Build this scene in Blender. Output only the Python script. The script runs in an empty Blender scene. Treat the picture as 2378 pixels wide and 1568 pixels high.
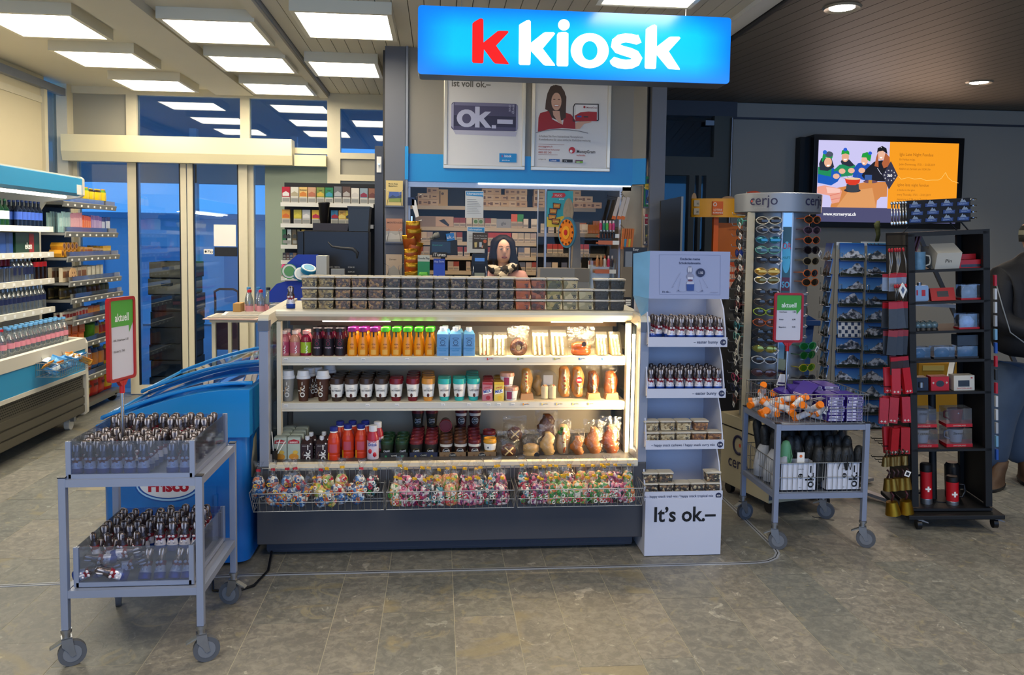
import bpy,math,random
from mathutils import Vector,Matrix
RN=random.Random(11)
PI=math.pi
sc=bpy.context.scene
COL=sc.collection

# ---------------------------------------------------------------- camera, light, exposure
H_CAM=1.6
CAM_P,CAM_Y,CAM_R,CAM_F=0.06385,0.09221,0.01346,1850.0
def cam_axes():
 p,y,r=CAM_P,CAM_Y,CAM_R
 F=Vector((math.sin(y)*math.cos(p),math.cos(y)*math.cos(p),-math.sin(p)))
 Rt=Vector((math.cos(y),-math.sin(y),0));U=Rt.cross(F)
 return Rt*math.cos(r)+U*math.sin(r),-Rt*math.sin(r)+U*math.cos(r),F
AX,AU,AF=cam_axes()
cd=bpy.data.cameras.new('camera');cam=bpy.data.objects.new('camera',cd);COL.objects.link(cam)
m=Matrix.Identity(4)
for i in range(3):
 m[i][0]=AX[i];m[i][1]=AU[i];m[i][2]=-AF[i]
m[2][3]=H_CAM
cam.matrix_world=m
cd.sensor_width=36;cd.lens=CAM_F*36/2378;cd.shift_y=-108/2378;cd.clip_start=.05
sc.camera=cam
def at(px,py,Y):
 """the point of the plane at depth Y that the photo shows at pixel px, py (measuring aid)"""
 d=AX*((px-1189)/CAM_F)-AU*((py-676)/CAM_F)+AF
 d=d*(Y/d.y);return Vector((d.x,Y,d.z+H_CAM))
def AXp(px,Y,py=676):return at(px,py,Y).x
def AZ(py,Y,px=1189):return at(px,py,Y).z

sc.view_settings.view_transform='Standard';sc.view_settings.look='None'
sc.view_settings.exposure=0.4;sc.view_settings.gamma=1.0
sc.view_settings.use_curve_mapping=False
sc.cycles.max_bounces=8;sc.cycles.transparent_max_bounces=24
sc.cycles.diffuse_bounces=4;sc.cycles.glossy_bounces=4
sc.cycles.sample_clamp_indirect=4.0
sc.cycles.use_denoising=True
w=bpy.data.worlds.new('dusk');sc.world=w;w.use_nodes=True
wn=w.node_tree;bg=wn.nodes['Background']
tc=wn.nodes.new('ShaderNodeTexCoord');sx=wn.nodes.new('ShaderNodeSeparateXYZ');cr=wn.nodes.new('ShaderNodeValToRGB')
wn.links.new(tc.outputs['Generated'],sx.inputs[0]);wn.links.new(sx.outputs['Z'],cr.inputs[0]);wn.links.new(cr.outputs[0],bg.inputs[0])
cr.color_ramp.elements[0].position=0.0;cr.color_ramp.elements[0].color=(.07,.27,.66,1)
cr.color_ramp.elements[1].position=.8;cr.color_ramp.elements[1].color=(.075,.25,.60,1)
bg.inputs[1].default_value=1.45
def area(name,loc,rot,sx_,sy_,energy,color,spread=None):
 l=bpy.data.lights.new(name,'AREA');l.shape='RECTANGLE';l.size=sx_;l.size_y=sy_
 l.energy=energy;l.color=color
 if spread:l.spread=spread
 o=bpy.data.objects.new(name,l);COL.objects.link(o);o.location=loc;o.rotation_euler=rot
 return o
 # daylight through the glazed entrance front behind the photographer
area('daylight',(.8,-2.6,1.7),(math.radians(84),0,0),7.5,3.0,72,(.58,.72,1.0))
# hall lamps over the photographer (more of the same ceiling panels, out of frame)
area('hall_lamp_left',(-1.4,1.0,3.0),(0,0,0),2.4,1.6,85,(1.0,.90,.72))
area('hall_lamp_right',(2.6,.8,3.0),(0,0,0),1.6,1.2,50,(1.0,.90,.74))

# ---------------------------------------------------------------- materials
MT={}
def s2l(c):
 return tuple((x/12.92 if x<=.04045 else((x+.055)/1.055)**2.4)for x in c)
def hx(h):
 h=h.lstrip('#');return s2l(tuple(int(h[i:i+2],16)/255 for i in(0,2,4)))
def nodes(name):
 mt=bpy.data.materials.new(name);mt.use_nodes=True;nt=mt.node_tree
 return mt,nt,nt.nodes['Principled BSDF'],nt.nodes,nt.links
def mat(name,c='#808080',rough=.5,metal=0.0,emit=0.0,noise=0.0,scale=20.0,bump=0.0,spec=.5,trans=0.0,alpha=1.0,coat=0.0,ior=1.45):
 if name in MT:return MT[name]
 mt,nt,b,N,L=nodes(name);rgb=hx(c)if isinstance(c,str)else c
 b.inputs['Base Color'].default_value=(*rgb,1);b.inputs['Roughness'].default_value=rough
 b.inputs['Metallic'].default_value=metal;b.inputs['Specular IOR Level'].default_value=spec
 b.inputs['Transmission Weight'].default_value=trans;b.inputs['Alpha'].default_value=alpha
 b.inputs['Coat Weight'].default_value=coat;b.inputs['IOR'].default_value=ior
 if emit:
  b.inputs['Emission Color'].default_value=(*rgb,1);b.inputs['Emission Strength'].default_value=emit
 if noise or bump:
  g=N.new('ShaderNodeTexCoord');n=N.new('ShaderNodeTexNoise');n.inputs['Scale'].default_value=scale;n.inputs['Detail'].default_value=6
  L.new(g.outputs['Object'],n.inputs['Vector'])
  if noise:
   mx=N.new('ShaderNodeMix');mx.data_type='RGBA'
   mx.inputs[6].default_value=(*[x*(1-noise)for x in rgb],1);mx.inputs[7].default_value=(*[min(1,x*(1+noise))for x in rgb],1)
   L.new(n.outputs['Fac'],mx.inputs[0]);L.new(mx.outputs[2],b.inputs['Base Color'])
  if bump:
   bp=N.new('ShaderNodeBump');bp.inputs['Strength'].default_value=bump;bp.inputs['Distance'].default_value=.01
   L.new(n.outputs['Fac'],bp.inputs['Height']);L.new(bp.outputs[0],b.inputs['Normal'])
 MT[name]=mt;return mt
def clear(name,c='#ffffff',fac=.12,rough=.05,bump=0.0,scale=30.,body=.0,fres=False):
 """thin clear sheet: mostly see-through, with a gloss coat and a little body"""
 if name in MT:return MT[name]
 mt,nt,b,N,L=nodes(name);N.remove(b);out=N['Material Output'];rgb=hx(c)
 t=N.new('ShaderNodeBsdfTransparent');t.inputs[0].default_value=(*rgb,1)
 g=N.new('ShaderNodeBsdfGlossy');g.inputs['Roughness'].default_value=rough;g.inputs[0].default_value=(1,1,1,1)
 mx=N.new('ShaderNodeMixShader');mx.inputs[0].default_value=fac
 if fres:
  lw=N.new('ShaderNodeFresnel');lw.inputs[0].default_value=1.5;mm=N.new('ShaderNodeMath');mm.operation='MULTIPLY_ADD'
  mm.inputs[1].default_value=.8;mm.inputs[2].default_value=fac;mm.use_clamp=True
  L.new(lw.outputs[0],mm.inputs[0]);L.new(mm.outputs[0],mx.inputs[0])
 L.new(t.outputs[0],mx.inputs[1]);L.new(g.outputs[0],mx.inputs[2]);last=mx
 if body:
  d=N.new('ShaderNodeBsdfDiffuse');d.inputs[0].default_value=(*rgb,1);m2=N.new('ShaderNodeMixShader');m2.inputs[0].default_value=body
  L.new(mx.outputs[0],m2.inputs[1]);L.new(d.outputs[0],m2.inputs[2]);last=m2
 L.new(last.outputs[0],out.inputs[0])
 if bump:
  gc=N.new('ShaderNodeTexCoord');n=N.new('ShaderNodeTexNoise');n.inputs['Scale'].default_value=scale;n.inputs['Detail'].default_value=3
  L.new(gc.outputs['Object'],n.inputs['Vector']);bp=N.new('ShaderNodeBump');bp.inputs['Strength'].default_value=bump;bp.inputs['Distance'].default_value=.02
  L.new(n.outputs['Fac'],bp.inputs['Height']);L.new(bp.outputs[0],g.inputs['Normal'])
 MT[name]=mt;return mt
def fl(h,e=0.0,rough=.45):
 """flat ink of one colour; lit screens pass e"""
 return mat('ink_%s_%g'%(h,e),h,rough,emit=e)if not e else emis('lit_%s_%g'%(h,e),h,e)
def emis(name,c,s):
 if name in MT:return MT[name]
 mt,nt,b,N,L=nodes(name);rgb=hx(c)if isinstance(c,str)else c
 b.inputs['Base Color'].default_value=(0.02,.02,.02,1);b.inputs['Emission Color'].default_value=(*rgb,1);b.inputs['Emission Strength'].default_value=s
 b.inputs['Roughness'].default_value=.7;b.inputs['Specular IOR Level'].default_value=.1
 MT[name]=mt;return mt
def speckle(name,cols,scale=40.,rough=.4,bump=.3,coord='Object',pos=None):
 """loose goods: voronoi cells in a few colours"""
 if name in MT:return MT[name]
 mt,nt,b,N,L=nodes(name);g=N.new('ShaderNodeTexCoord');v=N.new('ShaderNodeTexVoronoi');v.inputs['Scale'].default_value=scale
 oi=N.new('ShaderNodeObjectInfo');va=N.new('ShaderNodeVectorMath');va.operation='ADD'
 L.new(g.outputs[coord],va.inputs[0]);L.new(oi.outputs['Location'],va.inputs[1]);L.new(va.outputs[0],v.inputs['Vector'])
 sp=N.new('ShaderNodeSeparateXYZ');L.new(v.outputs['Color'],sp.inputs[0]);cr=N.new('ShaderNodeValToRGB');cr.color_ramp.interpolation='CONSTANT'
 L.new(sp.outputs[0],cr.inputs[0]);el=cr.color_ramp.elements
 while len(el)>1:el.remove(el[-1])
 for i,c in enumerate(cols):
  e=el[0]if i==0 else el.new(i/len(cols));e.color=(*hx(c),1)
 L.new(cr.outputs[0],b.inputs['Base Color']);b.inputs['Roughness'].default_value=rough
 if bump:
  bp=N.new('ShaderNodeBump');bp.inputs['Strength'].default_value=bump;bp.inputs['Distance'].default_value=.01;bp.invert=True
  L.new(v.outputs['Distance'],bp.inputs['Height']);L.new(bp.outputs[0],b.inputs['Normal'])
 MT[name]=mt;return mt

 # ---------------------------------------------------------------- mesh building
_gc={}
def glyph(body,bold=0.0,res=3):
 k=(body,bold,res)
 if k not in _gc:
  cu=bpy.data.curves.new('t','FONT');cu.body=body;cu.resolution_u=res;cu.offset=bold;cu.fill_mode='FRONT'
  o=bpy.data.objects.new('t',cu);COL.objects.link(o);bpy.context.view_layer.update()
  me=o.to_mesh();vs=[tuple(v.co)for v in me.vertices];fs=[tuple(p.vertices)for p in me.polygons]
  wd=max([v[0]for v in vs]or[1]);x0=min([v[0]for v in vs]or[0])
  o.to_mesh_clear();bpy.data.objects.remove(o);bpy.data.curves.remove(cu)
  _gc[k]=(vs,fs,x0,wd)
 return _gc[k]
def ell(cx,cz,rx,rz,n=20,a0=0,a1=2*PI):
 k=n if abs(a1-a0)>6.28 else n+1
 return[(cx+rx*math.cos(a0+(a1-a0)*i/n),cz+rz*math.sin(a0+(a1-a0)*i/n))for i in range(k)]
def rrect(x0,x1,z0,z1,r,n=4):
 o=[]
 for cx,cz,a in((x1-r,z0+r,-PI/2),(x1-r,z1-r,0),(x0+r,z1-r,PI/2),(x0+r,z0+r,PI)):
  o+=[(cx+r*math.cos(a+PI/2*i/n),cz+r*math.sin(a+PI/2*i/n))for i in range(n+1)]
 return o
class MB:
 def __init__(s):s.v=[];s.f=[];s.mi=[];s.sm=[]
 def add(s,vs,fs,m=0,sm=False):
  o=len(s.v);s.v+=[tuple(v)for v in vs];s.f+=[tuple(i+o for i in f)for f in fs]
  s.mi+=[m]*len(fs);s.sm+=[sm]*len(fs);return s
 def box(s,x0,x1,y0,y1,z0,z1,m=0):
  return s.add([(x0,y0,z0),(x1,y0,z0),(x1,y1,z0),(x0,y1,z0),(x0,y0,z1),(x1,y0,z1),(x1,y1,z1),(x0,y1,z1)],
[(0,3,2,1),(4,5,6,7),(0,1,5,4),(1,2,6,5),(2,3,7,6),(3,0,4,7)],m)
 def cbox(s,cx,cy,z0,sx,sy,h,m=0):return s.box(cx-sx/2,cx+sx/2,cy-sy/2,cy+sy/2,z0,z0+h,m)
 def bar(s,a,b,w,h=None,m=0,up=(0,0,1)):
  a=Vector(a);b=Vector(b);d=(b-a).normalized();u=Vector(up)
  if abs(d.dot(u))>.95:u=Vector((0,1,0))
  x=d.cross(u).normalized()*(w/2);y=x.cross(d).normalized()*((h or w)/2)
  vs=[a-x-y,a+x-y,a+x+y,a-x+y,b-x-y,b+x-y,b+x+y,b-x+y]
  return s.add(vs,[(0,3,2,1),(4,5,6,7),(0,1,5,4),(1,2,6,5),(2,3,7,6),(3,0,4,7)],m)
 def prism(s,pts,a,b,m=0,plane='xz',sm=False):
  n=len(pts)
  f={'xz':lambda p,t:(p[0],t,p[1]),'yz':lambda p,t:(t,p[0],p[1]),'xy':lambda p,t:(p[0],p[1],t)}[plane]
  vs=[f(p,a)for p in pts]+[f(p,b)for p in pts]
  s.add(vs,[tuple(range(n)),tuple(range(2*n-1,n-1,-1))],m)
  return s.add(vs,[(i,(i+1)%n,n+(i+1)%n,n+i)for i in range(n)],m,sm)
 def face(s,pts,m=0):return s.add(pts,[tuple(range(len(pts)))],m)
 def flat(s,pts,y,m=0):
  pts=list(pts)
  if sum(pts[i][0]*pts[(i+1)%len(pts)][1]-pts[(i+1)%len(pts)][0]*pts[i][1]for i in range(len(pts)))<0:pts.reverse()
  return s.add([(p[0],y,p[1])for p in pts],[tuple(range(len(pts)))],m)
 def lathe(s,prof,n=16,c=(0,0,0),m=0,sm=True,sx=1.,sy=1.,ms=None):
  for k in range(len(prof)-1):
   (r0,z0),(r1,z1)=prof[k],prof[k+1];vs=[]
   for r,z in((r0,z0),(r1,z1)):
    for i in range(n):
     a=2*PI*i/n;vs.append((c[0]+r*sx*math.cos(a),c[1]+r*sy*math.sin(a),c[2]+z))
   s.add(vs,[(i,(i+1)%n,n+(i+1)%n,n+i)for i in range(n)],ms[k]if ms else m,sm and abs(z1-z0)>1e-5)
  return s
 def stack(s,secs,n=10,m=0,ms=None,cap=True):
  """loft of ellipses: (z, rx, ry, cx, cy)"""
  vs=[]
  for z,rx,ry,cx,cy in secs:
   vs+=[(cx+rx*math.cos(2*PI*i/n),cy+ry*math.sin(2*PI*i/n),z)for i in range(n)]
  o=len(s.v);s.v+=vs
  for k in range(len(secs)-1):
   for i in range(n):
    j=(i+1)%n;s.f.append((o+k*n+i,o+k*n+j,o+(k+1)*n+j,o+(k+1)*n+i));s.mi.append(ms[k]if ms else m);s.sm.append(True)
  if cap:
   s.f.append(tuple(o+i for i in reversed(range(n))));s.mi.append(ms[0]if ms else m);s.sm.append(False)
   e=(len(secs)-1)*n
   s.f.append(tuple(o+e+i for i in range(n)));s.mi.append(ms[-1]if ms else m);s.sm.append(True)
  return s
 def cyl(s,a,b,r,n=8,m=0,r1=None,sm=True,cap=True):
  a=Vector(a);b=Vector(b);d=(b-a).normalized();u=Vector((0,0,1))if abs(d.z)<.9 else Vector((1,0,0))
  x=d.cross(u).normalized();y=d.cross(x);r1=r if r1 is None else r1
  vs=[a+(x*math.cos(2*PI*i/n)+y*math.sin(2*PI*i/n))*r for i in range(n)]+[b+(x*math.cos(2*PI*i/n)+y*math.sin(2*PI*i/n))*r1 for i in range(n)]
  s.add(vs,[(i,n+i,n+(i+1)%n,(i+1)%n)for i in range(n)],m,sm)
  if cap:s.add(vs,[tuple(range(n)),tuple(range(2*n-1,n-1,-1))],m)
  return s
 def tube(s,pts,r,n=6,m=0,closed=False,rs=None):
  P=[Vector(p)for p in pts];N=len(P);o=len(s.v);x=None
  for i,p in enumerate(P):
   a=P[i-1]if(i or closed)else P[0];b=P[(i+1)%N]if(i<N-1 or closed)else P[-1]
   d=(b-a).normalized()
   if x is None:
    u=Vector((0,0,1))if abs(d.z)<.9 else Vector((1,0,0));x=d.cross(u).normalized()
   else:
    x=(x-d*x.dot(d)).normalized()
   y=d.cross(x);q=rs[i]if rs else r
   s.v+=[tuple(p+(x*math.cos(2*PI*k/n)+y*math.sin(2*PI*k/n))*q)for k in range(n)]
  for i in range(N if closed else N-1):
   j=(i+1)%N
   for k in range(n):
    k2=(k+1)%n;s.f.append((o+i*n+k,o+i*n+k2,o+j*n+k2,o+j*n+k));s.mi.append(m);s.sm.append(True)
  if not closed:
   s.f.append(tuple(o+k for k in reversed(range(n))));s.f.append(tuple(o+(N-1)*n+k for k in range(n)));s.mi+=[m,m];s.sm+=[False,False]
  return s
 def ball(s,c,rx,ry=None,rz=None,n=10,k=6,m=0):
  ry=rx if ry is None else ry;rz=rx if rz is None else rz
  return s.stack([(c[2]-rz*math.cos(PI*(i+.02*(i==0)*10-.02*(i==k)*10)/k),max(rx*math.sin(PI*i/k),rx*.05),max(ry*math.sin(PI*i/k),ry*.05),c[0],c[1])for i in range(k+1)],n,m)
 def text(s,body,x,z,size,m=0,y=0.,bold=0.0,xs=1.,al='c',rot=0.,cyl=None,res=3,cap=None):
  vs,fs,x0,wd=glyph(body,bold,res)
  if cap:size=cap/.73
  off={'l':0,'c':-(wd)/2,'r':-wd}[al];out=[]
  c,sn=math.cos(rot),math.sin(rot)
  for a in vs:
   u=(a[0]+off)*size*xs;v=a[1]*size;U=x+u*c-v*sn;V=z+u*sn+v*c
   out.append((cyl*math.sin(U/cyl),-cyl*math.cos(U/cyl)+y,V)if cyl else(U,y,V))
  return s.add(out,fs,m)
 def wrap(s,x0,x1,z0,z1,r,m=0,n=6,r1=None):
  """patch of print on an upright cup of radius r (r1 at its top)"""
  r1=r if r1 is None else r1;vs=[]
  for z,q in((z0,r),(z1,r1)):
   vs+=[(q*math.sin((x0+(x1-x0)*i/n)/q),-q*math.cos((x0+(x1-x0)*i/n)/q),z)for i in range(n+1)]
  return s.add(vs,[(i,i+1,n+2+i,n+1+i)for i in range(n)],m,True)
 def xf(s,M,i0=0):s.v[i0:]=[tuple(M@Vector(v))for v in s.v[i0:]];return s
 def mesh(s,name,mats):
  me=bpy.data.meshes.new(name);me.from_pydata(s.v,[],s.f)
  for q in(mats if isinstance(mats,(list,tuple))else[mats]):me.materials.append(q)
  me.polygons.foreach_set('material_index',s.mi);me.polygons.foreach_set('use_smooth',s.sm);me.update();return me
 def build(s,name,mats,parent=None,loc=(0,0,0),rot=(0,0,0),bevel=0,**k):
  o=bpy.data.objects.new(name,s.mesh(name,mats));COL.objects.link(o);o.location=loc;o.rotation_euler=rot
  if parent:o.parent=parent
  if bevel:
   b=o.modifiers.new('b','BEVEL');b.width=bevel;b.segments=2;b.limit_method='ANGLE';b.angle_limit=.7
  for a,q in k.items():o[a]=q
  return o
def tag(o,label=None,cat=None,group=None,kind=None):
 if label:o['label']=label
 if cat:o['category']=cat
 if group:o['group']=group
 if kind:o['kind']=kind
 return o
def E(name,label,cat,loc=(0,0,0),rz=0,group=None,rot=None):
 o=bpy.data.objects.new(name,None);COL.objects.link(o);o.location=loc;o.rotation_euler=rot or(0,0,rz);o.empty_display_size=.05
 return tag(o,label,cat,group)
def struct(name,mb,mats,parent=None,**k):
 o=mb.build(name,mats,parent,**k)
 if not parent:o['kind']='structure'
 return o
_kids={}
def dup(root,loc,rz=0,label=None,group=None,rot=None,scale=None,swap=None):
 """a copy of a thing with copies of its parts and sub-parts"""
 if root.name not in _kids:
  _kids[root.name]=[(c,list(c.children))for c in root.children]
 r=root.copy();COL.objects.link(r);r.location=loc;r.rotation_euler=rot or(0,0,rz)
 if scale:r.scale=(scale,)*3 if not isinstance(scale,tuple)else scale
 if label:r['label']=label
 if group:r['group']=group
 for c,gs in _kids[root.name]:
  d=c.copy();COL.objects.link(d);d.parent=r
  if swap and c.name.split('.')[0]in swap:d.data=swap[c.name.split('.')[0]]
  for g in gs:
   e=g.copy();COL.objects.link(e);e.parent=d
 return r
ORD=['first','second','third','fourth','fifth','sixth','seventh','eighth','ninth','tenth','eleventh','twelfth','thirteenth',
'fourteenth','fifteenth','sixteenth','seventeenth','eighteenth','nineteenth','twentieth']
class Pic:
 """flat print drawn in pixel units of a picture W x H (origin top left) on an upright board x0..x1, z0..z1 at depth y"""
 def __init__(s,box,rect,y=0.,e=0.0,step=.0004):
  s.bx=box;s.rc=rect;s.y=y;s.em=e;s.step=step;s.mb=MB();s.ms=[];s.k=0
 def P(s,p):
  (a,b,c,d),(x0,x1,z0,z1)=s.bx,s.rc
  return(x0+(p[0]-a)/(c-a)*(x1-x0),z1-(p[1]-b)/(d-b)*(z1-z0))
 def M(s,c):
  q=fl(c,s.em)
  if q not in s.ms:s.ms.append(q)
  return s.ms.index(q)
 def p(s,c,*pts):
  s.k+=1;s.mb.flat([s.P(q)for q in pts],s.y-s.step*s.k,s.M(c));return s
 def r(s,c,x0,y0,x1,y1):return s.p(c,(x0,y1),(x1,y1),(x1,y0),(x0,y0))
 def e(s,c,cx,cy,rx,ry,a0=0,a1=2*PI,n=18):return s.p(c,*[(p[0],p[1])for p in ell(cx,cy,rx,ry,n,a0,a1)])
 def ln(s,c,w_,*pts):
  s.k+=1
  for a,b in zip(pts,pts[1:]):
   dx,dy=b[0]-a[0],b[1]-a[1];l=math.hypot(dx,dy)or 1;nx,ny=-dy/l*w_/2,dx/l*w_/2
   s.mb.flat([s.P(q)for q in((a[0]+nx,a[1]+ny),(b[0]+nx,b[1]+ny),(b[0]-nx,b[1]-ny),(a[0]-nx,a[1]-ny))],s.y-s.step*s.k,s.M(c))
  return s
 def t(s,c,body,x,y,h,al='l',bold=0.01,xs=.95,rot=0):
  """h: height of a capital in picture pixels"""
  s.k+=1;X,Z=s.P((x,y));sc_=(s.rc[3]-s.rc[2])/(s.bx[3]-s.bx[1])
  s.mb.text(body,X,Z,0,s.M(c),s.y-s.step*s.k,bold,xs,al,rot,cap=h*sc_);return s
 def done(s,parent=None,name='print'):return s.mb.build(name,s.ms,parent)
 # ---------------------------------------------------------------- common materials
WHITE=mat('white_lacquer','#e4e2da',.35);CREAM=mat('cream_metal','#d2cab0',.4,noise=.04)
GREY=mat('grey_metal','#868c98',.38,.25,noise=.06,scale=8);DGREY=mat('dark_grey_metal','#3c414d',.5,noise=.08,scale=6)
BLACK=mat('black_plastic','#111114',.4);BLK2=mat('black_paint','#17171a',.55,noise=.2)
CHROME=mat('chrome','#c9ccd2',.18,1.0);WIRE=mat('zinc_wire','#a9a9a6',.3,.9);RUBBER=mat('grey_rubber','#54565b',.8)
STEEL=mat('brushed_steel','#9a9ca0',.35,.9,noise=.08,scale=60)
GLASS=clear('window_glass','#e6f0f6',.03,.02,fres=True);ACRYL=clear('clear_acrylic','#dfe6f2',.05,.04,fres=True,body=.03)
BAG=clear('cellophane','#f8f8f8',.06,.12,bump=.9,scale=38);TUB=clear('clear_tub','#f2f0e8',.045,.10,body=.035)
PET=clear('clear_bottle','#e8f0f4',.12,.06,fres=True,body=.06)
RED=mat('red_plastic','#b0121c',.35);BLUEBAND=mat('blue_panel','#1d94d8',.4);PAPER=mat('paper','#e9e7e2',.7)
SKIN=mat('skin','#c79a80',.55,noise=.06,scale=25);CARD=mat('cardboard','#9a7b55',.8,noise=.08,scale=12)

# ---------------------------------------------------------------- floor
CZ=3.05
fb=MB();fb.box(-3.75,8.0,-3.2,8.36,-.12,-.0012)
floor=struct('floor',fb,mat('grout','#aaa491',.9,noise=.15,scale=30))
def slate():
 mt,nt,b,N,L=nodes('slate_tile')
 geo=N.new('ShaderNodeNewGeometry');oi=N.new('ShaderNodeObjectInfo');r3=N.new('ShaderNodeVectorMath');r3.operation='MULTIPLY_ADD'
 cv=N.new('ShaderNodeCombineXYZ')
 for i in range(3):L.new(oi.outputs['Random'],cv.inputs[i])
 r3.inputs[1].default_value=(37,19,11);L.new(cv.outputs[0],r3.inputs[0]);L.new(geo.outputs['Position'],r3.inputs[2])
 def nz(s,d,dist=0.0,rough=.6):
  n=N.new('ShaderNodeTexNoise');n.inputs['Scale'].default_value=s;n.inputs['Detail'].default_value=d;n.inputs['Distortion'].default_value=dist
  n.inputs['Roughness'].default_value=rough;L.new(r3.outputs[0],n.inputs['Vector']);return n
 def mix(fac,a,c,bt='MIX'):
  x=N.new('ShaderNodeMix');x.data_type='RGBA';x.blend_type=bt
  for s_,v in((0,fac),(6,a),(7,c)):
   if hasattr(v,'links'):L.new(v,x.inputs[s_])
   else:x.inputs[s_].default_value=v if not isinstance(v,tuple)else(*v,1)
  return x.outputs[2]
 def ramp(src,p0,p1,c0=(0,0,0),c1=(1,1,1)):
  r=N.new('ShaderNodeValToRGB');r.color_ramp.elements[0].position=p0;r.color_ramp.elements[1].position=p1
  r.color_ramp.elements[0].color=(*c0,1);r.color_ramp.elements[1].color=(*c1,1);L.new(src,r.inputs[0]);return r.outputs[0]
 n1=nz(1.6,8,1.4);n2=nz(26,6,.6,.7);n3=nz(1.3,4,1.6);n4=nz(5.5,6,2.5)
 base=ramp(n1.outputs['Fac'],.3,.72,hx('#7e807c'),hx('#b0aca2'))
 tile=ramp(oi.outputs['Random'],0,1,hx('#848986'),hx('#b0a69a'))
 c=mix(.45,base,tile)
 c=mix(ramp(n2.outputs['Fac'],.42,.62),mix(1.0,c,(.68,.68,.68),'MULTIPLY'),mix(1.0,c,(1.2,1.18,1.12),'MULTIPLY'))
 c=mix(ramp(n3.outputs['Fac'],.61,.67),c,mix(.5,c,hx('#b5a372')))
 c=mix(ramp(n4.outputs['Fac'],.60,.66),c,mix(.5,c,hx('#bdb08a')))
 c=mix(ramp(n4.outputs['Fac'],.36,.31),c,mix(.45,c,hx('#4c4b46')))
 L.new(c,b.inputs['Base Color']);L.new(ramp(n2.outputs['Fac'],.2,.8,(.34,)*3,(.62,)*3),b.inputs['Roughness'])
 bp=N.new('ShaderNodeBump');bp.inputs['Strength'].default_value=.35;bp.inputs['Distance'].default_value=.004;L.new(n2.outputs['Fac'],bp.inputs['Height']);L.new(bp.outputs[0],b.inputs['Normal'])
 return mt
SLATE=slate()
xs=[-.759,-.431,-.227,.077,.335,.538,.786,.991,1.292,1.537,1.80]
while xs[0]>-3.7:xs.insert(0,xs[0]-RN.choice((.20,.25,.30,.33)))
while xs[-1]<7.9:xs.append(xs[-1]+RN.choice((.20,.25,.30,.33)))
tiles=[]
for a,b_ in zip(xs,xs[1:]):
 y=1.9-RN.random()*.6
 while y<8.36:
  l=RN.uniform(.42,.95);y1=min(y+l,8.36);tiles.append((a,b_,y,y1));y=y1
tiles.sort(key=lambda t:(t[2]+t[3])/2*1.0+abs((t[0]+t[1])/2-.3)*.3)
rest=MB()
for k,(a,b_,y,y1)in enumerate(tiles):
 g=.0014;mb=MB()if k<300 else rest
 z1=RN.uniform(-.0006,.0004)
 mb.box(a+g,b_-g,y+g,y1-g,-.02,z1)
 if k<300:mb.build('tile',SLATE,floor)
tag(rest.build('tiles',SLATE,floor),kind='stuff')
nf=MB();nf.box(-3.75,8.0,-3.2,1.3,-.02,0);tag(nf.build('tiles',SLATE,floor),kind='stuff')
# shutter guide rail sunk in the floor round the kiosk corner
gp=[(-3.6,3.70,0),(-1.97,3.72,0),(-.86,3.775,0),(1.45,3.77,0),(1.60,3.775,0)]+[(1.60+.17*math.sin(t),3.945-.17*math.cos(t),0)for t in(.4,.8,1.2,PI/2)]+[(1.785,4.6,0),(1.80,5.9,0)]
g=MB()
for a,b_ in zip(gp,gp[1:]):
 g.bar((a[0],a[1],.001),(b_[0],b_[1],.001),.024,.003,0);g.bar((a[0],a[1],.002),(b_[0],b_[1],.002),.004,.003,1)
struct('trim_1',g,[mat('rail_matt','#a4a8b0',.45,.2),BLACK])

# ---------------------------------------------------------------- ceiling
CEIL=mat('ceiling_paint','#cec8b6',.6,noise=.05,scale=1.5);CEILD=mat('dark_ceiling','#625e55',.55,noise=.1,scale=3)
c=MB();c.box(-3.75,8.0,-3.2,8.5,CZ+.03,CZ+.15)
ceil=struct('ceiling',c,mat('ceiling_void','#3c372c',.8))
c=MB();c.box(-3.75,-1.17,-3.2,8.4,CZ,CZ+.025);c.build('ceiling_board',CEIL,ceil)
c=MB();c.box(-2.2,-1.84,-3.2,8.2,CZ-.06,CZ-.001);c.build('beam_casing',CEIL,ceil)
c=MB();c.box(-1.20,-1.12,-3.2,8.4,CZ-.05,CZ+.02);c.box(-1.13,-1.105,-3.2,8.4,CZ-.025,CZ+.02,1);c.build('edge_profile',[CEIL,GREY],ceil)
x=-1.1
pm=MB();pm.box(0,.095,-3.2,8.3,0,.02);pme=pm.mesh('panel',CEIL)
while x<1.86:
 o=bpy.data.objects.new('panel',pme);COL.objects.link(o);o.location=(x,0,CZ);o.parent=ceil;x+=.1
c=MB();c.box(1.87,1.99,-3.2,6.4,CZ-.03,CZ+.02);c.box(1.995,2.02,-3.2,6.4,CZ-.05,CZ+.02,1);c.build('edge_profile',[WHITE,BLACK],ceil)
ang=math.radians(10.7);pm=MB();pm.box(0,.114,-8,10,0,.02);pme=pm.mesh('panel',CEILD)
for i in range(58):
 pass
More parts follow.
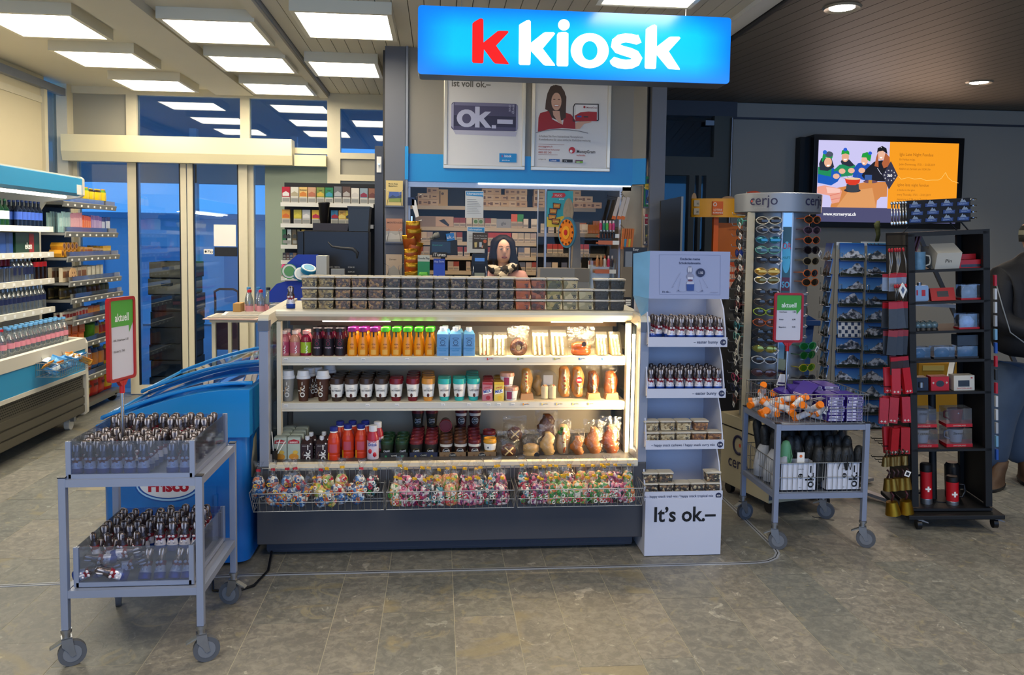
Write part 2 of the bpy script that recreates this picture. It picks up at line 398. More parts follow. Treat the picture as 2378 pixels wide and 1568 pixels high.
 # dark slats run slightly askew; clipped to the hall side of the edge profile
def clip_slat(u0,u1):
 ca,sa=math.cos(ang),math.sin(ang)
 poly=[(u0*ca-v*sa,u0*sa+v*ca)for v in(-8,12)]+[(u1*ca-v*sa,u1*sa+v*ca)for v in(12,-8)]
 for ax,lim,sg in((0,2.03,1),(0,8.0,-1),(1,-3.2,1),(1,8.3,-1)):
  out=[]
  for i in range(len(poly)):
   p,q=poly[i-1],poly[i];dp=(p[ax]-lim)*sg;dq=(q[ax]-lim)*sg
   if(dp>=0)!=(dq>=0):
    t=dp/(dp-dq);out.append((p[0]+(q[0]-p[0])*t,p[1]+(q[1]-p[1])*t))
   if dq>=0:out.append(q)
  poly=out
  if len(poly)<3:return None
 return poly
u=1.2
while u<9.6:
 pl=clip_slat(u,u+.112)
 if pl:
  q=MB();q.prism(pl,CZ,CZ+.02,plane='xy');q.build('panel',CEILD,ceil)
 u+=.118
 # luminaires
LAMPON=emis('lamp_diffuser',(1.0,.88,.68),12.5);LAMPF=mat('lamp_frame','#d8d2bc',.4)
def lamp(x0,x1,y0,y1,lab):
 t=E('ceiling_lamp',lab,'lamp',((x0+x1)/2,(y0+y1)/2,CZ-.0),0,'square ceiling lamps');a,b_=(x1-x0)/2,(y1-y0)/2
 f=MB();f.box(-a,a,-b_,-b_+.03,-.075,0);f.box(-a,a,b_-.03,b_,-.075,0);f.box(-a,-a+.03,-b_+.03,b_-.03,-.075,0);f.box(a-.03,a,-b_+.03,b_-.03,-.075,0)
 f.box(-a+.03,a-.03,-b_+.03,b_-.03,-.02,0);f.build('frame',LAMPF,t)
 d=MB();d.box(-a+.03,a-.03,-b_+.03,b_-.03,-.07,-.055);d.build('diffuser',LAMPON,t)
ys=[(5.34,5.99),(6.37,6.97),(7.45,8.02)]
pos=['nearest','middle','farthest']
for k,(a,b_)in enumerate(ys):
 lamp(-2.93,-2.31,a,b_,'glowing square ceiling lamp, %s of the leftmost row'%pos[k])
 lamp(-1.80,-1.19,a,b_,'glowing square ceiling lamp, %s of the row left of the ceiling edge'%pos[k])
lamp(-.92,-.30,5.05,5.72,'glowing square ceiling lamp on the slatted ceiling, nearer one left of the blue sign')
lamp(-1.06,-.49,6.45,7.05,'glowing square ceiling lamp on the slatted ceiling, farther one by the grey pillar')
lamp(.90,1.47,4.1,4.69,'glowing square ceiling lamp above the blue sign')
def downlight(x,y,lab,e=30):
 t=E('downlight',lab,'lamp',(x,y,CZ),0,'round downlights');f=MB()
 f.lathe([(.075,-.004),(.105,-.012),(.115,0)],28);f.build('trim_ring',mat('ring','#9a9484',.3,.5),t)
 d=MB();d.lathe([(.001,-.006),(.075,-.004)],28);d.build('diffuser',emis('downlight_glow',(1,.95,.85),25),t)
 l=bpy.data.lights.new('spot','SPOT');l.energy=e;l.spot_size=2.2;l.spot_blend=.8;l.color=(1,.93,.80);l.shadow_soft_size=.07
 o=bpy.data.objects.new('spot',l);COL.objects.link(o);o.location=(0,0,-.03);o.parent=t
downlight(2.45,4.78,'round downlight in the dark ceiling right of the blue sign',70)
downlight(4.75,6.75,'small round downlight in the dark ceiling above the wall screen',55)
for px_,py_ in((4.6,3.0),(6.6,4.8)):
 l=bpy.data.lights.new('hall_spot','SPOT');l.energy=90;l.spot_size=2.3;l.spot_blend=.8;l.color=(1,.92,.76);l.shadow_soft_size=.08
 o=bpy.data.objects.new('hall_spot',l);COL.objects.link(o);o.location=(px_,py_,CZ-.03)

 # ---------------------------------------------------------------- left wall
LX=-3.65
q=MB();q.box(LX-.1,LX,-3.2,7.84,0,CZ)
wl=struct('wall_left',q,mat('wall_cream','#cfc4a4',.6,noise=.05,scale=2))
q=MB();q.box(LX,LX+.012,3.0,7.80,2.80,2.86);q.box(LX,LX+.05,3.0,8.3,2.93,3.0,1);q.box(LX,LX+.03,7.78,7.84,.0,2.95)
q.build('cornice',[CREAM,GREY],wl)
q=MB();q.box(LX-.06,LX-.04,7.84,8.16,0,2.95);struct('window_1',q,GLASS)
q=MB();q.box(LX-.08,LX+.06,8.16,8.34,0,CZ);struct('trim_2',q,CREAM)

# ---------------------------------------------------------------- back wall: glazed entrance front
YB=8.3
def wpart(x0,x1,z0,z1,name='frame_bar',y0=YB-.04,y1=YB+.05,mt=CREAM,parent=None):
 q=MB();q.box(x0,x1,y0,y1,z0,z1);return q.build(name,mt,parent)
q=MB();q.box(-3.65,-.25,YB-.04,YB+.05,2.98,CZ)
wb=struct('wall_back',q,CREAM)
wpart(-3.62,-3.06,2.56,2.98,'infill_panel',YB-.01,YB+.02,mat('panel_grey','#9a978a',.5),wb)
for a,b_ in((-3.08,-2.98),(-1.985,-1.895),(-1.13,-1.00)):wpart(a,b_,2.31,2.98,parent=wb)
wpart(-1.50,-1.13,2.44,2.50,parent=wb);wpart(-1.95,-1.86,0,2.31,parent=wb);wpart(-1.13,-1.0,0,2.31,parent=wb)
wpart(-3.62,-3.55,0,2.56,parent=wb);wpart(-1.0,-.25,2.40,2.46,parent=wb);wpart(-1.0,-.25,2.90,2.98,parent=wb);wpart(-1.0,-.25,2.18,2.24,parent=wb)
wpart(-1.0,-.25,2.24,2.40,'infill_panel',YB-.01,YB+.02,mat('panel_grey'),wb)
wpart(-1.75,-1.13,0,2.31,'infill_panel',YB-.02,YB+.02,mat('panel_sage','#7d8a7c',.55,noise=.08,scale=1.2),wb)
wpart(-1.0,-.25,0,2.18,'infill_panel',YB-.02,YB+.02,mat('panel_dusk','#4d5660',.4),wb)
for k,(a,b_,z0,z1)in enumerate(((-2.98,-1.985,2.5,2.98),(-1.895,-1.13,2.5,2.98),(-1.0,-.25,2.46,2.90),(-1.86,-1.75,0,2.31),(-3.55,-3.09,0.05,2.31))):
 q=MB();q.box(a,b_,YB,YB+.012,z0,z1);struct('window_%d'%(k+2),q,GLASS)
q=MB();q.box(-3.62,-1.45,YB-.22,YB-.05,2.40,2.56);q.prism([(YB-.22,2.40),(YB-.19,2.31),(YB-.05,2.31),(YB-.05,2.40)],-3.62,-1.45,0,'yz')
hd=q.build('door_operator',mat('operator_cover','#e6dcb4',.35));tag(hd,'long cream box over the sliding glass doors','door operator')
q=MB();q.box(-1.44,-1.13,YB-.14,YB-.04,2.31,2.42);tag(q.build('cable_box',mat('operator_cover')),'small cream box right of the long one over the doors','cable box')
def leaf(n,x0,x1,s0,s1,yy,lab=None):
 d=MB();d.box(x0,x0+s0,yy,yy+.04,.01,2.31);d.box(x1-s1,x1,yy,yy+.04,.01,2.31);d.box(x0+s0,x1-s1,yy,yy+.04,.01,.10)
 o=struct('door_%d'%n,d,CREAM)
 g_=MB();g_.box(x0+s0,x1-s1,yy+.015,yy+.025,.10,2.31);g_.build('pane',GLASS,o)
 g_=MB();g_.box(x0+s0,x0+s0+.012,yy-.002,yy+.03,.10,2.31);g_.box(x1-s1-.012,x1-s1,yy-.002,yy+.03,.1,2.31);g_.build('gasket',BLACK,o)
 return o
leaf(1,-3.06,-2.50,.085,.055,YB-.09);leaf(2,-2.49,-1.91,.055,.085,YB-.09)
# sheets stuck on the door
q=MB();q.box(-2.235,-2.02,YB-.098,YB-.092,1.50,1.715);tag(q.build('paper_sheet',PAPER),'blank white paper sheet taped on the right door leaf','sheet of paper')
q=MB();q.box(-2.23,-2.01,YB-.098,YB-.092,1.40,1.49);tag(q.build('black_sticker',BLACK),'black rectangle stuck below the white paper on the door','sticker')
t=E('payment_sticker','tiny white payment sticker left of the black one on the door','sticker',(0,0,0))
q=MB();q.box(-2.335,-2.245,YB-.097,YB-.092,1.42,1.47);q.build('card',PAPER,t)
q=MB();q.text('Pay',-2.27,1.432,.04,0,YB-.0985);q.flat(ell(-2.315,1.445,.010,.011),YB-.0985);q.build('print',BLACK,t)

# ---------------------------------------------------------------- outside, dusk
q=MB();q.box(-14,12,8.5,30,-.15,-.05)
tag(q.build('street',mat('wet_street','#a9b6c4',.5,noise=.2,scale=2)),kind='structure')
AL=mat('blue_facade','#dfe6ee',.6,noise=.05)
q=MB();q.box(-9,4,15,15.4,0,1.9);bl=q.build('far_facade',AL);tag(bl,'pale facade across the street seen through the doors','building')
for i in range(7):
 q=MB();q.box(-8.4+i*1.5,-7.5+i*1.5,14.96,15.0,.4,1.4);q.build('window',mat('dusk_pane','#9db6cf',.2),bl)
q=MB();q.box(-9,4,14.8,15.4,1.9,2.0);q.build('eaves',mat('dark_eaves','#a3b2c6',.7),bl)
for k,x_ in enumerate((-4.6,-3.95,-3.3,-2.72,-2.1)):
 q=MB();q.box(x_,x_+.09,10.4+k*.3,10.5+k*.3,-.05,3.4);tag(q.build('arcade_post',AL),'slim post of the arcade outside the doors, %s from the left'%ORD[k],'post','arcade posts')
q=MB();q.box(-7.5,-.5,8.42,13.0,3.02,3.12);q.box(-6.5,-.5,11.0,11.2,2.3,2.55);tag(q.build('arcade_beam',mat('arcade_grey','#98a2a8',.6)),'grey beam of the arcade outside above the doors','beam')
q=MB();q.box(-2.55,-1.2,11.5,11.7,-.05,.55);tag(q.build('low_wall',AL),'low pale wall outside behind the right door leaf','wall')

# ---------------------------------------------------------------- right rear wall
YR=8.1
q=MB();q.box(3.0,8.0,YR,YR+.1,0,CZ)
wr=struct('wall_rear',q,mat('wall_grey','#a09c92',.6,noise=.06,scale=1.5))
q=MB();q.box(2.99,8.0,YR-.03,YR,2.88,2.90);q.box(3.0,8.0,YR-.03,YR,2.90,3.04,1);q.build('cornice',[DGREY,mat('wall_grey')],wr)
q=MB();q.box(8.0,8.1,-3.2,8.2,0,CZ);struct('wall_right',q,mat('wall_grey'))
FR=mat('frame_dark','#57584f',.5)
q=MB();q.box(1.75,3.05,YR-.04,YR+.06,2.90,CZ);wf=struct('wall_middle',q,mat('frame_slate','#4a4d55',.5))
for a,b_,z0,z1,nm,mm in((2.81,3.0,0,2.9,'frame_post',FR),(1.75,2.81,2.29,2.48,'transom',FR),(2.56,2.62,0,2.29,'frame_bar',FR),(2.74,2.81,0,2.29,'frame_bar',FR),(2.66,2.69,0,2.29,'frame_bar',FR)):
 q=MB();q.box(a,b_,YR-.05,YR+.05,z0,z1);q.build(nm,mm,wf)
q=MB();q.cyl((2.985,YR-.08,1.2),(2.985,YR-.08,2.88),.012);q.build('rail',STEEL,wf)
q=MB();q.box(2.71,2.80,YR-.07,YR-.05,2.80,2.85);q.build('latch',STEEL,wf)
for n_,z0,z1 in((7,2.48,2.9),(8,0,2.29)):
 q=MB();q.box(1.75,2.81,YR,YR+.012,z0,z1);struct('window_%d'%n_,q,GLASS)
q=MB();q.box(1.3,3.4,9.4,9.5,0,3.3);brw=q.build('back_room_wall',mat('back_room','#3a4049',.7));q=MB();q.box(1.3,3.4,8.16,9.4,3.05,3.1);q.box(1.3,1.35,8.16,9.4,0,3.05);q.box(3.35,3.4,8.16,9.4,0,3.05);q.build('sky_light_block',mat('back_room'),brw);tag(brw,'dark wall of the unlit room behind the right glass door','wall',kind='structure')  # roof and sides added to keep sky light off this wall
# ---------------------------------------------------------------- kiosk block
KY=6.2
KG=mat('kiosk_grey','#918b80',.5,noise=.04,scale=2);KG2=mat('kiosk_grey_dark','#6c6f77',.5)
q=MB();q.box(-.24,1.51,KY,KY+.1,2.25,CZ);q.prism([(1.51,KY),(1.60,KY-.06),(1.62,KY-.02),(1.51,KY+.1)],2.25,CZ,plane='xy')
kf=struct('wall_kiosk',q,KG)
q=MB();q.box(-.24,1.51,KY-.004,KY+.1,2.04,2.25);q.prism([(1.51,KY-.004),(1.60,KY-.064),(1.62,KY-.02),(1.51,KY+.1)],2.05,2.25,plane='xy');q.build('blue_fascia',BLUEBAND,kf)
q=MB();q.box(-.24,1.51,KY+.02,KY+.08,2.0,2.04);q.build('lintel',STEEL,kf)
q=MB();q.box(.30,1.50,KY+.0,KY+.02,2.030,2.038);q.build('light_strip',emis('fascia_glow',(1,.9,.75),3.5),kf)
q=MB();q.box(-.415,-.262,KY-.02,KY+.12,0,CZ);struct('wall_pillar_left',q,KG2)
q=MB();q.box(-.258,-.24,KY-.04,KY+.1,0,CZ);q.box(-.262,-.236,KY-.045,KY+.02,2.05,2.30,1);struct('trim_3',q,[mat('strip_grey','#8a909c',.4),BLUEBAND])
q=MB();q.box(1.63,1.745,KY-.1,KY+.1,0,CZ);struct('wall_pillar_right',q,KG2)
q=MB();q.box(-.49,-.425,KY-.02,KY+.02,0,2.30);q.box(-.475,-.44,KY-.028,KY-.02,2.10,2.22,1);q.cyl((-.457,KY-.05,2.16),(-.457,KY-.028,2.16),.008,8,2)
struct('trim_4',q,[DGREY,WHITE,CHROME])
q=MB();q.box(-.44,-.40,KY+.12,8.26,0,CZ);q.box(1.66,1.72,KY+.1,8.06,0,CZ)
struct('wall_kiosk_sides',q,mat('kiosk_inside','#4b4a48',.7))
q=MB();q.box(-.40,1.66,7.85,7.95,0,CZ);struct('wall_kiosk_rear',q,mat('kiosk_inside'))
q=MB();q.box(-.40,1.66,KY+.1,7.85,2.30,2.33);struct('trim_5',q,mat('kiosk_lid','#5b5650',.7))
area('kiosk_inside_lamp',(.6,6.5,2.26),(0,0,0),1.6,.5,26,(1,.74,.50)).parent=None
q=MB();q.box(-.24,1.60,KY+.0,KY+.28,0,1.12);q.box(-.26,1.62,KY-.32,KY+.3,1.12,1.15,1)
ct=q.build('service_counter',[KG2,mat('counter_top','#a7a59e',.35)]);tag(ct,'grey service counter under the kiosk glass, behind the snack tubs','counter')
# glazing bars and glass of the service window
q=MB();q.box(-.238,-.222,KY+.03,KY+.05,1.15,2.0);q.box(.826,.842,KY+.03,KY+.05,1.15,2.0);q.box(1.42,1.436,KY+.03,KY+.05,1.15,2.0)
gw=struct('window_9',q,STEEL)
q=MB();q.box(-.222,.826,KY+.036,KY+.042,1.15,2.0);q.box(.842,1.42,KY+.036,KY+.042,1.15,2.0);q.build('pane',clear('kiosk_pane','#f8f8f8',.009,.03),gw)
q=MB();q.box(1.44,1.60,KY+.02,KY+.04,1.15,2.04);q.build('side_board',mat('side_board','#a59a84',.5),gw)

# posters in aluminium snap frames
def poster(x0,x1,z0,z1,lab):
 t=E('framed_poster',lab,'poster',((x0+x1)/2,KY-.003,z0),0,'framed posters');w_=(x1-x0)/2;h=z1-z0;f=MB()
 for a in((-w_,w_,0,.028),(-w_,w_,h-.028,h),(-w_,-w_+.028,.028,h-.028),(w_-.028,w_,.028,h-.028)):f.box(a[0],a[1],-.018,0,a[2],a[3])
 f.build('frame',mat('poster_frame','#d6d1c4',.3,.4),t,bevel=.004)
 f=MB();f.box(-w_+.02,w_-.02,-.006,0,.02,h-.02);f.build('sheet',mat('poster_sheet','#dfdcd8',.3,noise=.04,scale=3,spec=.6),t)
 return t,w_,h
t,w_,h=poster(.030,.660,2.143,3.01,'framed poster of a dark drink can lying on its side')
# picture units: crop pixels, sheet spans x 275..860
pc=Pic((275,411,860,1200),(-w_,w_,0,h),-.0065)
pc.t('#6f6a62','ist voll ok.\u2013',328,632,46,bold=.022,xs=.92)
pc.p('#b9b6c6',(340,930),(800,935),(790,968),(360,962)).p('#55526e',*rrect(328,803,740,932,22)).p('#3a3850',(345,830),(795,830),(800,905),(345,905)).p('#a6a4bd',(328,760),(345,745),(345,925),(328,905)).p('#8f8da9',(790,745),(803,760),(803,915),(790,928))
pc.p('#7b7996',(350,742),(780,742),(780,762),(350,762)).e('#c3c4dc',437,850,70,62).e('#55526e',437,852,32,34).p('#c3c4dc',(497,768),(530,768),(530,828),(570,800),(612,800),(560,848),(615,912),(572,912),(530,866),(530,912),(497,912)).r('#c3c4dc',617,893,648,915).r('#c3c4dc',656,852,768,882)
pc.t('#b5b3cc','energy',765,748,18,rot=-PI/2).t('#b5b3cc','drink',738,748,18,rot=-PI/2)
pc.r('#1f8ed0',674,1087,798,1148).t('#d0202c','k',690,1113,18).t('#ffffff','kiosk',710,1113,18).t('#ffffff','g\u00f6nn dir was',694,1138,8).done(t)
t,w_,h=poster(.706,1.328,2.143,3.01,'framed poster of a smiling woman in red with a card')
pc=Pic((888,430,1466,1218),(-w_,w_,0,h),-.0065)
pc.t('#8a8078','in wenigen Minuten',950,594,20,bold=0)
pc.p('#4b362c',(1010,800),(985,790),(990,730),(1000,680),(1022,632),(1060,618),(1098,628),(1125,665),(1138,720),(1136,800),(1120,860),(1090,870),(1040,850),(1000,830))
pc.p('#a3242b',(935,948),(938,850),(950,818),(1010,800),(1040,860),(1115,895),(1130,808),(1175,822),(1205,862),(1208,922),(1110,918),(1020,928)).p('#d9a990',(1040,800),(1090,800),(1100,860),(1115,895),(1080,875),(1045,830))
pc.e('#dcae95',1066,735,37,62).p('#4b362c',(1025,735),(1030,680),(1060,655),(1100,665),(1108,735),(1120,850),(1135,850),(1138,700),(1100,628),(1040,622),(1005,680),(1002,800),(1018,810)).r('#6e4a3c',1042,718,1058,723).r('#6e4a3c',1076,718,1092,723).p('#b0594e',(1046,758),(1088,758),(1080,772),(1054,772)).p('#ffffff',(1050,760),(1084,760),(1078,767),(1056,767))
pc.p('#d9a990',(1208,880),(1240,868),(1320,864),(1325,872),(1270,885),(1240,920),(1208,925)).ln('#3a3436',7,(1190,770),(1190,868),(1375,858),(1372,745),(1200,748),(1190,770)).p('#efece9',(1205,752),(1362,750),(1364,852),(1208,866)).p('#b1262c',(1200,830),(1240,806),(1300,798),(1362,800),(1362,864),(1208,866)).e('#b1262c',1270,768,8,8).t('#9b5550','MoneyGram',1285,776,12).r('#3a62b0',1218,830,1250,840).r('#3a3436',1265,832,1298,840)
pc.ln('#6a6463',4,(920,956),(980,940),(1060,930),(1160,930),(1240,938),(1300,950))
for y_,s_ in((985,'Erhalten Sie Ihre kostenlose MoneyGram'),(1008,'Kundenkarte f\u00fcr eine einfache Geld\u00fcberweisung')):pc.t('#7b7370',s_,942,y_,15,bold=0,xs=.92)
pc.r('#a06a66',940,1034,1128,1036).t('#b34046','moneygram.ch',940,1056,13,xs=.95).t('#b34046','Geb\u00fchrenfreie Rufnummer',940,1077,12,bold=0,xs=.85).t('#b34046','0800 002 242',940,1098,13).r('#a06a66',940,1106,1080,1108)
pc.e('#c0272f',1185,1072,23,23).e('#ecebe8',1178,1080,10,10).t('#38343a','MoneyGram',1218,1090,22,bold=.012,xs=.88).t('#c24a4e','verbindet',1216,1112,13)
pc.t('#7b7370','verf\u00fcgbar bei',940,1144,8).r('#2260a8',1018,1138,1096,1155).t('#ffffff','k kiosk',1030,1152,11).r('#2a2a2c',1115,1138,1190,1158).t('#dddddd','P B',1130,1154,10).r('#6a2e58',1210,1140,1265,1162).r('#7cb342',1215,1148,1265,1162).t('#ffffff','avec.',1218,1158,10).done(t)

# ---------------------------------------------------------------- hanging light box sign
SY=4.6
t=E('lightbox_sign','long blue illuminated sign with red k and white kiosk lettering','sign',(.78,SY,2.53))
sx_=.906
q=MB();q.prism(rrect(-sx_,sx_,0,.38,.02),.004,.16,0);q.build('casing',mat('sign_casing','#5a5f68',.4,.3),t)
def signface():
 mt,nt,b,N,L=nodes('sign_face');tc_=N.new('ShaderNodeTexCoord');s_=N.new('ShaderNodeSeparateXYZ');L.new(tc_.outputs['Generated'],s_.inputs[0])
 n=N.new('ShaderNodeTexNoise');n.inputs['Scale'].default_value=1.6;n.inputs['Detail'].default_value=1;L.new(tc_.outputs['Object'],n.inputs['Vector'])
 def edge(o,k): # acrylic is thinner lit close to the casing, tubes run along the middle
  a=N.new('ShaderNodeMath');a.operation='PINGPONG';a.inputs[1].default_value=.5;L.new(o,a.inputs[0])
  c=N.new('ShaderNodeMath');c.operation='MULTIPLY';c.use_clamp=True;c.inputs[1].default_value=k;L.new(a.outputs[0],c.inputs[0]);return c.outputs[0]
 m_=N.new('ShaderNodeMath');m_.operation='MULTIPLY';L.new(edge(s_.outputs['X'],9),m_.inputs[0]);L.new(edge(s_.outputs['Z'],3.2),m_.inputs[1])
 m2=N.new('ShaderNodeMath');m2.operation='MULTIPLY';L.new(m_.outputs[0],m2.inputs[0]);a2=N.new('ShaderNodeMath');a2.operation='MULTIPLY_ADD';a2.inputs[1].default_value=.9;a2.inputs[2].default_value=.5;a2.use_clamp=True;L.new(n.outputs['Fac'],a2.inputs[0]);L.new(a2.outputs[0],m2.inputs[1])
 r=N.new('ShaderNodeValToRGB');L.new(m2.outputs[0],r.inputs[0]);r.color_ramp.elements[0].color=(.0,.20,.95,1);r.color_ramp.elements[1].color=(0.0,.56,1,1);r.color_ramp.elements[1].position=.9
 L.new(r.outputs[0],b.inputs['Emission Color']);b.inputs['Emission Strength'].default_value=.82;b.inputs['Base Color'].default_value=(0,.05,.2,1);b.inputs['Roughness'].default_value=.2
 return mt
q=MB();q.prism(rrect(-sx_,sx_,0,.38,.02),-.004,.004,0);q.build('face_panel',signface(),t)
def SP(x,y):
 p=at(940+x/3.049,y/3.049,SY);return(p.x-.78,p.z-2.53)
def letter(pts,m_,name='letter',holes=None):
 q=MB();q.flat([SP(*p)for p in pts],-.0085);q.build(name,m_,t)
WL=emis('sign_white',(1,1,1),1.6);RL=emis('sign_red',(1.0,.012,.012),.75)
letter([(478,170),(490,158),(530,134),(545,133),(556,142),(557,303),(655,224),(668,220),(728,221),(734,230),(728,238),(646,326),(733,448),(736,458),(640,453),(625,440),(560,352),(556,444),(548,452),(484,448),(476,438)],RL)
letter([(808,180),(820,170),(862,147),(880,145),(891,155),(892,306),(980,236),(992,231),(1052,231),(1063,240),(1056,250),(976,346),(1060,458),(1062,467),(992,466),(978,458),(891,362),(888,455),(880,463),(815,462),(806,452)],WL)
letter([(1076,250),(1085,234),(1110,230),(1140,229),(1157,240),(1156,462),(1148,472),(1082,471),(1074,462)],WL)
letter(ell(1125,179,41,40,28),WL)
letter([(1703,212),(1715,200),(1752,179),(1768,176),(1782,186),(1782,332),(1866,267),(1880,262),(1940,262),(1949,272),(1944,280),(1866,366),(1944,488),(1944,496),(1868,491),(1858,484),(1780,390),(1776,484),(1768,491),(1703,489),(1696,478)],WL)
q=MB();o_=ell(1308,361,134,124,40);i_=ell(1308,361,55,68,40)
for k in range(40):
 j=(k+1)%40;q.flat([SP(*o_[k]),SP(*o_[j]),SP(*i_[j]),SP(*i_[k])],-.0085)
q.build('letter',WL,t)
path=[(1662,276,30),(1640,285,34),(1600,275,33),(1560,271,32),(1520,279,33),(1494,300,33),(1490,325,34),(1508,348,34),(1545,362,33),(1590,374,34),(1630,392,34),(1646,416,34),(1634,440,33),(1600,456,33),(1560,459,33),(1515,452,34),(1475,437,33),(1452,443,10)]
q=MB();L_,R_=[],[]
for k,(x,y,w_)in enumerate(path):
 a=path[max(k-1,0)];b_=path[min(k+1,len(path)-1)];dx,dy=b_[0]-a[0],b_[1]-a[1];l=math.hypot(dx,dy)
 L_.append(SP(x-dy/l*w_,y+dx/l*w_));R_.append(SP(x+dy/l*w_,y-dx/l*w_))
for k in range(len(path)-1):q.flat([L_[k],L_[k+1],R_[k+1],R_[k]],-.0085-.00003*k)
q.build('letter',WL,t)
q=MB()
for x in(-.66,.66):q.cyl((x,.08,.38),(x,.08,CZ-2.53),.003,6)
q.build('suspension_wire',CHROME,t)

# ---------------------------------------------------------------- shelves inside the kiosk
SH=mat('shelf_beige','#a68f72',.5);NAVYB=mat('dark_back','#1c2226',.7)
q=MB();q.box(-.38,1.64,7.80,7.84,1.1,2.3);us=E('cigarette_shelving','tall shelving with cigarette packs on the rear wall of the kiosk','shelving',(0,0,0))
q.build('back_panel',NAVYB,us)
rows=[(1.915,-.30,.935),(1.715,-.30,.935),(1.578,-.30,.93),(1.440,-.30,.93),(1.30,-.3,.93)]
for z,a,b_ in rows:
 q=MB();q.box(a,b_,7.60,7.80,z-.012,z);q.box(a,b_,7.59,7.60,z-.035,z,1);q.build('shelf',[SH,mat('price_rail','#b9a88c',.4)],us)
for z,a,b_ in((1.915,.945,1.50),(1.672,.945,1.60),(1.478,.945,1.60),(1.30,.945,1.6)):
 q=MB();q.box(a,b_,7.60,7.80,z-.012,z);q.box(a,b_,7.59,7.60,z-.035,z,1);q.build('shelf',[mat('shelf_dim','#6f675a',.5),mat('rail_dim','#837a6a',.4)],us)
q=MB();q.box(.935,.945,7.59,7.8,1.1,2.3);q.build('upright',STEEL,us)
q=MB();q.text('MY TIME  MY MOOD',1.27,1.452,.04,0,7.588,0,1.0);q.build('lettering',mat('letter_beige','#b0a590',.5),us)
def packmesh(w_,h_,d_,cols,tx=None):
 q=MB();q.box(-w_/2,w_/2,0,d_,0,h_*.46,0);q.box(-w_/2,w_/2,0,d_,h_*.46,h_,1);q.box(-w_/2+.004,w_/2-.004,-.0006,0,h_*.12,h_*.34,2)
 if tx:q.text(tx,0,h_*.72,h_*.13,3,-.0008)
 ms=[mat('pk_'+c,c,.4)for c in(cols[0],cols[1],'#8d8578')]+[BLACK]
 return q.mesh('cigarette_pack',ms)
pal=[('#c9b49a','#c7b295'),('#c2ad90','#a8968a'),('#bfae98','#8e3a2c'),('#c8b8a2','#d6cbb6'),('#b8a389','#5a5e6e'),('#c9b79c','#b0a48c')]
PMS=[packmesh(.055,.088,.022,c)for c in pal]
PRED=packmesh(.055,.088,.022,('#c2ad90','#a8331f'));POR=packmesh(.06,.13,.022,('#b8a389','#d65a26'));PGR=packmesh(.06,.13,.022,('#b8a389','#2f8a3c'))
BOXM=[]
for c in('#c6a67e','#bf9d78','#c9ae8c'):
 q=MB();q.box(-.055,.055,0,.12,0,.056,0);q.box(-.045,-.02,-.0006,0,.012,.04,1);q.box(.0,.035,-.0006,0,.022,.034,1);BOXM.append(q.mesh('cigarette_carton',[mat('ct_'+c,c,.6),mat('ctp','#6b4c34',.5)]))
def put(me,name,lab,cat,loc,group,rz=0,rot=None,sc_=None):
 o=bpy.data.objects.new(name,me);COL.objects.link(o);o.location=loc;o.rotation_euler=rot or(0,0,rz)
 if sc_:o.scale=sc_ if isinstance(sc_,tuple)else(sc_,)*3
 return tag(o,lab,cat,group)
g_='cartons on the top shelf inside the kiosk'
CST=[-1]
def cartons(px,n,k0=0,base=0):
 CST[0]+=1
 for i in range(n):
  x=AXp(px,7.6,470);put(BOXM[(i+k0)%3],'cigarette_carton','tan cigarette carton on the top kiosk shelf, %s stack, %s from the bottom'%(ORD[CST[0]],ORD[i]),'carton',(x+RN.uniform(-.004,.004),7.62,1.917+(i+base)*.0575),g_,RN.uniform(-.03,.03))
for px_,n in((983,2),(1004,3),(1133,4),(1150,3),(1168,2),(1187,3),(1211,4),(1253,3)):cartons(px_,n,RN.randrange(3))
for px_,n in((1345,2),(1365,2),(1385,1),(1336,3)):cartons(px_,n,1)
q=MB();q.box(-.05,.05,0,.08,0,.155);q.box(-.03,-.02,-.001,0,.02,.14,1);q.cyl((.0,-.002,.115),(0,0,.115),.013,10,1)
tag(q.build('toy_box',[mat('tb','#c0a070',.6),mat('tb2','#5a4530',.6)],None,(AXp(1026,7.6),7.62,1.915)),'taller tan box with a figure on the top kiosk shelf','box')
q=MB();q.box(-.18,.18,0,.05,0,.10);q.box(.01,.178,-.001,0,.004,.096,1);q.prism([(.04,.06),(.09,.075),(.14,.02),(.13,.005),(.08,.035)],-.002,-.001,2);tag(q.build('advert_box',[mat('ab1','#8d7a6a',.5),mat('ab2','#c3a48a',.5),BLACK],None,(AXp(1008,7.6),7.62,1.716)),'long brown advertising box on the second kiosk shelf','box')
q=MB();q.box(-.07,.07,0,.05,0,.085);q.text('glo',0,.03,.04,1,-.001);tag(q.build('device_box',[mat('silver_box','#8f8c86',.35,.3),BLACK],None,(AXp(1168,7.6),7.62,1.716)),'silver device box in the middle of the second kiosk shelf','box')
def prow(pxs,z,name,ms=None):
 for px_ in pxs:put(ms or RN.choice(PMS),'cigarette_pack','cigarette pack on the %s shelf inside the kiosk'%name,'cigarette pack',(AXp(px_,7.6,560),7.61,z),'packs on the %s kiosk shelf'%name)
prow([1060,1074,1089,1104,1118,1133,1146,1220,1240],1.717,'second');prow([1194],1.717,'second',POR);prow([1208],1.717,'second',PGR)
prow([985,998,1052,1067,1196,1210,1225,1239],1.580,'third');prow([1128,1142,1155,1168,1181],1.580,'third',PRED)
prow([976,990,1003,1018,1040,1054,1068,1085,1140,1195,1211,1225,1240],1.442,'fourth');prow([1214,1229,1243,1140,1100,1090,1060,1047],1.302,'lowest')
prow([1262,1280,1298,1312,1345,1358],1.674,'right upper');prow([1278,1290,1302,1350,1362],1.480,'right middle',PRED);prow([1275,1290,1312,1345,1380],1.302,'right lower')
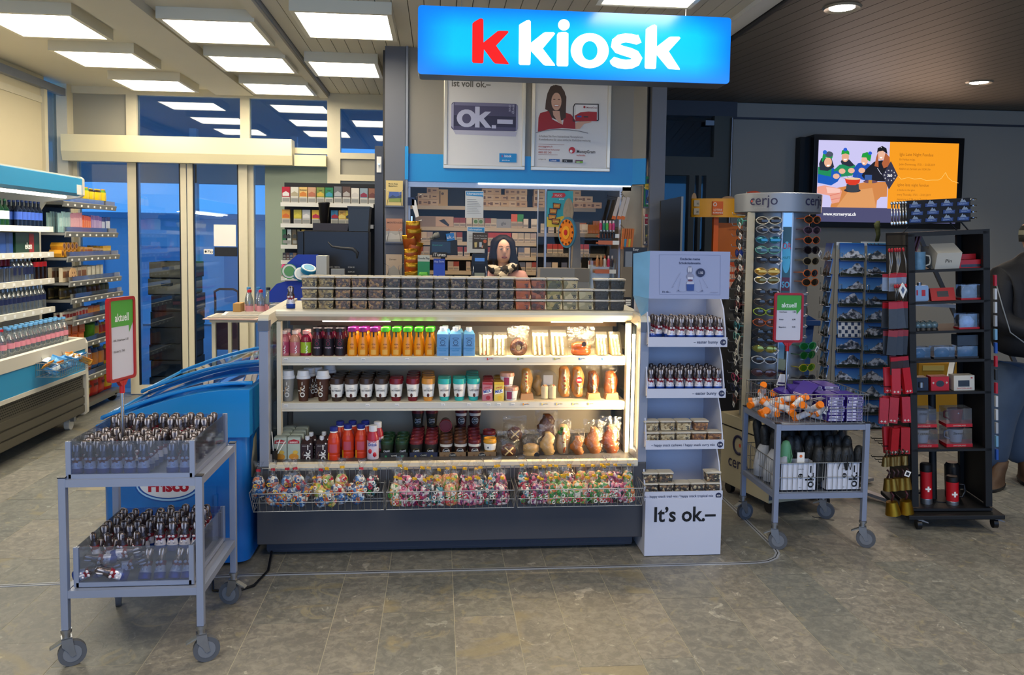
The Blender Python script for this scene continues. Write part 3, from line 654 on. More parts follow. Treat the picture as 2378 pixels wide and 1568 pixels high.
q=MB();q.box(-.032,.032,0,.03,0,.12)
for k,(px_,hh)in enumerate(((1352,.10),(1368,.085),(1383,.12))):
 put(q.mesh('tobacco_pouch',mat('tobp','#a4602c',.5,noise=.2)),'tobacco_pouch','orange-brown tobacco pouch on the upper right kiosk shelf','tobacco pouch',(AXp(px_,7.6),7.62,1.675),'tobacco pouches',sc_=(1,1,hh/.12))

 # ---------------------------------------------------------------- people
def skin_body(name,J,ED,mats,parent=None,sub=2,**k):
 me=bpy.data.meshes.new(name);ks=list(J);me.from_pydata([J[a][0]for a in ks],[(ks.index(a),ks.index(b))for a,b in ED],[])
 o=bpy.data.objects.new(name,me);COL.objects.link(o);md=o.modifiers.new('s','SKIN');md.use_smooth_shade=True
 sv=me.skin_vertices[0].data
 for i,a in enumerate(ks):
  r=J[a][1];sv[i].radius=r if isinstance(r,tuple)else(r,r)
 sv[0].use_root=True;sb=o.modifiers.new('u','SUBSURF');sb.levels=sub;sb.render_levels=sub
 bpy.context.view_layer.update();dg=bpy.context.evaluated_depsgraph_get();m2=bpy.data.meshes.new_from_object(o.evaluated_get(dg));o.modifiers.clear();o.data=m2
 for q in(mats if isinstance(mats,list)else[mats]):m2.materials.append(q)
 for p_ in m2.polygons:p_.use_smooth=True
 if parent:o.parent=parent
 return o
def head(parent,c,s=1.0,rz=0.0,skin=SKIN,tilt=0):
 """a face looking along -Y: skull, eyes, brows, nose, mouth, ears"""
 S=[];prof=[(-.115,.030,.036,.018),(-.105,.043,.055,.008),(-.085,.056,.072,.0),(-.06,.065,.083,.0),(-.03,.071,.090,.003),(0,.074,.094,.006),(.03,.075,.097,.008),(.06,.073,.095,.012),(.09,.060,.080,.018),(.108,.038,.052,.022),(.116,.012,.018,.024)]
 q=MB();q.stack([(z,rx,ry,0,cy)for z,rx,ry,cy in prof],20)
 q.add([(0,-.088,.020),(.0,-.112,-.028),(-.016,-.092,-.034),(.016,-.092,-.034),(-.010,-.085,.012),(.010,-.085,.012)],[(0,1,5),(0,4,1),(4,2,1),(5,1,3),(1,2,3)],0,True)
 for sg in(-1,1):q.ball((sg*.075,.012,-.01),.008,.018,.028,8,5)
 M_=Matrix.Translation(c)@Matrix.Rotation(rz,4,'Z')@Matrix.Rotation(tilt,4,'X')@Matrix.Scale(s,4);q.xf(M_);h=q.build('head',skin,parent)
 e=MB();
 for sg in(-1,1):e.ball((sg*.030,-.0835,.008),.0135,.009,.0075,10,6,0);e.ball((sg*.030,-.0885,.008),.0062,.0052,.0062,8,6,1)
 e.xf(M_);e.build('eye',[mat('eye_white','#d8d2c8',.3),mat('iris','#2c241e',.2)],h)
 b_=MB()
 for sg in(-1,1):b_.tube([(sg*.014,-.091,.028),(sg*.030,-.090,.034),(sg*.047,-.079,.028)],.0028,5)
 for sg in(-1,1):b_.tube([(sg*.015,-.0895,.011),(sg*.030,-.0925,.017),(sg*.045,-.082,.010)],.0016,5)
 b_.xf(M_);b_.build('eyebrow',mat('brow','#2a1d18',.7),h)
 l=MB();l.tube([(-.024,-.083,-.061),(-.010,-.091,-.058),(.010,-.091,-.058),(.024,-.083,-.061)],.004,6);l.tube([(-.020,-.083,-.066),(0,-.090,-.069),(.020,-.083,-.066)],.0045,6);l.xf(M_);l.build('lips',mat('lips','#8c4540',.4),h)
 return h
wo=E('person','dark-haired woman in black-white scarf and pink coat behind the kiosk glass','person',(.545,6.78,0))
HC=Vector((0,0,1.515))
J={'pel':((0,.02,.92),(.16,.11)),'wst':((0,.01,1.08),(.13,.09)),'chs':((0,.0,1.22),(.165,.10)),'nk0':((0,.01,1.335),(.075,.06)),'nk':((0,.015,1.42),(.048,.048)),
'sl':((-.15,.0,1.30),.058),'sr':((.17,.0,1.29),.06),'el':((-.25,-.02,1.07),.045),'er':((.27,-.02,1.06),.045),'hl':((-.16,-.22,1.10),.032),'hr':((.2,-.24,1.12),.032),'ll':((-.1,.02,.5),.08),'lr':((.1,.02,.5),.08),'fl':((-.1,.02,.06),.05),'fr':((.1,.02,.06),.05)}
ED=[('pel','wst'),('wst','chs'),('chs','nk0'),('nk0','nk'),('chs','sl'),('chs','sr'),('sl','el'),('sr','er'),('el','hl'),('er','hr'),('pel','ll'),('pel','lr'),('ll','fl'),('lr','fr')]
skin_body('body',J,ED,mat('pink_wool','#c79a94',.8,noise=.08,scale=30),wo)
q=MB();q.cyl((.0,.01,1.33),(0,.012,1.44),.05,14,0,.047);q.build('neck',SKIN,wo)
head(wo,HC,.98,0.06,mat('fair_skin','#d8ac92',.5,noise=.05,scale=25))
HAIR=mat('dark_hair','#120d0b',.6,noise=.3,scale=60,spec=.2)
h=MB();h.stack([(1.20,.10,.04,-.10,.03),(1.30,.075,.06,-.095,.03),(1.42,.042,.085,-.082,.03),(1.52,.034,.09,-.075,.025),(1.585,.05,.09,-.055,.02),(1.62,.06,.085,-.02,.02)],14)
h.stack([(1.22,.095,.04,.125,.03),(1.30,.075,.06,.11,.03),(1.42,.045,.085,.092,.03),(1.52,.035,.09,.078,.025),(1.585,.05,.09,.055,.02),(1.62,.06,.085,.02,.02)],14)
h.stack([(1.24,.15,.04,0,.09),(1.40,.12,.06,0,.075),(1.52,.09,.085,0,.05),(1.59,.084,.088,0,.03),(1.625,.065,.082,0,.025),(1.645,.03,.04,0,.025)],18)
h.build('hair',HAIR,wo)
q=MB();q.tube([(.10*math.cos(a),.015-.085*math.sin(a),1.355+.02*math.sin(2*a+1))for a in[2*PI*i/18 for i in range(18)]],.042,10,closed=True);q.tube([(.02,-.07,1.34),(-.03,-.11,1.27),(-.06,-.11,1.16)],.04,8,rs=[.035,.045,.035])
q.build('scarf',speckle('scarf_print',['#16161a','#16161a','#cfc8b4','#9b9484'],24,.8,.3),wo)

def boot(parent,x,y,rz,L_=.29):
 q=MB();q.stack([(.0,.048,.145,0,-.06),(.02,.052,.15,0,-.06),(.022,.047,.14,0,-.055),(.06,.044,.125,0,-.045),(.095,.042,.085,0,-.01),(.13,.047,.06,0,.02),(.17,.05,.06,0,.03)],16,ms=[1,1,0,0,0,0]);q.xf(Matrix.Translation((x,y,0))@Matrix.Rotation(rz,4,'Z'));q.build('boot',[mat('brown_leather','#4a3423',.6,noise=.2,scale=30),BLACK],parent)
 l=MB()
 for i in range(4):l.cyl((-.02,-.115+.022*i,.068+.010*i),(.02,-.115+.022*i,.068+.010*i),.003,5)
 l.xf(Matrix.Translation((x,y,.005))@Matrix.Rotation(rz,4,'Z'));l.build('laces',BLACK,parent)
DEN=mat('denim','#3a4a60',.85,noise=.3,scale=9,bump=.3);JKT=mat('black_jacket','#15161a',.7,noise=.3,scale=14,bump=.5)
mn=E('person','man in black jacket, jeans and brown boots at the right edge, seen sideways','person',(3.87,4.95,0))
J={'p':((.03,.0,.93),(.15,.16)),'kl':((-.13,.0,.50),(.115,.12)),'fl':((-.15,.04,.09),(.11,.11)),'kr':((.12,.12,.50),(.105,.12)),'fr':((.14,.15,.09),(.10,.10))}
skin_body('jeans',J,[('p','kl'),('kl','fl'),('p','kr'),('kr','fr')],DEN,mn)
J={'h':((.02,.02,.84),(.235,.20)),'w':((.02,.01,1.10),(.20,.18)),'c':((.02,.0,1.34),(.20,.16)),'n':((.03,-.02,1.50),(.10,.10)),'k':((.03,-.03,1.58),(.075,.08)),'s':((-.15,.0,1.39),.105),'e':((-.205,-.04,1.10),.095),'d':((-.05,-.22,1.05),.052),'t':((.23,.0,1.4),.08),'f':((.28,-.05,1.12),.07),'g':((.16,-.25,1.08),.05)}
skin_body('jacket',J,[('h','w'),('w','c'),('c','n'),('n','k'),('c','s'),('s','e'),('e','d'),('c','t'),('t','f'),('f','g')],JKT,mn)
q=MB();q.tube([(-.24,-.06,1.36),(-.235,-.12,1.22),(-.20,-.16,1.05),(-.12,-.20,.98),(-.06,-.22,1.0),(-.02,-.21,1.06)],.004,6);q.tube([(-.10,-.17,1.42),(-.08,-.185,1.36),(-.10,-.19,1.30),(-.085,-.19,1.22),(-.11,-.19,1.16)],.004,6);q.build('piping',mat('piping','#7d8388',.5),mn)
head(mn,Vector((.04,-.05,1.66)),.95,.5)
q=MB();q.stack([(1.645,.088,.098,.04,-.03),(1.69,.092,.102,.04,-.03),(1.72,.09,.10,.04,-.028),(1.75,.075,.085,.04,-.025),(1.775,.045,.05,.04,-.02),(1.785,.01,.01,.04,-.02)],18,ms=[0,1,0,2,1]);q.ball((.04,-.02,1.795),.022,m=2);q.xf(Matrix.Translation((0,0,-.01)))
q.build('knitted_hat',[mat('knit_a','#33352e',.9,bump=.6,scale=80),mat('knit_b','#8c8a76',.9,bump=.6,scale=80),mat('knit_c','#55564a',.9,bump=.6,scale=80)],mn)
for hx_,hy in((-.03,-.245),(.14,-.28)):
 hd_=skin_body('hand',{'w':((hx_,hy,1.05),.026),'p':((hx_+.005,hy-.05,1.045),(.036,.016)),**{'a%d'%i:((hx_-.024+.016*i,hy-.095-.008*(i in(1,2)),1.035),.009)for i in range(4)},**{'b%d'%i:((hx_-.024+.016*i,hy-.11,1.005),.008)for i in range(4)},'t':((hx_+.035,hy-.06,1.05),.010),'u':((hx_+.045,hy-.085,1.04),.009)},
[('w','p')]+[('p','a%d'%i)for i in range(4)]+[('a%d'%i,'b%d'%i)for i in range(4)]+[('p','t'),('t','u')],SKIN,mn,1)
boot(mn,-.14,-.04,-.9);boot(mn,.16,.10,-.5)

# the second passer-by, hidden behind the sunglasses stand but for the dark sleeve
m2_=E('person','person in a dark padded coat mostly hidden behind the sunglasses stand','person',(2.35,5.62,0))
J={'h':((.0,.02,.66),(.21,.18)),'w':((.0,.01,.95),(.19,.16)),'c':((.02,.0,1.28),(.17,.14)),'n':((.05,-.0,1.42),(.08,.08)),'s':((-.13,.0,1.34),.075),'e':((-.25,.03,1.05),.075),'d':((-.10,-.16,.98),.05),'t':((.2,.0,1.34),.07),'f':((.28,-.05,1.1),.07),'g':((.16,-.18,1.02),.05)}
skin_body('coat',J,[('h','w'),('w','c'),('c','n'),('c','s'),('s','e'),('e','d'),('c','t'),('t','f'),('f','g')],JKT,m2_)
J={'p':((0,.02,.75),.12),'kl':((-.09,.02,.45),.075),'fl':((-.09,.04,.08),.06),'kr':((.1,.02,.45),.075),'fr':((.1,.04,.08),.06)}
skin_body('trousers',J,[('p','kl'),('kl','fl'),('p','kr'),('kr','fr')],BLK2,m2_)
head(m2_,Vector((.10,-.01,1.53)),.92,.2);boot(m2_,-.09,.03,0);boot(m2_,.1,.03,0)
q=MB();q.stack([(1.50,.085,.09,.10,.035),(1.58,.086,.095,.10,.02),(1.62,.07,.08,.10,.02),(1.645,.03,.04,.10,.02)],16);q.build('hair',HAIR,m2_)
# ---------------------------------------------------------------- open chilled display counter
CW=mat('cooler_white','#d8d0bc',.35);CPOST=mat('cooler_post','#8a90a0',.35,.15);CDARK=mat('cooler_front','#46464b',.45,.1,noise=.05,scale=5)
cool=E('refrigerated_display','long open refrigerated display with drinks and sandwiches under the blue sign','refrigerator',(0,0,0))
XL,XR=-.865,1.065
q=MB();q.box(XL-.015,XR+.0,3.93,4.72,.085,.475);q.build('base_panel',CDARK,cool,bevel=.004)
q=MB();q.box(XL+.02,XR-.05,4.0,4.65,.02,.085);q.box(XL+.02,XR-.05,3.985,4.0,.035,.09);q.build('plinth',mat('plinth','#343a48',.5,.1),cool)
for x,y in((XL+.06,4.05),(XR-.06,4.04),(XL+.06,4.6),(XR-.06,4.6)):
 q=MB();q.cyl((x-.015,y,.028),(x+.015,y,.028),.028,14,0);q.box(x-.02,x+.02,y-.01,y+.03,.03,.062,1);q.build('caster',[BLACK,STEEL],cool)
for s,x in((1,XL),(-1,XR)):
 a,b_=sorted((x,x+s*.045));q=MB();q.box(a,b_,3.93,3.97,.475,1.15);q.box(a,b_,4.66,4.72,.475,1.24);q.box(a,b_,3.97,4.66,.475,.52);q.build('side_frame',CPOST,cool,bevel=.003)
 q=MB();q.prism([(3.925,1.15),(3.925,1.205),(3.945,1.222),(4.72,1.245),(4.72,1.20),(4.0,1.17),(3.975,1.15)],a-.002,b_+.002,0,'yz');q.box(a-.003,b_+.003,3.922,3.976,1.145,1.195,1);q.build('side_cap',[CW,mat('cap_grey','#5b6272',.4)],cool)
 xx=x+s*.03;q=MB();q.box(xx-.003,xx+.003,3.97,4.66,.52,1.17);q.build('side_pane',GLASS,cool)
 xi=x+s*.047;a,b_=sorted((xi,xi+s*.02));q=MB();q.box(a,b_,4.12,4.17,.47,1.17);q.build('inner_post',CW,cool)
 # canopy with rounded nose
q=MB();q.prism([(4.10,1.200),(4.094,1.212),(4.10,1.225),(4.12,1.232),(4.72,1.232),(4.72,1.205),(4.30,1.185),(4.16,1.172)],XL+.047,XR-.047,0,'yz');q.build('canopy',CW,cool)
q=MB();q.box(XL+.06,XR-.06,4.42,4.55,1.12,1.19);q.build('air_duct',mat('duct','#7a6550',.6),cool)
q=MB();q.box(XL+.05,XR-.05,4.56,4.60,.44,1.19);q.build('rear_panel',mat('rear_panel','#b9af9a',.5),cool)
q=MB()
for zc in(.90,.915,.93,.95,.66,.675,.69,.71,1.13):
 for i in range(150):
  x=XL+.07+i*(XR-XL-.14)/149;q.box(x-.0016,x+.0016,4.5585,4.5605,zc-.0016+.0,zc+.0016)
tag(q.build('vent_holes',BLACK,cool),kind='stuff')
for z in(.985,.745):
 q=MB();q.box(XL+.06,XR-.06,4.17,4.55,z-.015,z);q.build('shelf',CW,cool)
 q=MB();q.box(XL+.052,XR-.052,4.145,4.17,z-.042,z+.003);q.box(XL+.055,XR-.055,4.14,4.146,z-.028,z+.0,1);q.build('price_rail',[CW,mat('rail_clear','#c9c6bd',.25)],cool)
q=MB();q.box(XL+.05,XR-.05,4.05,4.57,.44,.455);q.prism([(4.05,.44),(4.05,.456),(3.965,.488),(3.925,.488),(3.925,.462),(3.94,.44)],XL+.045,XR-.045,0,'yz');q.build('deck',CW,cool)
q=MB();q.box(XL+.06,XR-.06,3.922,3.926,.466,.472);q.build('lip_strip',mat('lip_gold','#e0c9a0',.3,.4),cool)
q=MB()
n_=118
for i in range(n_):
 x=XL+.07+i*(XR-XL-.15)/(n_-1);q.add([(x-.0045,3.975,.4862),(x+.0045,3.975,.4862),(x+.0045,4.008,.4738),(x-.0045,4.008,.4738)],[(0,1,2,3)])
tag(q.build('grille_slots',mat('slot','#4b463d',.8),cool),kind='stuff')
# lights inside
WARM=emis('warm_tube',(1,.80,.45),16)
q=MB();q.cyl((-.60,4.2,1.168),(-.25,4.2,1.168),.0045,8);q.build('light_tube',emis('cool_tube',(1,.80,.72),9),cool)
q=MB();q.cyl((.60,4.2,1.168),(.88,4.2,1.168),.0045,8);q.build('light_tube',WARM,cool)
q=MB();q.cyl((XR-.052,4.04,.52),(XR-.052,4.04,1.12),.008,8);q.build('light_tube',WARM,cool)
def llight(nm,loc,rot,a,b_,e,c):
 o=area(nm,loc,rot,a,b_,e,c);o.parent=cool;return o
llight('canopy_light_left',(-.3,4.2,1.155),(math.radians(-12),0,0),.75,.02,1.3,(1,.80,.68))
llight('canopy_light_right',(.62,4.2,1.155),(math.radians(-12),0,0),.75,.02,5.5,(1,.76,.42))
llight('side_light',(XR-.056,4.06,.82),(0,math.radians(90),math.radians(-20)),.6,.02,7.5,(1,.72,.38))
# price tickets
def ticket(x,z,c=None):
 q=MB();q.box(x-.010,x+.010,4.1385,4.1395,z-.014,z-.002,0)
 for k in range(6):q.box(x-.008+k*.0028,x-.0066+k*.0028,4.1382,4.1386,z-.012,z-.006-.002*(k%2),1)
 if c:q.box(x-.010,x-.003,4.138,4.1386,z-.014,z-.002,2);q.box(x+.0,x+.025,4.1382,4.1390,z-.009,z-.007,1);q.box(x+.0,x+.02,4.1382,4.1390,z-.006,z-.004,2)
 q.build('price_ticket',[PAPER,mat('tick_ink','#5d6478',.6),fl(c or '#888888')],cool)
for px_ in(663,713,790,844,946,1037):ticket(AXp(px_,4.14),.984)
for px_ in(663,854,923,1031,1092,1138,1162,1195):ticket(AXp(px_,4.14),.743)
for px_,c in((1137,'#c8433a'),(1208,'#7b9a3a'),(1294,'#a3a43a'),(1352,'#3d68a8'),(1405,'#3d68a8')):ticket(AXp(px_,4.14),.984,c)
for px_,c in((1222,'#e09a3c'),(1266,'#d8c070'),(1300,'#d8c070'),(1338,'#d8c070'),(1374,'#e0a060')):ticket(AXp(px_,4.14),.743,c)

# ---------------------------------------------------------------- goods on the upper shelf
Z1,Z2,Z3=.9855,.7455,.4555
NM={}
def pal2(n):return ORD[n]
def bottle(name,lab,body,cap,label=None,h=.15,r=.0275,tx=None,txc='#ffffff',loc=(0,0,0),group=None,cat='bottle',square=False,capc=None,rot=PI/2,lz=(.12,.55),txs=.034,neck=.013):
 t=E(name,lab,cat,loc,0,group);q=MB();n=16
 q.lathe([(.001,0),(r*.93,0),(r,.004),(r,h*.60),(r*.80,h*.74),(neck,h*.84),(neck,h*.9)],n);q.build('body',body,t)
 c=MB();c.lathe([(neck*1.15,h*.86),(neck*1.3,h*.862),(neck*1.3,h*.985),(neck*1.15,h),(.001,h)],14);c.build('cap',cap,t)
 if label:
  l=MB();l.lathe([(r+.0006,h*lz[0]),(r+.0006,h*lz[1])],n);lb=l.build('label',label,t)
  if tx:
   l=MB();l.text(tx,0,h*(lz[0]+lz[1])/2-(0 if rot else .006),txs,0,0,.015,1,'c',rot,cyl=r+.0013)
   l.xf(Matrix.Translation((txs*.35 if rot else 0,0,0)));l.build('print',fl(txc),lb)
 return t
def juice(px_,cap,lab,y=4.20,grp=None,z=Z1):
 k='J'+cap
 loc=(AXp(px_,y),y,z)
 if k in NM:return dup(NM[k],loc,RN.uniform(-.1,.1),lab,grp)
 t=E('juice_bottle',lab,'bottle',loc,0,grp);q=MB()
 q.stack([(0,.024,.024,0,0),(.004,.026,.026,0,0),(.05,.0265,.0265,0,0),(.085,.022,.022,0,0),(.105,.0165,.0165,0,0),(.125,.0175,.0175,0,0)],16)
 q.build('body',mat('orange_juice','#e08a10',.25,spec=.6,noise=.05),t)
 c=MB();c.lathe([(.0205,.126),(.0225,.128),(.0225,.147),(.020,.150),(.001,.150)],18);c.build('cap',mat('cap'+cap,cap,.35),t)
 l=MB();l.wrap(-.004,.004,.100,.128,.0205,0,2,.0215);l.build('seal_strip',mat('seal'+cap,'#1d3a26' if cap=='#4cc02a' else '#241c22',.5),t)
 l=MB();l.wrap(-.014,.014,.008,.034,.0272);
 for a in range(10):
  a0,a1=2*PI*a/10,2*PI*(a+1)/10;r_=.0274
  for A,B in((a0,a1),):
   pts=[(.010*math.cos(A),.062+.0035*math.sin(A)),(.010*math.cos(B),.062+.0035*math.sin(B)),(.0085*math.cos(B),.062+.0022*math.sin(B)),(.0085*math.cos(A),.062+.0022*math.sin(A))]
   l.add([(r_*math.sin(p[0]/r_),-r_*math.cos(p[0]/r_),p[1])for p in pts],[(0,1,2,3)],1)
 l.ball((0,-.0245,.046),.008,.004,.006,10,5,2)
 l.build('print',[mat('juice_lab','#d9a348',.5),BLACK,mat('juice_dot','#b36a22',.5)],t)
 NM[k]=t;return t
gA,gB='orange juice bottles with purple caps','orange juice bottles with green caps'
for i,px_ in enumerate((818,843,869)):juice(px_,'#7c1c6a','orange juice bottle with purple cap, %s from left in front row'%ORD[i],grp=gA)
for i,px_ in enumerate((829,853,880)):juice(px_-2,'#7c1c6a','orange juice bottle with purple cap, %s from left in the row behind'%ORD[i],4.27,gA)
for i,px_ in enumerate((895,921,947,973,999)):juice(px_,'#4cc02a','orange juice bottle with bright green cap, %s from left in front row'%ORD[i],grp=gB)
for i,px_ in enumerate((899,925,950,976,1002)):juice(px_,'#4cc02a','orange juice bottle with bright green cap, %s from left in the row behind'%ORD[i],4.27,gB)
ok1=bottle('drink_bottle','pink drink bottle with dark pink label, leftmost on the upper shelf',mat('pink_drink','#c06a72',.2,noise=.1),mat('pale_cap','#d9c0b4',.4),mat('pink_label','#a43c5a',.5),tx='ok.\u2013',loc=(AXp(659,4.2),4.2,Z1),h=.132)
bottle('drink_bottle','peach drink bottle with rose label and vertical ok lettering',mat('peach_drink','#b5806a',.2,noise=.1),mat('pale_cap'),mat('rose_label','#b5606c',.5),tx='ok.\u2013',loc=(AXp(685,4.2),4.2,Z1),h=.132)
bottle('drink_bottle','dark red drink bottle with lime green label',mat('red_drink','#7c1430',.2),mat('pink_cap','#e09a94',.4),mat('lime_label','#8fae2a',.5),tx='ok.\u2013',loc=(AXp(710,4.2),4.2,Z1),h=.132)
for i,px_ in enumerate((666,690,714)):dup(ok1,(AXp(px_+1,4.27),4.27,Z1),0,'pale-capped drink bottle in the back row, %s from left'%ORD[i],'back row drinks')
sm=bottle('smoothie_bottle','dark berry smoothie bottle with black cap, left one in front',mat('berry','#4a0c1e',.15),mat('black_cap','#141013',.4),mat('berry_label','#171019',.5),tx='energise',txc='#c8a8b8',loc=(AXp(737,4.2),4.2,Z1),h=.147,r=.0265,lz=(.03,.62),rot=0,txs=.010,neck=.019,group='berry smoothies')
l=MB();l.tube([(.009*math.cos(a),-.0272,.066+.010*math.sin(a))for a in[2*PI*i/12 for i in range(12)]],.0011,4,closed=True);l.tube([(.008*math.cos(a),-.0272,.083+.003*math.sin(a))for a in[2*PI*i/12 for i in range(12)]],.0009,4,closed=True);l.build('print',mat('berry_mark','#8c2a4c',.5),sm)
for i,(px_,y)in enumerate(((763,4.2),(790,4.2),(747,4.27),(772,4.27),(797,4.27))):dup(sm,(AXp(px_,y),y,Z1),0,['dark berry smoothie bottle with black cap, middle one in front','dark berry smoothie bottle with black cap, right one in front','dark berry smoothie bottle in the back row, left','dark berry smoothie bottle in the back row, middle','dark berry smoothie bottle in the back row, right'][i],'berry smoothies')
def carton(name,lab,w_,d_,h,c,loc,top='#dfe6ea',tops=.016,capc='#f0f0ee',decor=None,rz=0,grp=None,slope=.018):
 t=E(name,lab,'carton',loc,rz,grp);q=MB();q.box(-w_/2,w_/2,-d_/2,d_/2,0,h-slope)
 q.build('body',c,t,bevel=.002);q=MB();a=w_/2-.001;b_=d_/2-.001
 q.add([(-a,-b_,h-slope),(a,-b_,h-slope),(a,b_,h-slope),(-a,b_,h-slope),(-a*.7,-b_*.3,h),(a*.7,-b_*.3,h),(a*.7,b_*.6,h),(-a*.7,b_*.6,h)],[(0,1,5,4),(1,2,6,5),(2,3,7,6),(3,0,4,7),(4,5,6,7)]);q.build('shoulder',mat('sh'+top,top,.35),t)
 if capc:q=MB();q.lathe([(tops,h-.006),(tops,h+.014),(tops*.9,h+.017),(.001,h+.017)],14);q.build('cap',mat('cc'+capc,capc,.35),t)
 if decor:
  q=MB();ms=decor(q,-d_/2-.0022);q.build('print',ms,t)
 return t
def coco(q,y):
 q.flat(ell(0,.094,.016,.0045,16),y,0);q.flat(ell(0,.094,.013,.0028,16),y-.0003,1);q.flat(ell(0,.073,.0125,.0135,18),y,0);q.flat(ell(0,.073,.0100,.011,18),y-.0003,1)
 q.flat(ell(-.003,.075,.0015,.0028,8),y-.0006,0);q.flat(ell(.003,.075,.0015,.0028,8),y-.0006,0)
 q.text('innocent',0,.054,.009,0,y,.01);q.text('COCONUT',0,.038,.011,2,y,.015);q.text('WATER',0,.027,.011,2,y,.015);q.box(-.02,.02,y,y+.0002,.012,.014,2)
 return[mat('navy','#1d3156',.5),mat('coco_body'),mat('sea_ink','#3a8abf',.5)]
cb=mat('coco_body','#5f93c6',.4)
cc=carton('coconut_water_carton','pale blue coconut water carton, left one in front',.061,.06,.135,cb,(AXp(1029,4.2),4.2,Z1),'#7cc4ee',decor=coco,grp='coconut water cartons')
for i,(px_,y)in enumerate(((1059,4.2),(1090,4.2),(1035,4.28),(1064,4.28))):dup(cc,(AXp(px_,y),y,Z1),RN.uniform(-.05,.05),'pale blue coconut water carton, '+['middle one in front','right one in front','left one behind','right one behind'][i],'coconut water cartons')
# sandwich packs
BREAD=mat('pale_bread','#e3c48c',.7,noise=.15,scale=30,bump=.3);TOAST=mat('toast','#c79552',.7,noise=.2,scale=30);FILL=speckle('filling',['#f0e2c0','#d98a4a','#c9d08a','#e8d5a0','#b5502e'],90,.6,.2)
def wedge(px_,lab,y=4.23,z=Z1,w_=.062,h=.125,wrap=False):
 t=E('sandwich_pack',lab,'sandwich',(AXp(px_,y),y,z),RN.uniform(-.1,.1));q=MB()
 q.prism([(-.045,0),(.05,0),(.05,h*.93),(.03,h*.93)],-w_/2,w_/2,0,'yz');q.build('clear_box',TUB,t)
 for k in range(3):
  q=MB();x0=-w_/2+.005+k*(w_-.010)/3;q.prism([(-.036,.004),(.046,.004),(.046,h*.82),(.03,h*.82)],x0,x0+.008,0,'yz');q.build('bread_slice',mat('white_bread','#f1e3c4',.8,noise=.08,scale=30)if wrap else BREAD,t)
  q=MB();q.prism([(-.034,.006),(.044,.006),(.044,h*.8),(.03,h*.8)],x0+.008,x0+.013,0,'yz');q.build('filling',FILL,t)
 return t
for i,px_ in enumerate((1128,1163)):wedge(px_,'brightly lit clear pack of white sandwich, %s of two beside the cartons'%['left','right'][i],wrap=True,w_=.070)
for i,px_ in enumerate((1257,1300)):wedge(px_,'clear pack of white sandwich between the two pastry bags, %s'%['left','right'][i],wrap=True,w_=.085,h=.14)
for i,px_ in enumerate((1400,1432)):wedge(px_,'clear pack of brown triangle sandwiches, %s of two at the shelf end'%['left','right'][i],w_=.060,h=.13)
def bag(t,w_,h,d_=.02,crimp=True,z0=0.,m_=None,seed=0):
 rr=random.Random(seed or RN.random());q=MB();nx,nz=8,10
 for s in(-1,1):
  vs=[]
  for j in range(nz+1):
   for i in range(nx+1):
    u=i/nx*2-1;v=j/nz;e=(1-abs(u)**3)*(math.sin(PI*min(v*1.12+.04,1)))**.6
    vs.append((u*w_/2*(1+.03*rr.uniform(-1,1)),s*d_*e+rr.uniform(-.0025,.0025),z0+v*h+(rr.uniform(-.006,.006)if j==nz else 0)))
  fs=[(j*(nx+1)+i,j*(nx+1)+i+1,(j+1)*(nx+1)+i+1,(j+1)*(nx+1)+i)for j in range(nz)for i in range(nx)]
  q.add(vs,fs,0,True)
 return q.build('clear_bag',m_ or BAG,t)
CRUST=mat('crust','#8f5420',.5,noise=.3,scale=20,bump=.3);DCR=mat('dark_crust','#552a10',.45,noise=.4,scale=24,bump=.3);GOLDC=mat('golden_crust','#ad6e28',.5,noise=.25,scale=22,bump=.3);PALE=mat('pale_roll','#b08d58',.6,noise=.2,scale=20,bump=.3)
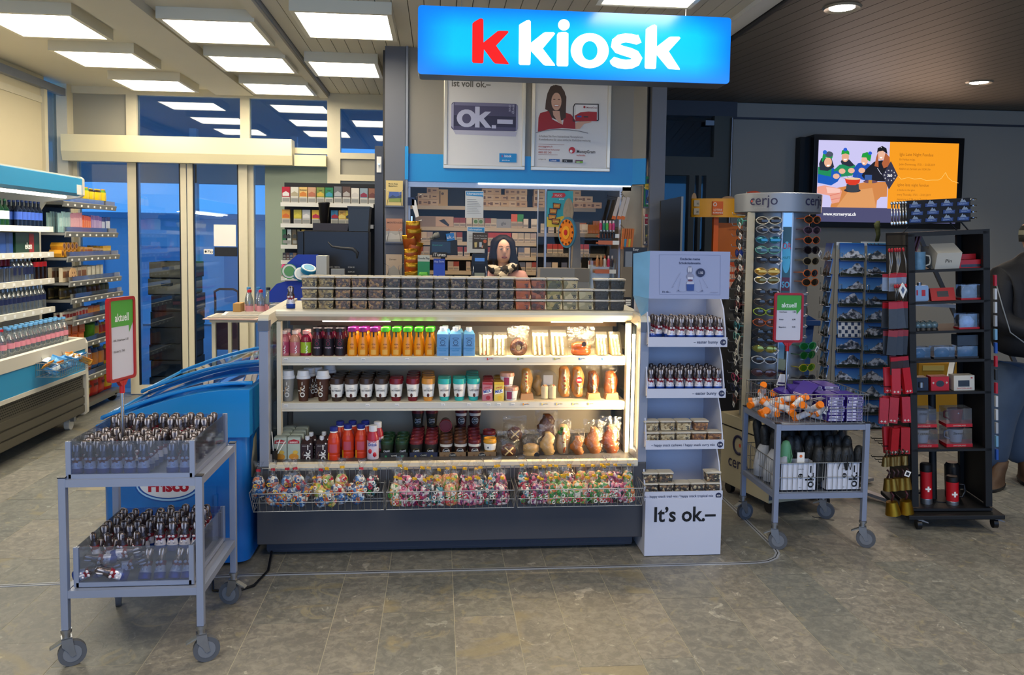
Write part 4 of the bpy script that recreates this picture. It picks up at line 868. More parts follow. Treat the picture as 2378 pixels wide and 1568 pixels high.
def bread(name,lab,px_,y,z,w_,h,kind,crust,lean=-.18,cat='sandwich',bagw=None,bagh=None,extra=None):
 t=E(name,lab,cat,(AXp(px_,y),y,z),0,rot=(lean,0,RN.uniform(-.08,.08)));q=MB();c_z=h*.5
 if kind=='baguette':
  q.stack([(h*(1-math.cos(PI*i/10))/2*.92+.004,max(w_/2*math.sin(PI*i/10)**.45,.004),max(.026*math.sin(PI*i/10)**.5,.004),.004*math.sin(i*1.3),0)for i in range(11)],14)
  q.build('bread',crust,t);q=MB();q.stack([(h*.12,.006,.006,0,-.024),(h*.3,.008,.010,.003,-.027),(h*.6,.009,.010,-.002,-.027),(h*.84,.006,.006,.002,-.022)],8);q.build('filling',FILL,t)
 elif kind=='round':
  q.ball((0,0,w_*.47),w_*.47,.03,w_*.46,18,10);q.build('bread',crust,t);q=MB();q.tube([(-.02,-.024,w_*.25),(0,-.031,w_*.5),(.022,-.026,w_*.72)],.0045,6);q.tube([(.02,-.024,w_*.3),(0,-.031,w_*.5),(-.022,-.026,w_*.72)],.003,6);q.build('score_mark',BREAD,t)
 elif kind=='ring':
  q.tube([(.030*math.cos(a),-.002,.040+.032*math.sin(a))for a in[2*PI*i/18 for i in range(18)]],.018,10,closed=True);q.build('bread',crust,t)
 elif kind=='bun':
  q.stack([(0,w_*.36,.024,0,0),(.01,w_*.44,.03,0,0),(h*.22,w_*.45,.032,0,0),(h*.27,w_*.40,.026,0,0),(h*.32,w_*.45,.032,0,0),(h*.52,w_*.43,.03,0,0),(h*.60,w_*.2,.012,0,0)],16);q.build('bread',crust,t)
 elif kind=='twist':
  q.stack([(h*.92*i/12+.004,w_*.50*(math.sin(PI*min(i+.5,12)/12.6)**.5)*(1+.14*(i%2)),.026*(math.sin(PI*min(i+.5,12)/12.6)**.5)*(1+.12*(i%2)),.008*math.sin(i*.8),0)for i in range(13)],12);q.build('bread',crust,t)
 if extra:extra(t)
 bag(t,bagw or w_*1.25,bagh or h*1.18,.032,seed=hash(px_)%97+3);return t
def sticker(c,x,z,r,txt=None):
 def f(t):
  q=MB();q.cyl((x,-.036,z),(x,-.0375,z),r,20,0)
  if txt:q.text(txt,x,z-r*.32,r*.95,1,-.038,.02,.9)
  q.build('sticker',[mat('stk'+c,c,.4),PAPER],t)
 return f
bread('pastry_bag','chocolate-glazed ring pastry in a clear bag on the upper shelf',1206,4.22,Z1,.09,.10,'ring',mat('choc_glaze','#4a2412',.3,noise=.5,scale=120,bump=.6),-.1,'pastry',.115,.155)
bread('pastry_bag','golden sticky bun with black round sticker in a clear bag',1352,4.22,Z1,.12,.12,'bun',mat('glazed_bun','#8f4416',.25,noise=.3,scale=14),-.1,'pastry',.15,.15,sticker('#1a1412',.01,.06,.013))

# ---------------------------------------------------------------- middle shelf
def cup(name,lab,h,rb,rt,body,lidm,px_,y,z,lid='flat',decor=None,grp=None,cat='cup',rz=0):
 t=E(name,lab,cat,(AXp(px_,y),y,z),rz,grp);q=MB();hb=h*(.80 if lid!='travel' else .76)
 q.lathe([(.001,0),(rb,0),(rt,hb)],18);q.build('body',body,t);l=MB()
 if lid=='travel':l.lathe([(rt*1.08,hb-.004),(rt*1.12,hb),(rt*1.10,hb+.008),(rt*.98,hb+.012),(rt*.90,h-.004),(rt*.86,h),(.001,h-.003)],20)
 elif lid=='bowl':l.lathe([(rt*1.05,hb-.002),(rt*1.05,hb+.006),(rt*1.0,hb+.008),(rt*.96,h-.006),(rt*1.0,h-.005),(rt*1.0,h),(rt*.85,h),(rt*.82,h-.008),(.001,h-.008)],20)
 else:l.lathe([(rt*1.05,hb-.004),(rt*1.06,hb),(rt*1.0,h),(.001,h-.001)],20)
 l.build('lid',lidm,t)
 if decor:q=MB();ms=decor(q,rb,rt,hb);q.build('print',ms,t)
 return t
def okdec(colr,w_=.022):
 def f(q,rb,rt,hb):
  r=(rb+rt)/2+.0015;q.text('ok.\u2013',0,.022,.052,0,0,.01,1,'l',PI/2,cyl=r+.0013)
  q.tube([(r*math.sin(a)*1.0,-r*math.cos(a)-.001,.06+.02*math.sin(a*9))for a in(-.9,-.75,-.6,-.45)],.002,5,1);q.xf(Matrix.Rotation(.35,4,'Z'));return[fl(colr),mat('cream_ink','#c9a47a',.5)]
 return f
WL_=mat('white_lid','#c8ccd4',.4)
cup('coffee_drink_cup','tall grey coffee drink cup with white travel lid, leftmost',.16,.024,.033,mat('grey_cup','#84837e',.5),WL_,668,4.215,Z2,'travel',okdec('#c8c8c4'),'travel lid cups')
t1=cup('coffee_drink_cup','tall brown coffee drink cup with white travel lid and swirl, second from left',.16,.024,.033,mat('brown_cup','#4a2a1c',.5),WL_,704,4.215,Z2,'travel',okdec('#d8d4cc'),'travel lid cups')
dup(t1,(AXp(750,4.215),4.215,Z2),-.3,'tall brown coffee drink cup with white travel lid, third from left','travel lid cups')
for i,(px_,y)in enumerate(((735,4.33),(765,4.40),(718,4.30))):dup(t1,(AXp(px_,y),y,Z2),.4*i,'tall brown cup with travel lid, %s in the row behind'%['middle one','right one','left one'][i],'travel lid cups')
def latdec(acc):
 def f(q,rb,rt,hb):
  q.lathe([(rb+(rt-rb)*.022/hb+.0008,.022),(rb+(rt-rb)*.95+.0008,hb*.95)],18,m=0);rr=rt+.0012
  q.wrap(-.001,.001,.0,.001,rr);q.text('LATTESSO',0,.054,.0125,1,0,.022,.92,cyl=rr+.0005);q.text('CAFF\u00c8',0,.068,.006,1,0,0,1.3,cyl=rr+.0005)
  q.stack([(.022+.010*(1-math.cos(PI*i/6)),max(.0065*math.sin(PI*i/6),.0004),.002,0,-rr+.003-.0008)for i in range(7)],10,2)
  return[PAPER,mat('navy_ink','#1e2740',.5),mat('bean','#4a1d14',.4)]
 return f
LC={'brown':('#3a2a22','brown'),'red':('#6e1420','dark red'),'amber':('#c98a3a','amber'),'teal':('#2fa9a4','turquoise')}
for i,(px_,k)in enumerate(((782,'brown'),(816,'brown'),(851,'brown'),(886,'brown'),(921,'red'),(960,'red'),(996,'amber'),(1034,'teal'),(1069,'teal'),(1102,'teal'))):
 if 'L'+k not in NM:
  NM['L'+k]=cup('coffee_cup','',.118,.024,.034,mat('lat_'+k,LC[k][0],.4),mat('latlid_'+k,LC[k][0],.3),px_,4.21,Z2,'flat',latdec(k),'coffee cups of the middle shelf');t=NM['L'+k]
 else:t=dup(NM['L'+k],(AXp(px_,4.21),4.21,Z2),RN.uniform(-.5,.2))
 t['label']='white coffee cup with %s lid, %s in front row'%(LC[k][1],ORD[i])
 for j,y in enumerate((4.285,4.36,4.435)):
  if px_ in(921,1034,1069)and j>0:continue
  dup(NM['L'+k],(AXp(px_,4.21)+.0+RN.uniform(-.004,.004),y,Z2),RN.uniform(-.5,.5),'white coffee cup with %s lid behind the %s front cup, row %s'%(LC[k][1],ORD[i],['two','three','four'][j]),'coffee cups of the middle shelf')
def milk(c2,tx='MILK'):
 def f(q,y):
  q.flat([(-.022,.055),(.022,.065),(.022,.045),(-.022,.035)],y,0);q.text('energy',0,.070,.013,3,y-.0003,.01,1,'c',.2);q.text(tx,0,.046,.021,1,y-.0005,.03,.85,'c',.2);q.flat(ell(.004,.018,.012,.012,12),y,2);q.flat([(-.026,.10),(.026,.10),(.026,.085),(-.026,.09)],y,2);return[PAPER,mat('milk_blue','#1c3f96',.5),mat('mk'+c2,c2,.5),mat('mk_red','#b0263a',.5)]
 return f
m1=carton('milk_drink_carton','red and white energy milk carton',.055,.05,.108,mat('milk_a','#b3707a',.45),(AXp(1134,4.2),4.2,Z2),'#7a2030',capc=None,decor=milk('#9c2a34'),slope=.006)
m2=carton('milk_drink_carton','yellow and white energy milk carton',.052,.05,.108,mat('milk_b','#d8bf58',.45),(AXp(1161,4.2),4.2,Z2),'#7a5a20',capc=None,decor=milk('#d8b030'),slope=.006)
for j,y in enumerate((4.27,4.34)):
 dup(m1,(AXp(1136,y),y,Z2),0,'red milk carton in the %s row'%['second','third'][j]);dup(m2,(AXp(1161,y),y,Z2+.004*j),0,'yellow milk carton in the %s row'%['second','third'][j])
def yog(q,rb,rt,hb):
 q.wrap(-.028,.0,.01,.05,rt+.001,0);q.wrap(.004,.022,.01,.012,rt+.001,1);q.text('birchermuesli',.004,.012,.010,1,0,0,1,'l',PI/2,cyl=rt+.002);return[mat('berry_print','#8c2a50',.5),mat('navy_ink')]
y1=cup('yogurt_cup','white and purple yogurt cup, lower one of the stack',.072,.030,.038,mat('yog','#d8d8dc',.4),mat('yoglid','#b98a78',.3),1190,4.21,Z2,'flat',yog)
dup(y1,(AXp(1180,4.24),4.24,Z2+.071),.2,'white and purple yogurt cup, upper one of the stack')
bread('wrapped_sandwich','grainy baguette sandwich in a clear bag beside the yogurt cups',1226,4.24,Z2,.062,.175,'baguette',mat('grain_crust','#a87a35',.6,noise=.4,scale=60,bump=.5),-.15)
def wrapbox(t):
 for s in(-1,1):
  q=MB();q.lathe([(.001,0),(.019,0),(.020,.062),(.013,.070),(.001,.072)],14,(s*.021,-.012,.004));q.build('tortilla_roll',mat('tortilla','#d9cdb4',.7,noise=.1,scale=30),t)
  q=MB();q.ball((s*.021,-.014,.071),.014,.014,.008);q.build('filling',FILL,t)
 q=MB();q.box(-.026,.026,.012,.014,.07,.125);q.build('paper_label',mat('lilac_paper','#9aa0b8',.6),t)
tw=E('wrap_box','clear domed box with two cut tortilla wraps','sandwich',(AXp(1277,4.24),4.24,Z2));wrapbox(tw)
q=MB();q.prism(rrect(-.045,.045,0,.15,.035,5),-.034,.03);q.build('clear_box',TUB,tw)
bread('wrapped_sandwich','long golden baguette in a clear bag behind the wrap box',1315,4.25,Z2,.070,.185,'baguette',GOLDC,-.12)
bread('wrapped_sandwich','pale golden baguette with round red discount sticker',1346,4.24,Z2,.066,.185,'baguette',GOLDC,-.12,extra=sticker('#c8141e',.004,.10,.0175,'50%'))
bread('wrapped_sandwich','dark striped grilled roll in a paper sleeve',1382,4.24,Z2,.062,.160,'baguette',DCR,-.12)
bread('wrapped_sandwich','dark grilled roll with white paper at the right end of the middle shelf',1424,4.24,Z2,.075,.160,'baguette',mat('charred','#7a4218',.45,noise=.6,scale=14),-.12)
for px_ in(1226,1382,1424):
 q=MB();q.prism([(-.036,0),(.036,0),(.03,.035),(-.03,.03)],-.040,.03,0);sl=q.build('paper_sleeve',mat('sleeve_paper','#b08660',.7),None,(AXp(px_,4.235),4.238,Z2));tag(sl,'brown paper sleeve round the foot of the sandwich, '+{1226:'grainy baguette',1382:'dark striped roll',1424:'rightmost roll'}[px_],'paper sleeve')
bread('wrapped_sandwich','small sandwich in a loose clear bag left of the wrap box',1252,4.30,Z2,.05,.12,'twist',PALE,-.1)

# ---------------------------------------------------------------- bottom deck
def jd(q,y):
 q.flat([(-.028,.10),(.028,.10),(.026,.115),(0,.122),(-.026,.115)],y,0);q.text('SARASAY',0,.103,.011,1,y-.0004,.02,.9);q.flat(ell(.0,.032,.024,.018,16),y,2);q.flat(ell(.008,.055,.013,.010,14),y-.0002,3);q.flat([(-.03,.0),(.03,.0),(.03,.016),(-.03,.012)],y-.0004,4);return[mat('jd_red','#a82430',.5),PAPER,mat('jd_or','#cc8a2a',.5),mat('jd_ye','#d8b24a',.5),mat('jd_br','#6b4a22',.5)]
j1=carton('juice_carton','small fruit juice carton with straw, leftmost on the deck',.064,.05,.135,mat('jc','#aab5a8',.5),(AXp(651,4.09),4.09,Z3),'#8f9a94',capc=None,decor=jd,slope=.004)
j2=dup(j1,(AXp(683,4.09),4.09,Z3),0,'small fruit juice carton with oranges, second on the deck')
for i,y in enumerate((4.16,4.23,4.30)):
 for k,px_ in enumerate((653,685)):dup(j1,(AXp(px_,4.09),y,Z3),0,'small fruit juice carton in the %s column, row %s behind'%(['left','right'][k],['two','three','four'][i]),'juice cartons behind')
def chd(q,y):
 q.text('ok.\u2013',.018,.010,.046,0,y,.02,1,'l',PI/2);q.text('choco drink',-.022,.085,.008,0,y,.0,1,'l');q.flat(ell(.020,.098,.004,.004,10),y,0);q.tube([(-.02,y,.02),(-.014,y,.03),(-.02,y,.045),(-.013,y,.06)],.001,4,1);return[PAPER,mat('ch_br','#8a6a5a',.5)]
k1=carton('chocolate_drink_carton','dark brown chocolate drink carton with white cap, left one',.060,.055,.115,mat('choco','#2a161a',.45),(AXp(713,4.09),4.09,Z3),'#2a161a',decor=chd,capc='#c9ccd2',tops=.012,grp='chocolate drink cartons')
for i,(px_,y)in enumerate(((747,4.09),(722,4.17),(752,4.18))):dup(k1,(AXp(px_,y),y,Z3),.1,'dark brown chocolate drink carton with white cap, '+['right one in front','left one behind','right one behind'][i],'chocolate drink cartons')
def isod(loc,lab,h=.185):
 t=E('shake_bottle',lab,'bottle',loc,0,'red shake bottles');q=MB()
 q.lathe([(.001,0),(.029,0),(.031,.006),(.031,.045),(.0295,.05),(.031,.06),(.031,h*.60),(.027,h*.72),(.019,h*.83),(.019,h*.86)],18);q.build('body',mat('shake_red','#c23a1e',.3,noise=.12,scale=10),t)
 q=MB();q.lathe([(.0195,h*.85),(.0195,h*.885)],16);q.build('collar',PAPER,t);q=MB();q.lathe([(.020,h*.885),(.021,h*.89),(.021,h*.985),(.018,h),(.001,h)],18);q.build('cap',mat('royal_cap','#1c2a78',.35),t)
 q=MB();q.wrap(-.02,.02,.062,.105,.0316,0);q.wrap(-.031,-.022,.02,.06,.0317,1);q.build('label',[mat('shake_lab','#b0485a',.5),mat('shake_yel','#d8a820',.5)],t);return t
s1=isod((AXp(775,4.06),4.06,Z3-.003),'red-orange shake bottle with blue cap, left one standing forward',.19)
for i,(px_,y)in enumerate(((808,4.10),(839,4.10),(790,4.17),(819,4.18),(849,4.18))):dup(s1,(AXp(px_,y),y,Z3),0,'red-orange shake bottle with blue cap, '+['middle one in front','right one in front','left one in the second row','middle one in the second row','right one in the second row'][i])
t=E('yogurt_drink_bottle','white yogurt drink bottle with strawberries and white cap','bottle',(AXp(867,4.07),4.07,Z3));q=MB()
q.stack([(0,.028,.028,0,0),(.005,.030,.030,0,0),(.115,.030,.030,0,0),(.135,.028,.028,0,0),(.155,.020,.020,0,0),(.16,.0195,.0195,0,0)],18,ms=[0,0,1,1,1]);q.build('body',[mat('yog_white','#c6bfd0',.35),mat('yog_pink','#a8283c',.35)],t)
q=MB();q.lathe([(.0205,.16),(.0205,.188),(.018,.190),(.001,.190)],18);q.build('cap',WL_,t)
q=MB();q.text('Jogurt',0,.107,.020,0,0,.02,.9,cyl=.0313);q.text('Drink',0,.088,.022,1,0,.02,.9,cyl=.0313);q.stack([(.05,.002,.002,-.012,-.0285),(.056,.009,.003,-.012,-.0285),(.068,.009,.003,-.012,-.0285),(.073,.004,.002,-.012,-.0285)],10,0);q.stack([(.032,.002,.002,.010,-.0285),(.038,.010,.003,.010,-.0285),(.050,.009,.003,.010,-.0285),(.056,.004,.002,.01,-.0285)],10,0);q.ball((-.008,-.0285,.012),.010,.003,.007,12,6,1);q.build('print',[mat('straw_red','#b81c2c',.4),mat('milk_blue')],t)
dup(t,(AXp(878,4.15),4.15,Z3),0,'white yogurt drink bottle standing behind the front one')
# display trays with lidded latte cups
def tray(px0,px1,lab,c,cm):
 x0,x1=AXp(px0,4.08),AXp(px1,4.08);t=E('cup_tray',lab,'tray',((x0+x1)/2,4.08,Z3));w_=(x1-x0)/2-.002;q=MB()
 q.box(-w_,w_,0,.38,0,.006);q.box(-w_,w_,0,.004,.0,.042);q.box(-w_,-w_+.003,0,.38,0,.042);q.box(w_-.003,w_,0,.38,0,.042);q.build('box',cm,t)
 q=MB();q.flat(ell(0,.02,.020,.019,18),-.001,0);q.text('CAFF\u00c9',0,.023,.011,1,-.0016,.02);q.text('LATTE',0,.011,.011,1,-.0016,.02)
 for s in(-1,1):q.flat(ell(s*.042,.022,.006,.008,8),-.001,2)
 q.build('print',[mat('tray_dk','#14161c',.5),mat('tray_w','#b7b7b0',.5),mat('tray_'+c,c,.5)],t);return t
tray(882,951,'dark green-patterned cup tray on the deck','#2f7a4c',mat('tray_a','#23282a',.6));tray(951,1021,'dark blue-patterned cup tray on the deck','#8a7a3a',mat('tray_b','#262c46',.6))
tray(1021,1088,'brown cardboard cup tray, left one','#6b4c30',mat('tray_c','#7d6448',.7));tray(1088,1159,'brown cardboard cup tray, right one','#6b4c30',mat('tray_c'))
def cafdec(base,ring):
 def f(q,rb,rt,hb):
  r=(rb+rt)/2+.003;q.lathe([(rb+(rt-rb)*.85,hb*.78),(rt+.0006,hb*.99)],18,m=3)
  for k,(rr_,mm)in enumerate(((.020,2),(.018,0))):
   pts=ell(0,.036,rr_,rr_,20);q.add([((r+.0006*(k+1))*math.sin(p[0]/r),-(r+.0006*(k+1))*math.cos(p[0]/r),p[1])for p in pts],[tuple(range(20))],mm)
  q.text('CAFF\u00c9',0,.039,.0125,1,0,.02,.95,cyl=r+.0019);q.text('LATTE',0,.026,.0125,1,0,.02,.95,cyl=r+.0019);return[BLACK,mat('caf_w','#c4c8ce',.5),mat('ring_'+ring,ring,.5),mat('top_'+base,base,.5)]
 return f
CAF={'green':('#1c3a24','#24301f','#3a4a30'),'crimson':('#6a1f28','#2b2724','#7a6a3a'),'brown':('#4a2a1c','#3a2218','#b9b4ac'),'red':('#571420','#3c1a20','#b9b4ac')}
for i,(px_,k)in enumerate(((900,'green'),(935,'green'),(969,'crimson'),(1004,'crimson'),(1039,'brown'),(1073,'brown'),(1106,'red'))):
 lidc,bc,rc=CAF[k]
 for j in range(5 if k!='green' else 3):
  y=4.115+j*.070;z=Z3+.010+(.0 if k=='green' else .010*j)+(.0 if j<4 else 0)
  z=Z3+.0065
  if k!='green' and j>=3:z=Z3+.0065
  lab='latte cup with %s lid, %s column, %s'%(k,ORD[i],['front row','second row','third row','fourth row','rearmost row'][j])
  if 'C'+k not in NM:NM['C'+k]=cup('latte_cup',lab,.098,.026,.033,mat('caf_'+k,bc,.4),mat('caflid_'+k,lidc,.35),px_,y,z,'bowl',cafdec('#c8c4bc' if k in('brown','red')else bc,rc),'latte cups on the deck')
  else:dup(NM['C'+k],(AXp(px_,4.115)+(y-4.115)*.02,y,z),RN.uniform(-.2,.2),lab,'latte cups on the deck')
  # second layer of lidded cups standing on the rear ones
for i,(px_,k)in enumerate(((972,'crimson'),(1005,'crimson'),(1074,'red'),(1106,'red'))):
 if k=='crimson' or k=='red':dup(NM['C'+k],(AXp(px_,4.39),4.40,Z3+.105),0,'latte cup with dark lid on top of the rear row, %s of four'%ORD[i],'latte cups on the deck')
cp=dup(NM['Cred'],(AXp(1037,4.36)-.0,4.30,Z3+.150),0,'latte cup lying on its side on top, round lid facing front',None,rot=(PI/2,0,0))
cy=cup('latte_cup','latte cup with mustard yellow lid at the right of the trays',.100,.025,.033,mat('tan_cup','#b58a4a',.5),mat('mustard','#c98f2a',.35),1142,4.12,Z3+.0065,'bowl',lambda q,rb,rt,hb:(q.lathe([(rb+(rt-rb)*.5,hb*.5),(rt+.0008,hb*.93)],18,m=0),q.ball((-.012,-.0315,.055),.004,.002,.005,8,5,1),[PAPER,mat('navy_ink')])[-1])
cup('latte_cup','blue-grey latte cup with dark lid behind the yellow-lidded one',.105,.026,.034,mat('bluegrey_cup','#5d6472',.5),mat('caflid_red'),1140,4.22,Z3+.02,'bowl')
t=E('straw_cup','black paper cup with white drinking straws in the left corner','cup',(AXp(632,4.0),4.02,.478));q=MB();q.lathe([(.001,0),(.016,0),(.021,.058),(.0215,.058),(.020,.058),(.015,.004),(.001,.004)],16);q.build('body',BLACK,t)
for a,b_ in((-.01,.15),(.03,.11),(.055,.10)):
 q=MB();q.cyl((0,0,.01),(a,.0,b_),.0025,8);q.build('straw',PAPER,t)
bread('wrapped_sandwich','round dark pretzel roll in a clear bag, leftmost of the deck breads',1186,4.10,Z3,.085,.12,'round',DCR,-.1,bagw=.12,bagh=.145)
bread('wrapped_sandwich','soft square bun with round black sticker in a clear bag',1239,4.10,Z3,.095,.13,'bun',PALE,-.1,bagw=.112,bagh=.15,extra=sticker('#141012',.028,.022,.014))
bread('wrapped_sandwich','pale smooth roll in a clear bag beside the square bun',1278,4.10,Z3,.070,.145,'twist',PALE,-.1,bagw=.09,bagh=.175)
def leafx(t):
 q=MB()
 for k in range(7):q.ball((-.012+RN.uniform(-.014,.014),-.02,.135+RN.uniform(-.016,.02)),.012,.006,.010,7,4)
 q.build('salad_leaf',mat('lettuce','#2f5a1e',.6,noise=.4,scale=50),t)
bread('wrapped_sandwich','pale baguette sandwich with green salad leaves',1315,4.12,Z3,.070,.185,'baguette',mat('pale_baguette','#a88a66',.6,noise=.2,scale=20),-.12,bagh=.2,extra=leafx)
bread('wrapped_sandwich','small brown sandwich in paper between salad baguette and long roll',1348,4.10,Z3,.062,.12,'twist',CRUST,-.1,bagh=.15)
bread('wrapped_sandwich','glossy brown pretzel croissant leaning in a clear bag',1386,4.12,Z3,.078,.165,'twist',CRUST,-.12,bagw=.11,bagh=.195)
bread('wrapped_sandwich','large dark pretzel twist in a shiny bag at the right end of the deck',1426,4.12,Z3,.085,.175,'twist',mat('pretzel','#6f3614',.35,noise=.4,scale=18,bump=.3),-.12,bagw=.115,bagh=.21)
bread('wrapped_sandwich','dark roll in a clear bag behind the pretzel roll',1200,4.25,Z3+.05,.09,.13,'round',DCR,-.1,bagw=.13,bagh=.14)
bread('wrapped_sandwich','dark wrapped roll behind the salad baguette',1275,4.30,Z3+.03,.09,.17,'twist',DCR,-.1,bagw=.13,bagh=.19)

# ---------------------------------------------------------------- snack tubs on the canopy
def nutmix(n,cols,sc_=95):return speckle('mix_'+n,cols,sc_,.4,.5)
MIX={'pale nut':nutmix('pale',['#978564','#c8b482','#665848','#a8956a']),'hazel':nutmix('hazel',['#84745a','#bca670','#5a4a38','#957e54']),'raisin':nutmix('raisin',['#4c383c','#8a6650','#b08858','#5e4246']),
'dark berry':nutmix('berry',['#24222f','#3a3348','#8c7a68','#1e1c26','#553e40']),'apricot':nutmix('apricot',['#c05a1c','#d06a28','#a84818','#b05020'],30),'dried fruit':nutmix('fruit',['#9a4a28','#7c3420','#b46038','#4a2420'],45),
'kiwi':nutmix('kiwi',['#7c7a48','#a89c60','#58583a','#c0aa70'],45),'coconut':nutmix('coco',['#b0a47c','#c8b488','#8c8460','#d0c09a'],40),'white chip':nutmix('chip',['#b9b08c','#c8bf9e','#a39a78'],30),'blueberry':nutmix('bb',['#10121c','#181a26','#0c0e16'],90),
'cashew':nutmix('cashew',['#c2ac86','#d0bc98','#8c7450','#e0d0b0'],80),'curry nut':nutmix('curry',['#a4683a','#c08850','#7c4a28'],80),'trail mix':nutmix('trail',['#2c2226','#d8c8a8','#5a3a2c','#1c181c','#a07c54'],80)}
TUBM={}
def tubmeshes(k):
 if k not in TUBM:
  a=MB();a.add([(-.034,-.028,.002),(.034,-.028,.002),(.034,.028,.002),(-.034,.028,.002),(-.038,-.032,.042),(.038,-.032,.042),(.038,.032,.042),(-.038,.032,.042)],[(0,3,2,1),(0,1,5,4),(1,2,6,5),(2,3,7,6),(3,0,4,7),(4,5,6,7)])
  TUBM[k]=a.mesh('snacks',MIX[k])
 return TUBM[k]
def tubproto():
 t=E('snack_tub','','tub',(0,0,0));
 q=MB();bt=rrect(-.036,.036,-.030,.030,.008,3);tp=rrect(-.041,.041,-.035,.035,.009,3);n=len(bt)
 q.add([(p[0],p[1],0)for p in bt]+[(p[0],p[1],.051)for p in tp],[tuple(reversed(range(n)))]+[(i,(i+1)%n,n+(i+1)%n,n+i)for i in range(n)],0,False);q.build('tub',TUB,t)
 q=MB();q.prism(rrect(-.0435,.0435,-.0375,.0375,.010,3),.049,.0545,0,'xy');q.prism(rrect(-.038,.038,-.032,.032,.009,3),.0545,.0565,0,'xy');q.build('lid',clear('tub_lid','#f6efe0',.06,.2,body=.6),t)
 q=MB();q.text('ok.\u2013',.018,.006,.026,0,0,.03,1,'l',PI/2);q.xf(Matrix.Rotation(-.09,4,'X'));q.xf(Matrix.Translation((.010,-.0325,.0)));q.build('print',BLACK,t)
 o=bpy.data.objects.new('snacks',tubmeshes('pale nut'));COL.objects.link(o);o.parent=t
 return t
TP=tubproto();used=[False]
def tub(x,y,z,kind,lab,grp,rz=0,sc_=None):
 if not used[0]:
  used[0]=True;TP.location=(x,y,z);TP['label']=lab;TP['group']=grp
  for c in TP.children:
   if c.name.startswith('snacks'):c.data=tubmeshes(kind)
  return TP
 return dup(TP,(x,y,z),rz,lab,grp,None,sc_,{'snacks':tubmeshes(kind)})
kinds=['pale nut','pale nut','raisin','raisin','raisin','dark berry','dark berry','dark berry','dark berry','dark berry','dark berry','dark berry','dark berry','apricot','dried fruit','kiwi','coconut','white chip','blueberry','blueberry']
tier=['bottom','middle','top']
X0=AXp(721,4.2);X1=AXp(1431,4.2)
for i,k in enumerate(kinds):
 for j in range(3):
  if i==17 and j==2:continue
  kk='hazel' if(k=='pale nut' and i==1)else k
  tub(X0+(X1-X0)*i/19+RN.uniform(-.002,.002),4.195+RN.uniform(-.003,.003),1.2325+j*.0567,kk,'%s snack tub, %s tier of the %s stack from the left'%(k,tier[j],ORD[i]),'snack tubs on the display canopy',RN.uniform(-.03,.03))
  # a second row of stacks behind, only their lids show
for i in range(0,13,1):tub(X0+.02+(X1-X0)*i/19,4.285,1.2325+2*.0567,'pale nut','snack tub in the rear row, top of the %s stack from the left'%ORD[i],'rear snack tubs',RN.uniform(-.04,.04))
for i in range(0,13,1):
 for j in(0,1):tub(X0+.02+(X1-X0)*i/19,4.285,1.2325+j*.0567,'raisin','snack tub in the rear row, %s tier of the %s stack'%(tier[j],ORD[i]),'rear snack tubs',0)
 # ---------------------------------------------------------------- foil chocolate bunnies
FOIL=mat('silver_foil','#5c5456',.28,.8,noise=.35,scale=60,bump=.4);BW=mat('bunny_white','#cfcad0',.3,.2);BB=mat('bunny_blue','#1f4294',.3,.3);BR=mat('bunny_red','#8c2432',.3,.3)
def bunny_proto():
 t=E('chocolate_bunny','','chocolate bunny');q=MB()
 q.stack([(0,.021,.013,0,0),(.003,.023,.016,0,0),(.024,.0235,.016,0,0),(.025,.023,.016,0,0),(.046,.019,.015,0,0),(.050,.017,.0135,0,0),(.054,.0195,.0150,0,0),(.066,.0205,.0160,0,-.001),(.078,.0155,.012,0,0),(.085,.0145,.0105,0,0),(.103,.0165,.0105,0,.001),(.112,.013,.008,0,.001),(.116,.004,.003,0,.001)],12,ms=[2,2,1,1,1,3,3,0,0,0,0,0])
 q.build('body',[FOIL,BW,BB,BR],t)
 for s in(-1,1):
  e=MB();e.stack([(.086,.001,.001,s*.0055,-.0095),(.090,.0028,.002,s*.0058,-.0095),(.102,.0034,.002,s*.0068,-.0092),(.109,.0022,.0015,s*.0068,-.0076),(.112,.0006,.0006,s*.007,-.006)],8);e.build('ear',BW,t)
 f=MB();f.ball((-.0075,-.0155,.0605),.0075,.0035,.0056,8,5,0);f.ball((.0075,-.0155,.0605),.0075,.0035,.0056,8,5,0);f.ball((0,-.017,.064),.0022,.002,.0018,6,4,1);f.ball((-.0045,-.0148,.070),.0019,.0015,.0026,6,4,2);f.ball((.0045,-.0148,.070),.0019,.0015,.0026,6,4,2);f.ball((0,-.0165,.057),.0042,.002,.0014,6,4,1)
 f.build('face',[BW,BR,BLACK],t)
 b_=MB();b_.prism([(-.009,.052),(-.009,.045),(0,.0485),(.009,.045),(.009,.052),(0,.0495)],-.0165,-.013);b_.build('bow_tie',BR,t)
 h=MB();h.ball((-.009,-.014,.036),.005,.003,.005,8,5);h.ball((.009,-.014,.036),.005,.003,.005,8,5);h.build('paw',BW,t)
 return t
BP=bunny_proto();bu=[False]
def bunny(loc,lab,grp=None,rz=0,rot=None,s=1.0):
 if not bu[0]:
  bu[0]=True;BP.location=loc;BP.rotation_euler=rot or(0,0,rz);BP.scale=(s,)*3;tag(BP,lab,None,grp);return BP
 return dup(BP,loc,rz,lab,grp,rot,s)
bunny((AXp(676,4.19)-.002,4.19,1.2325),'foil chocolate bunny standing alone left of the snack tubs',s=1.0)

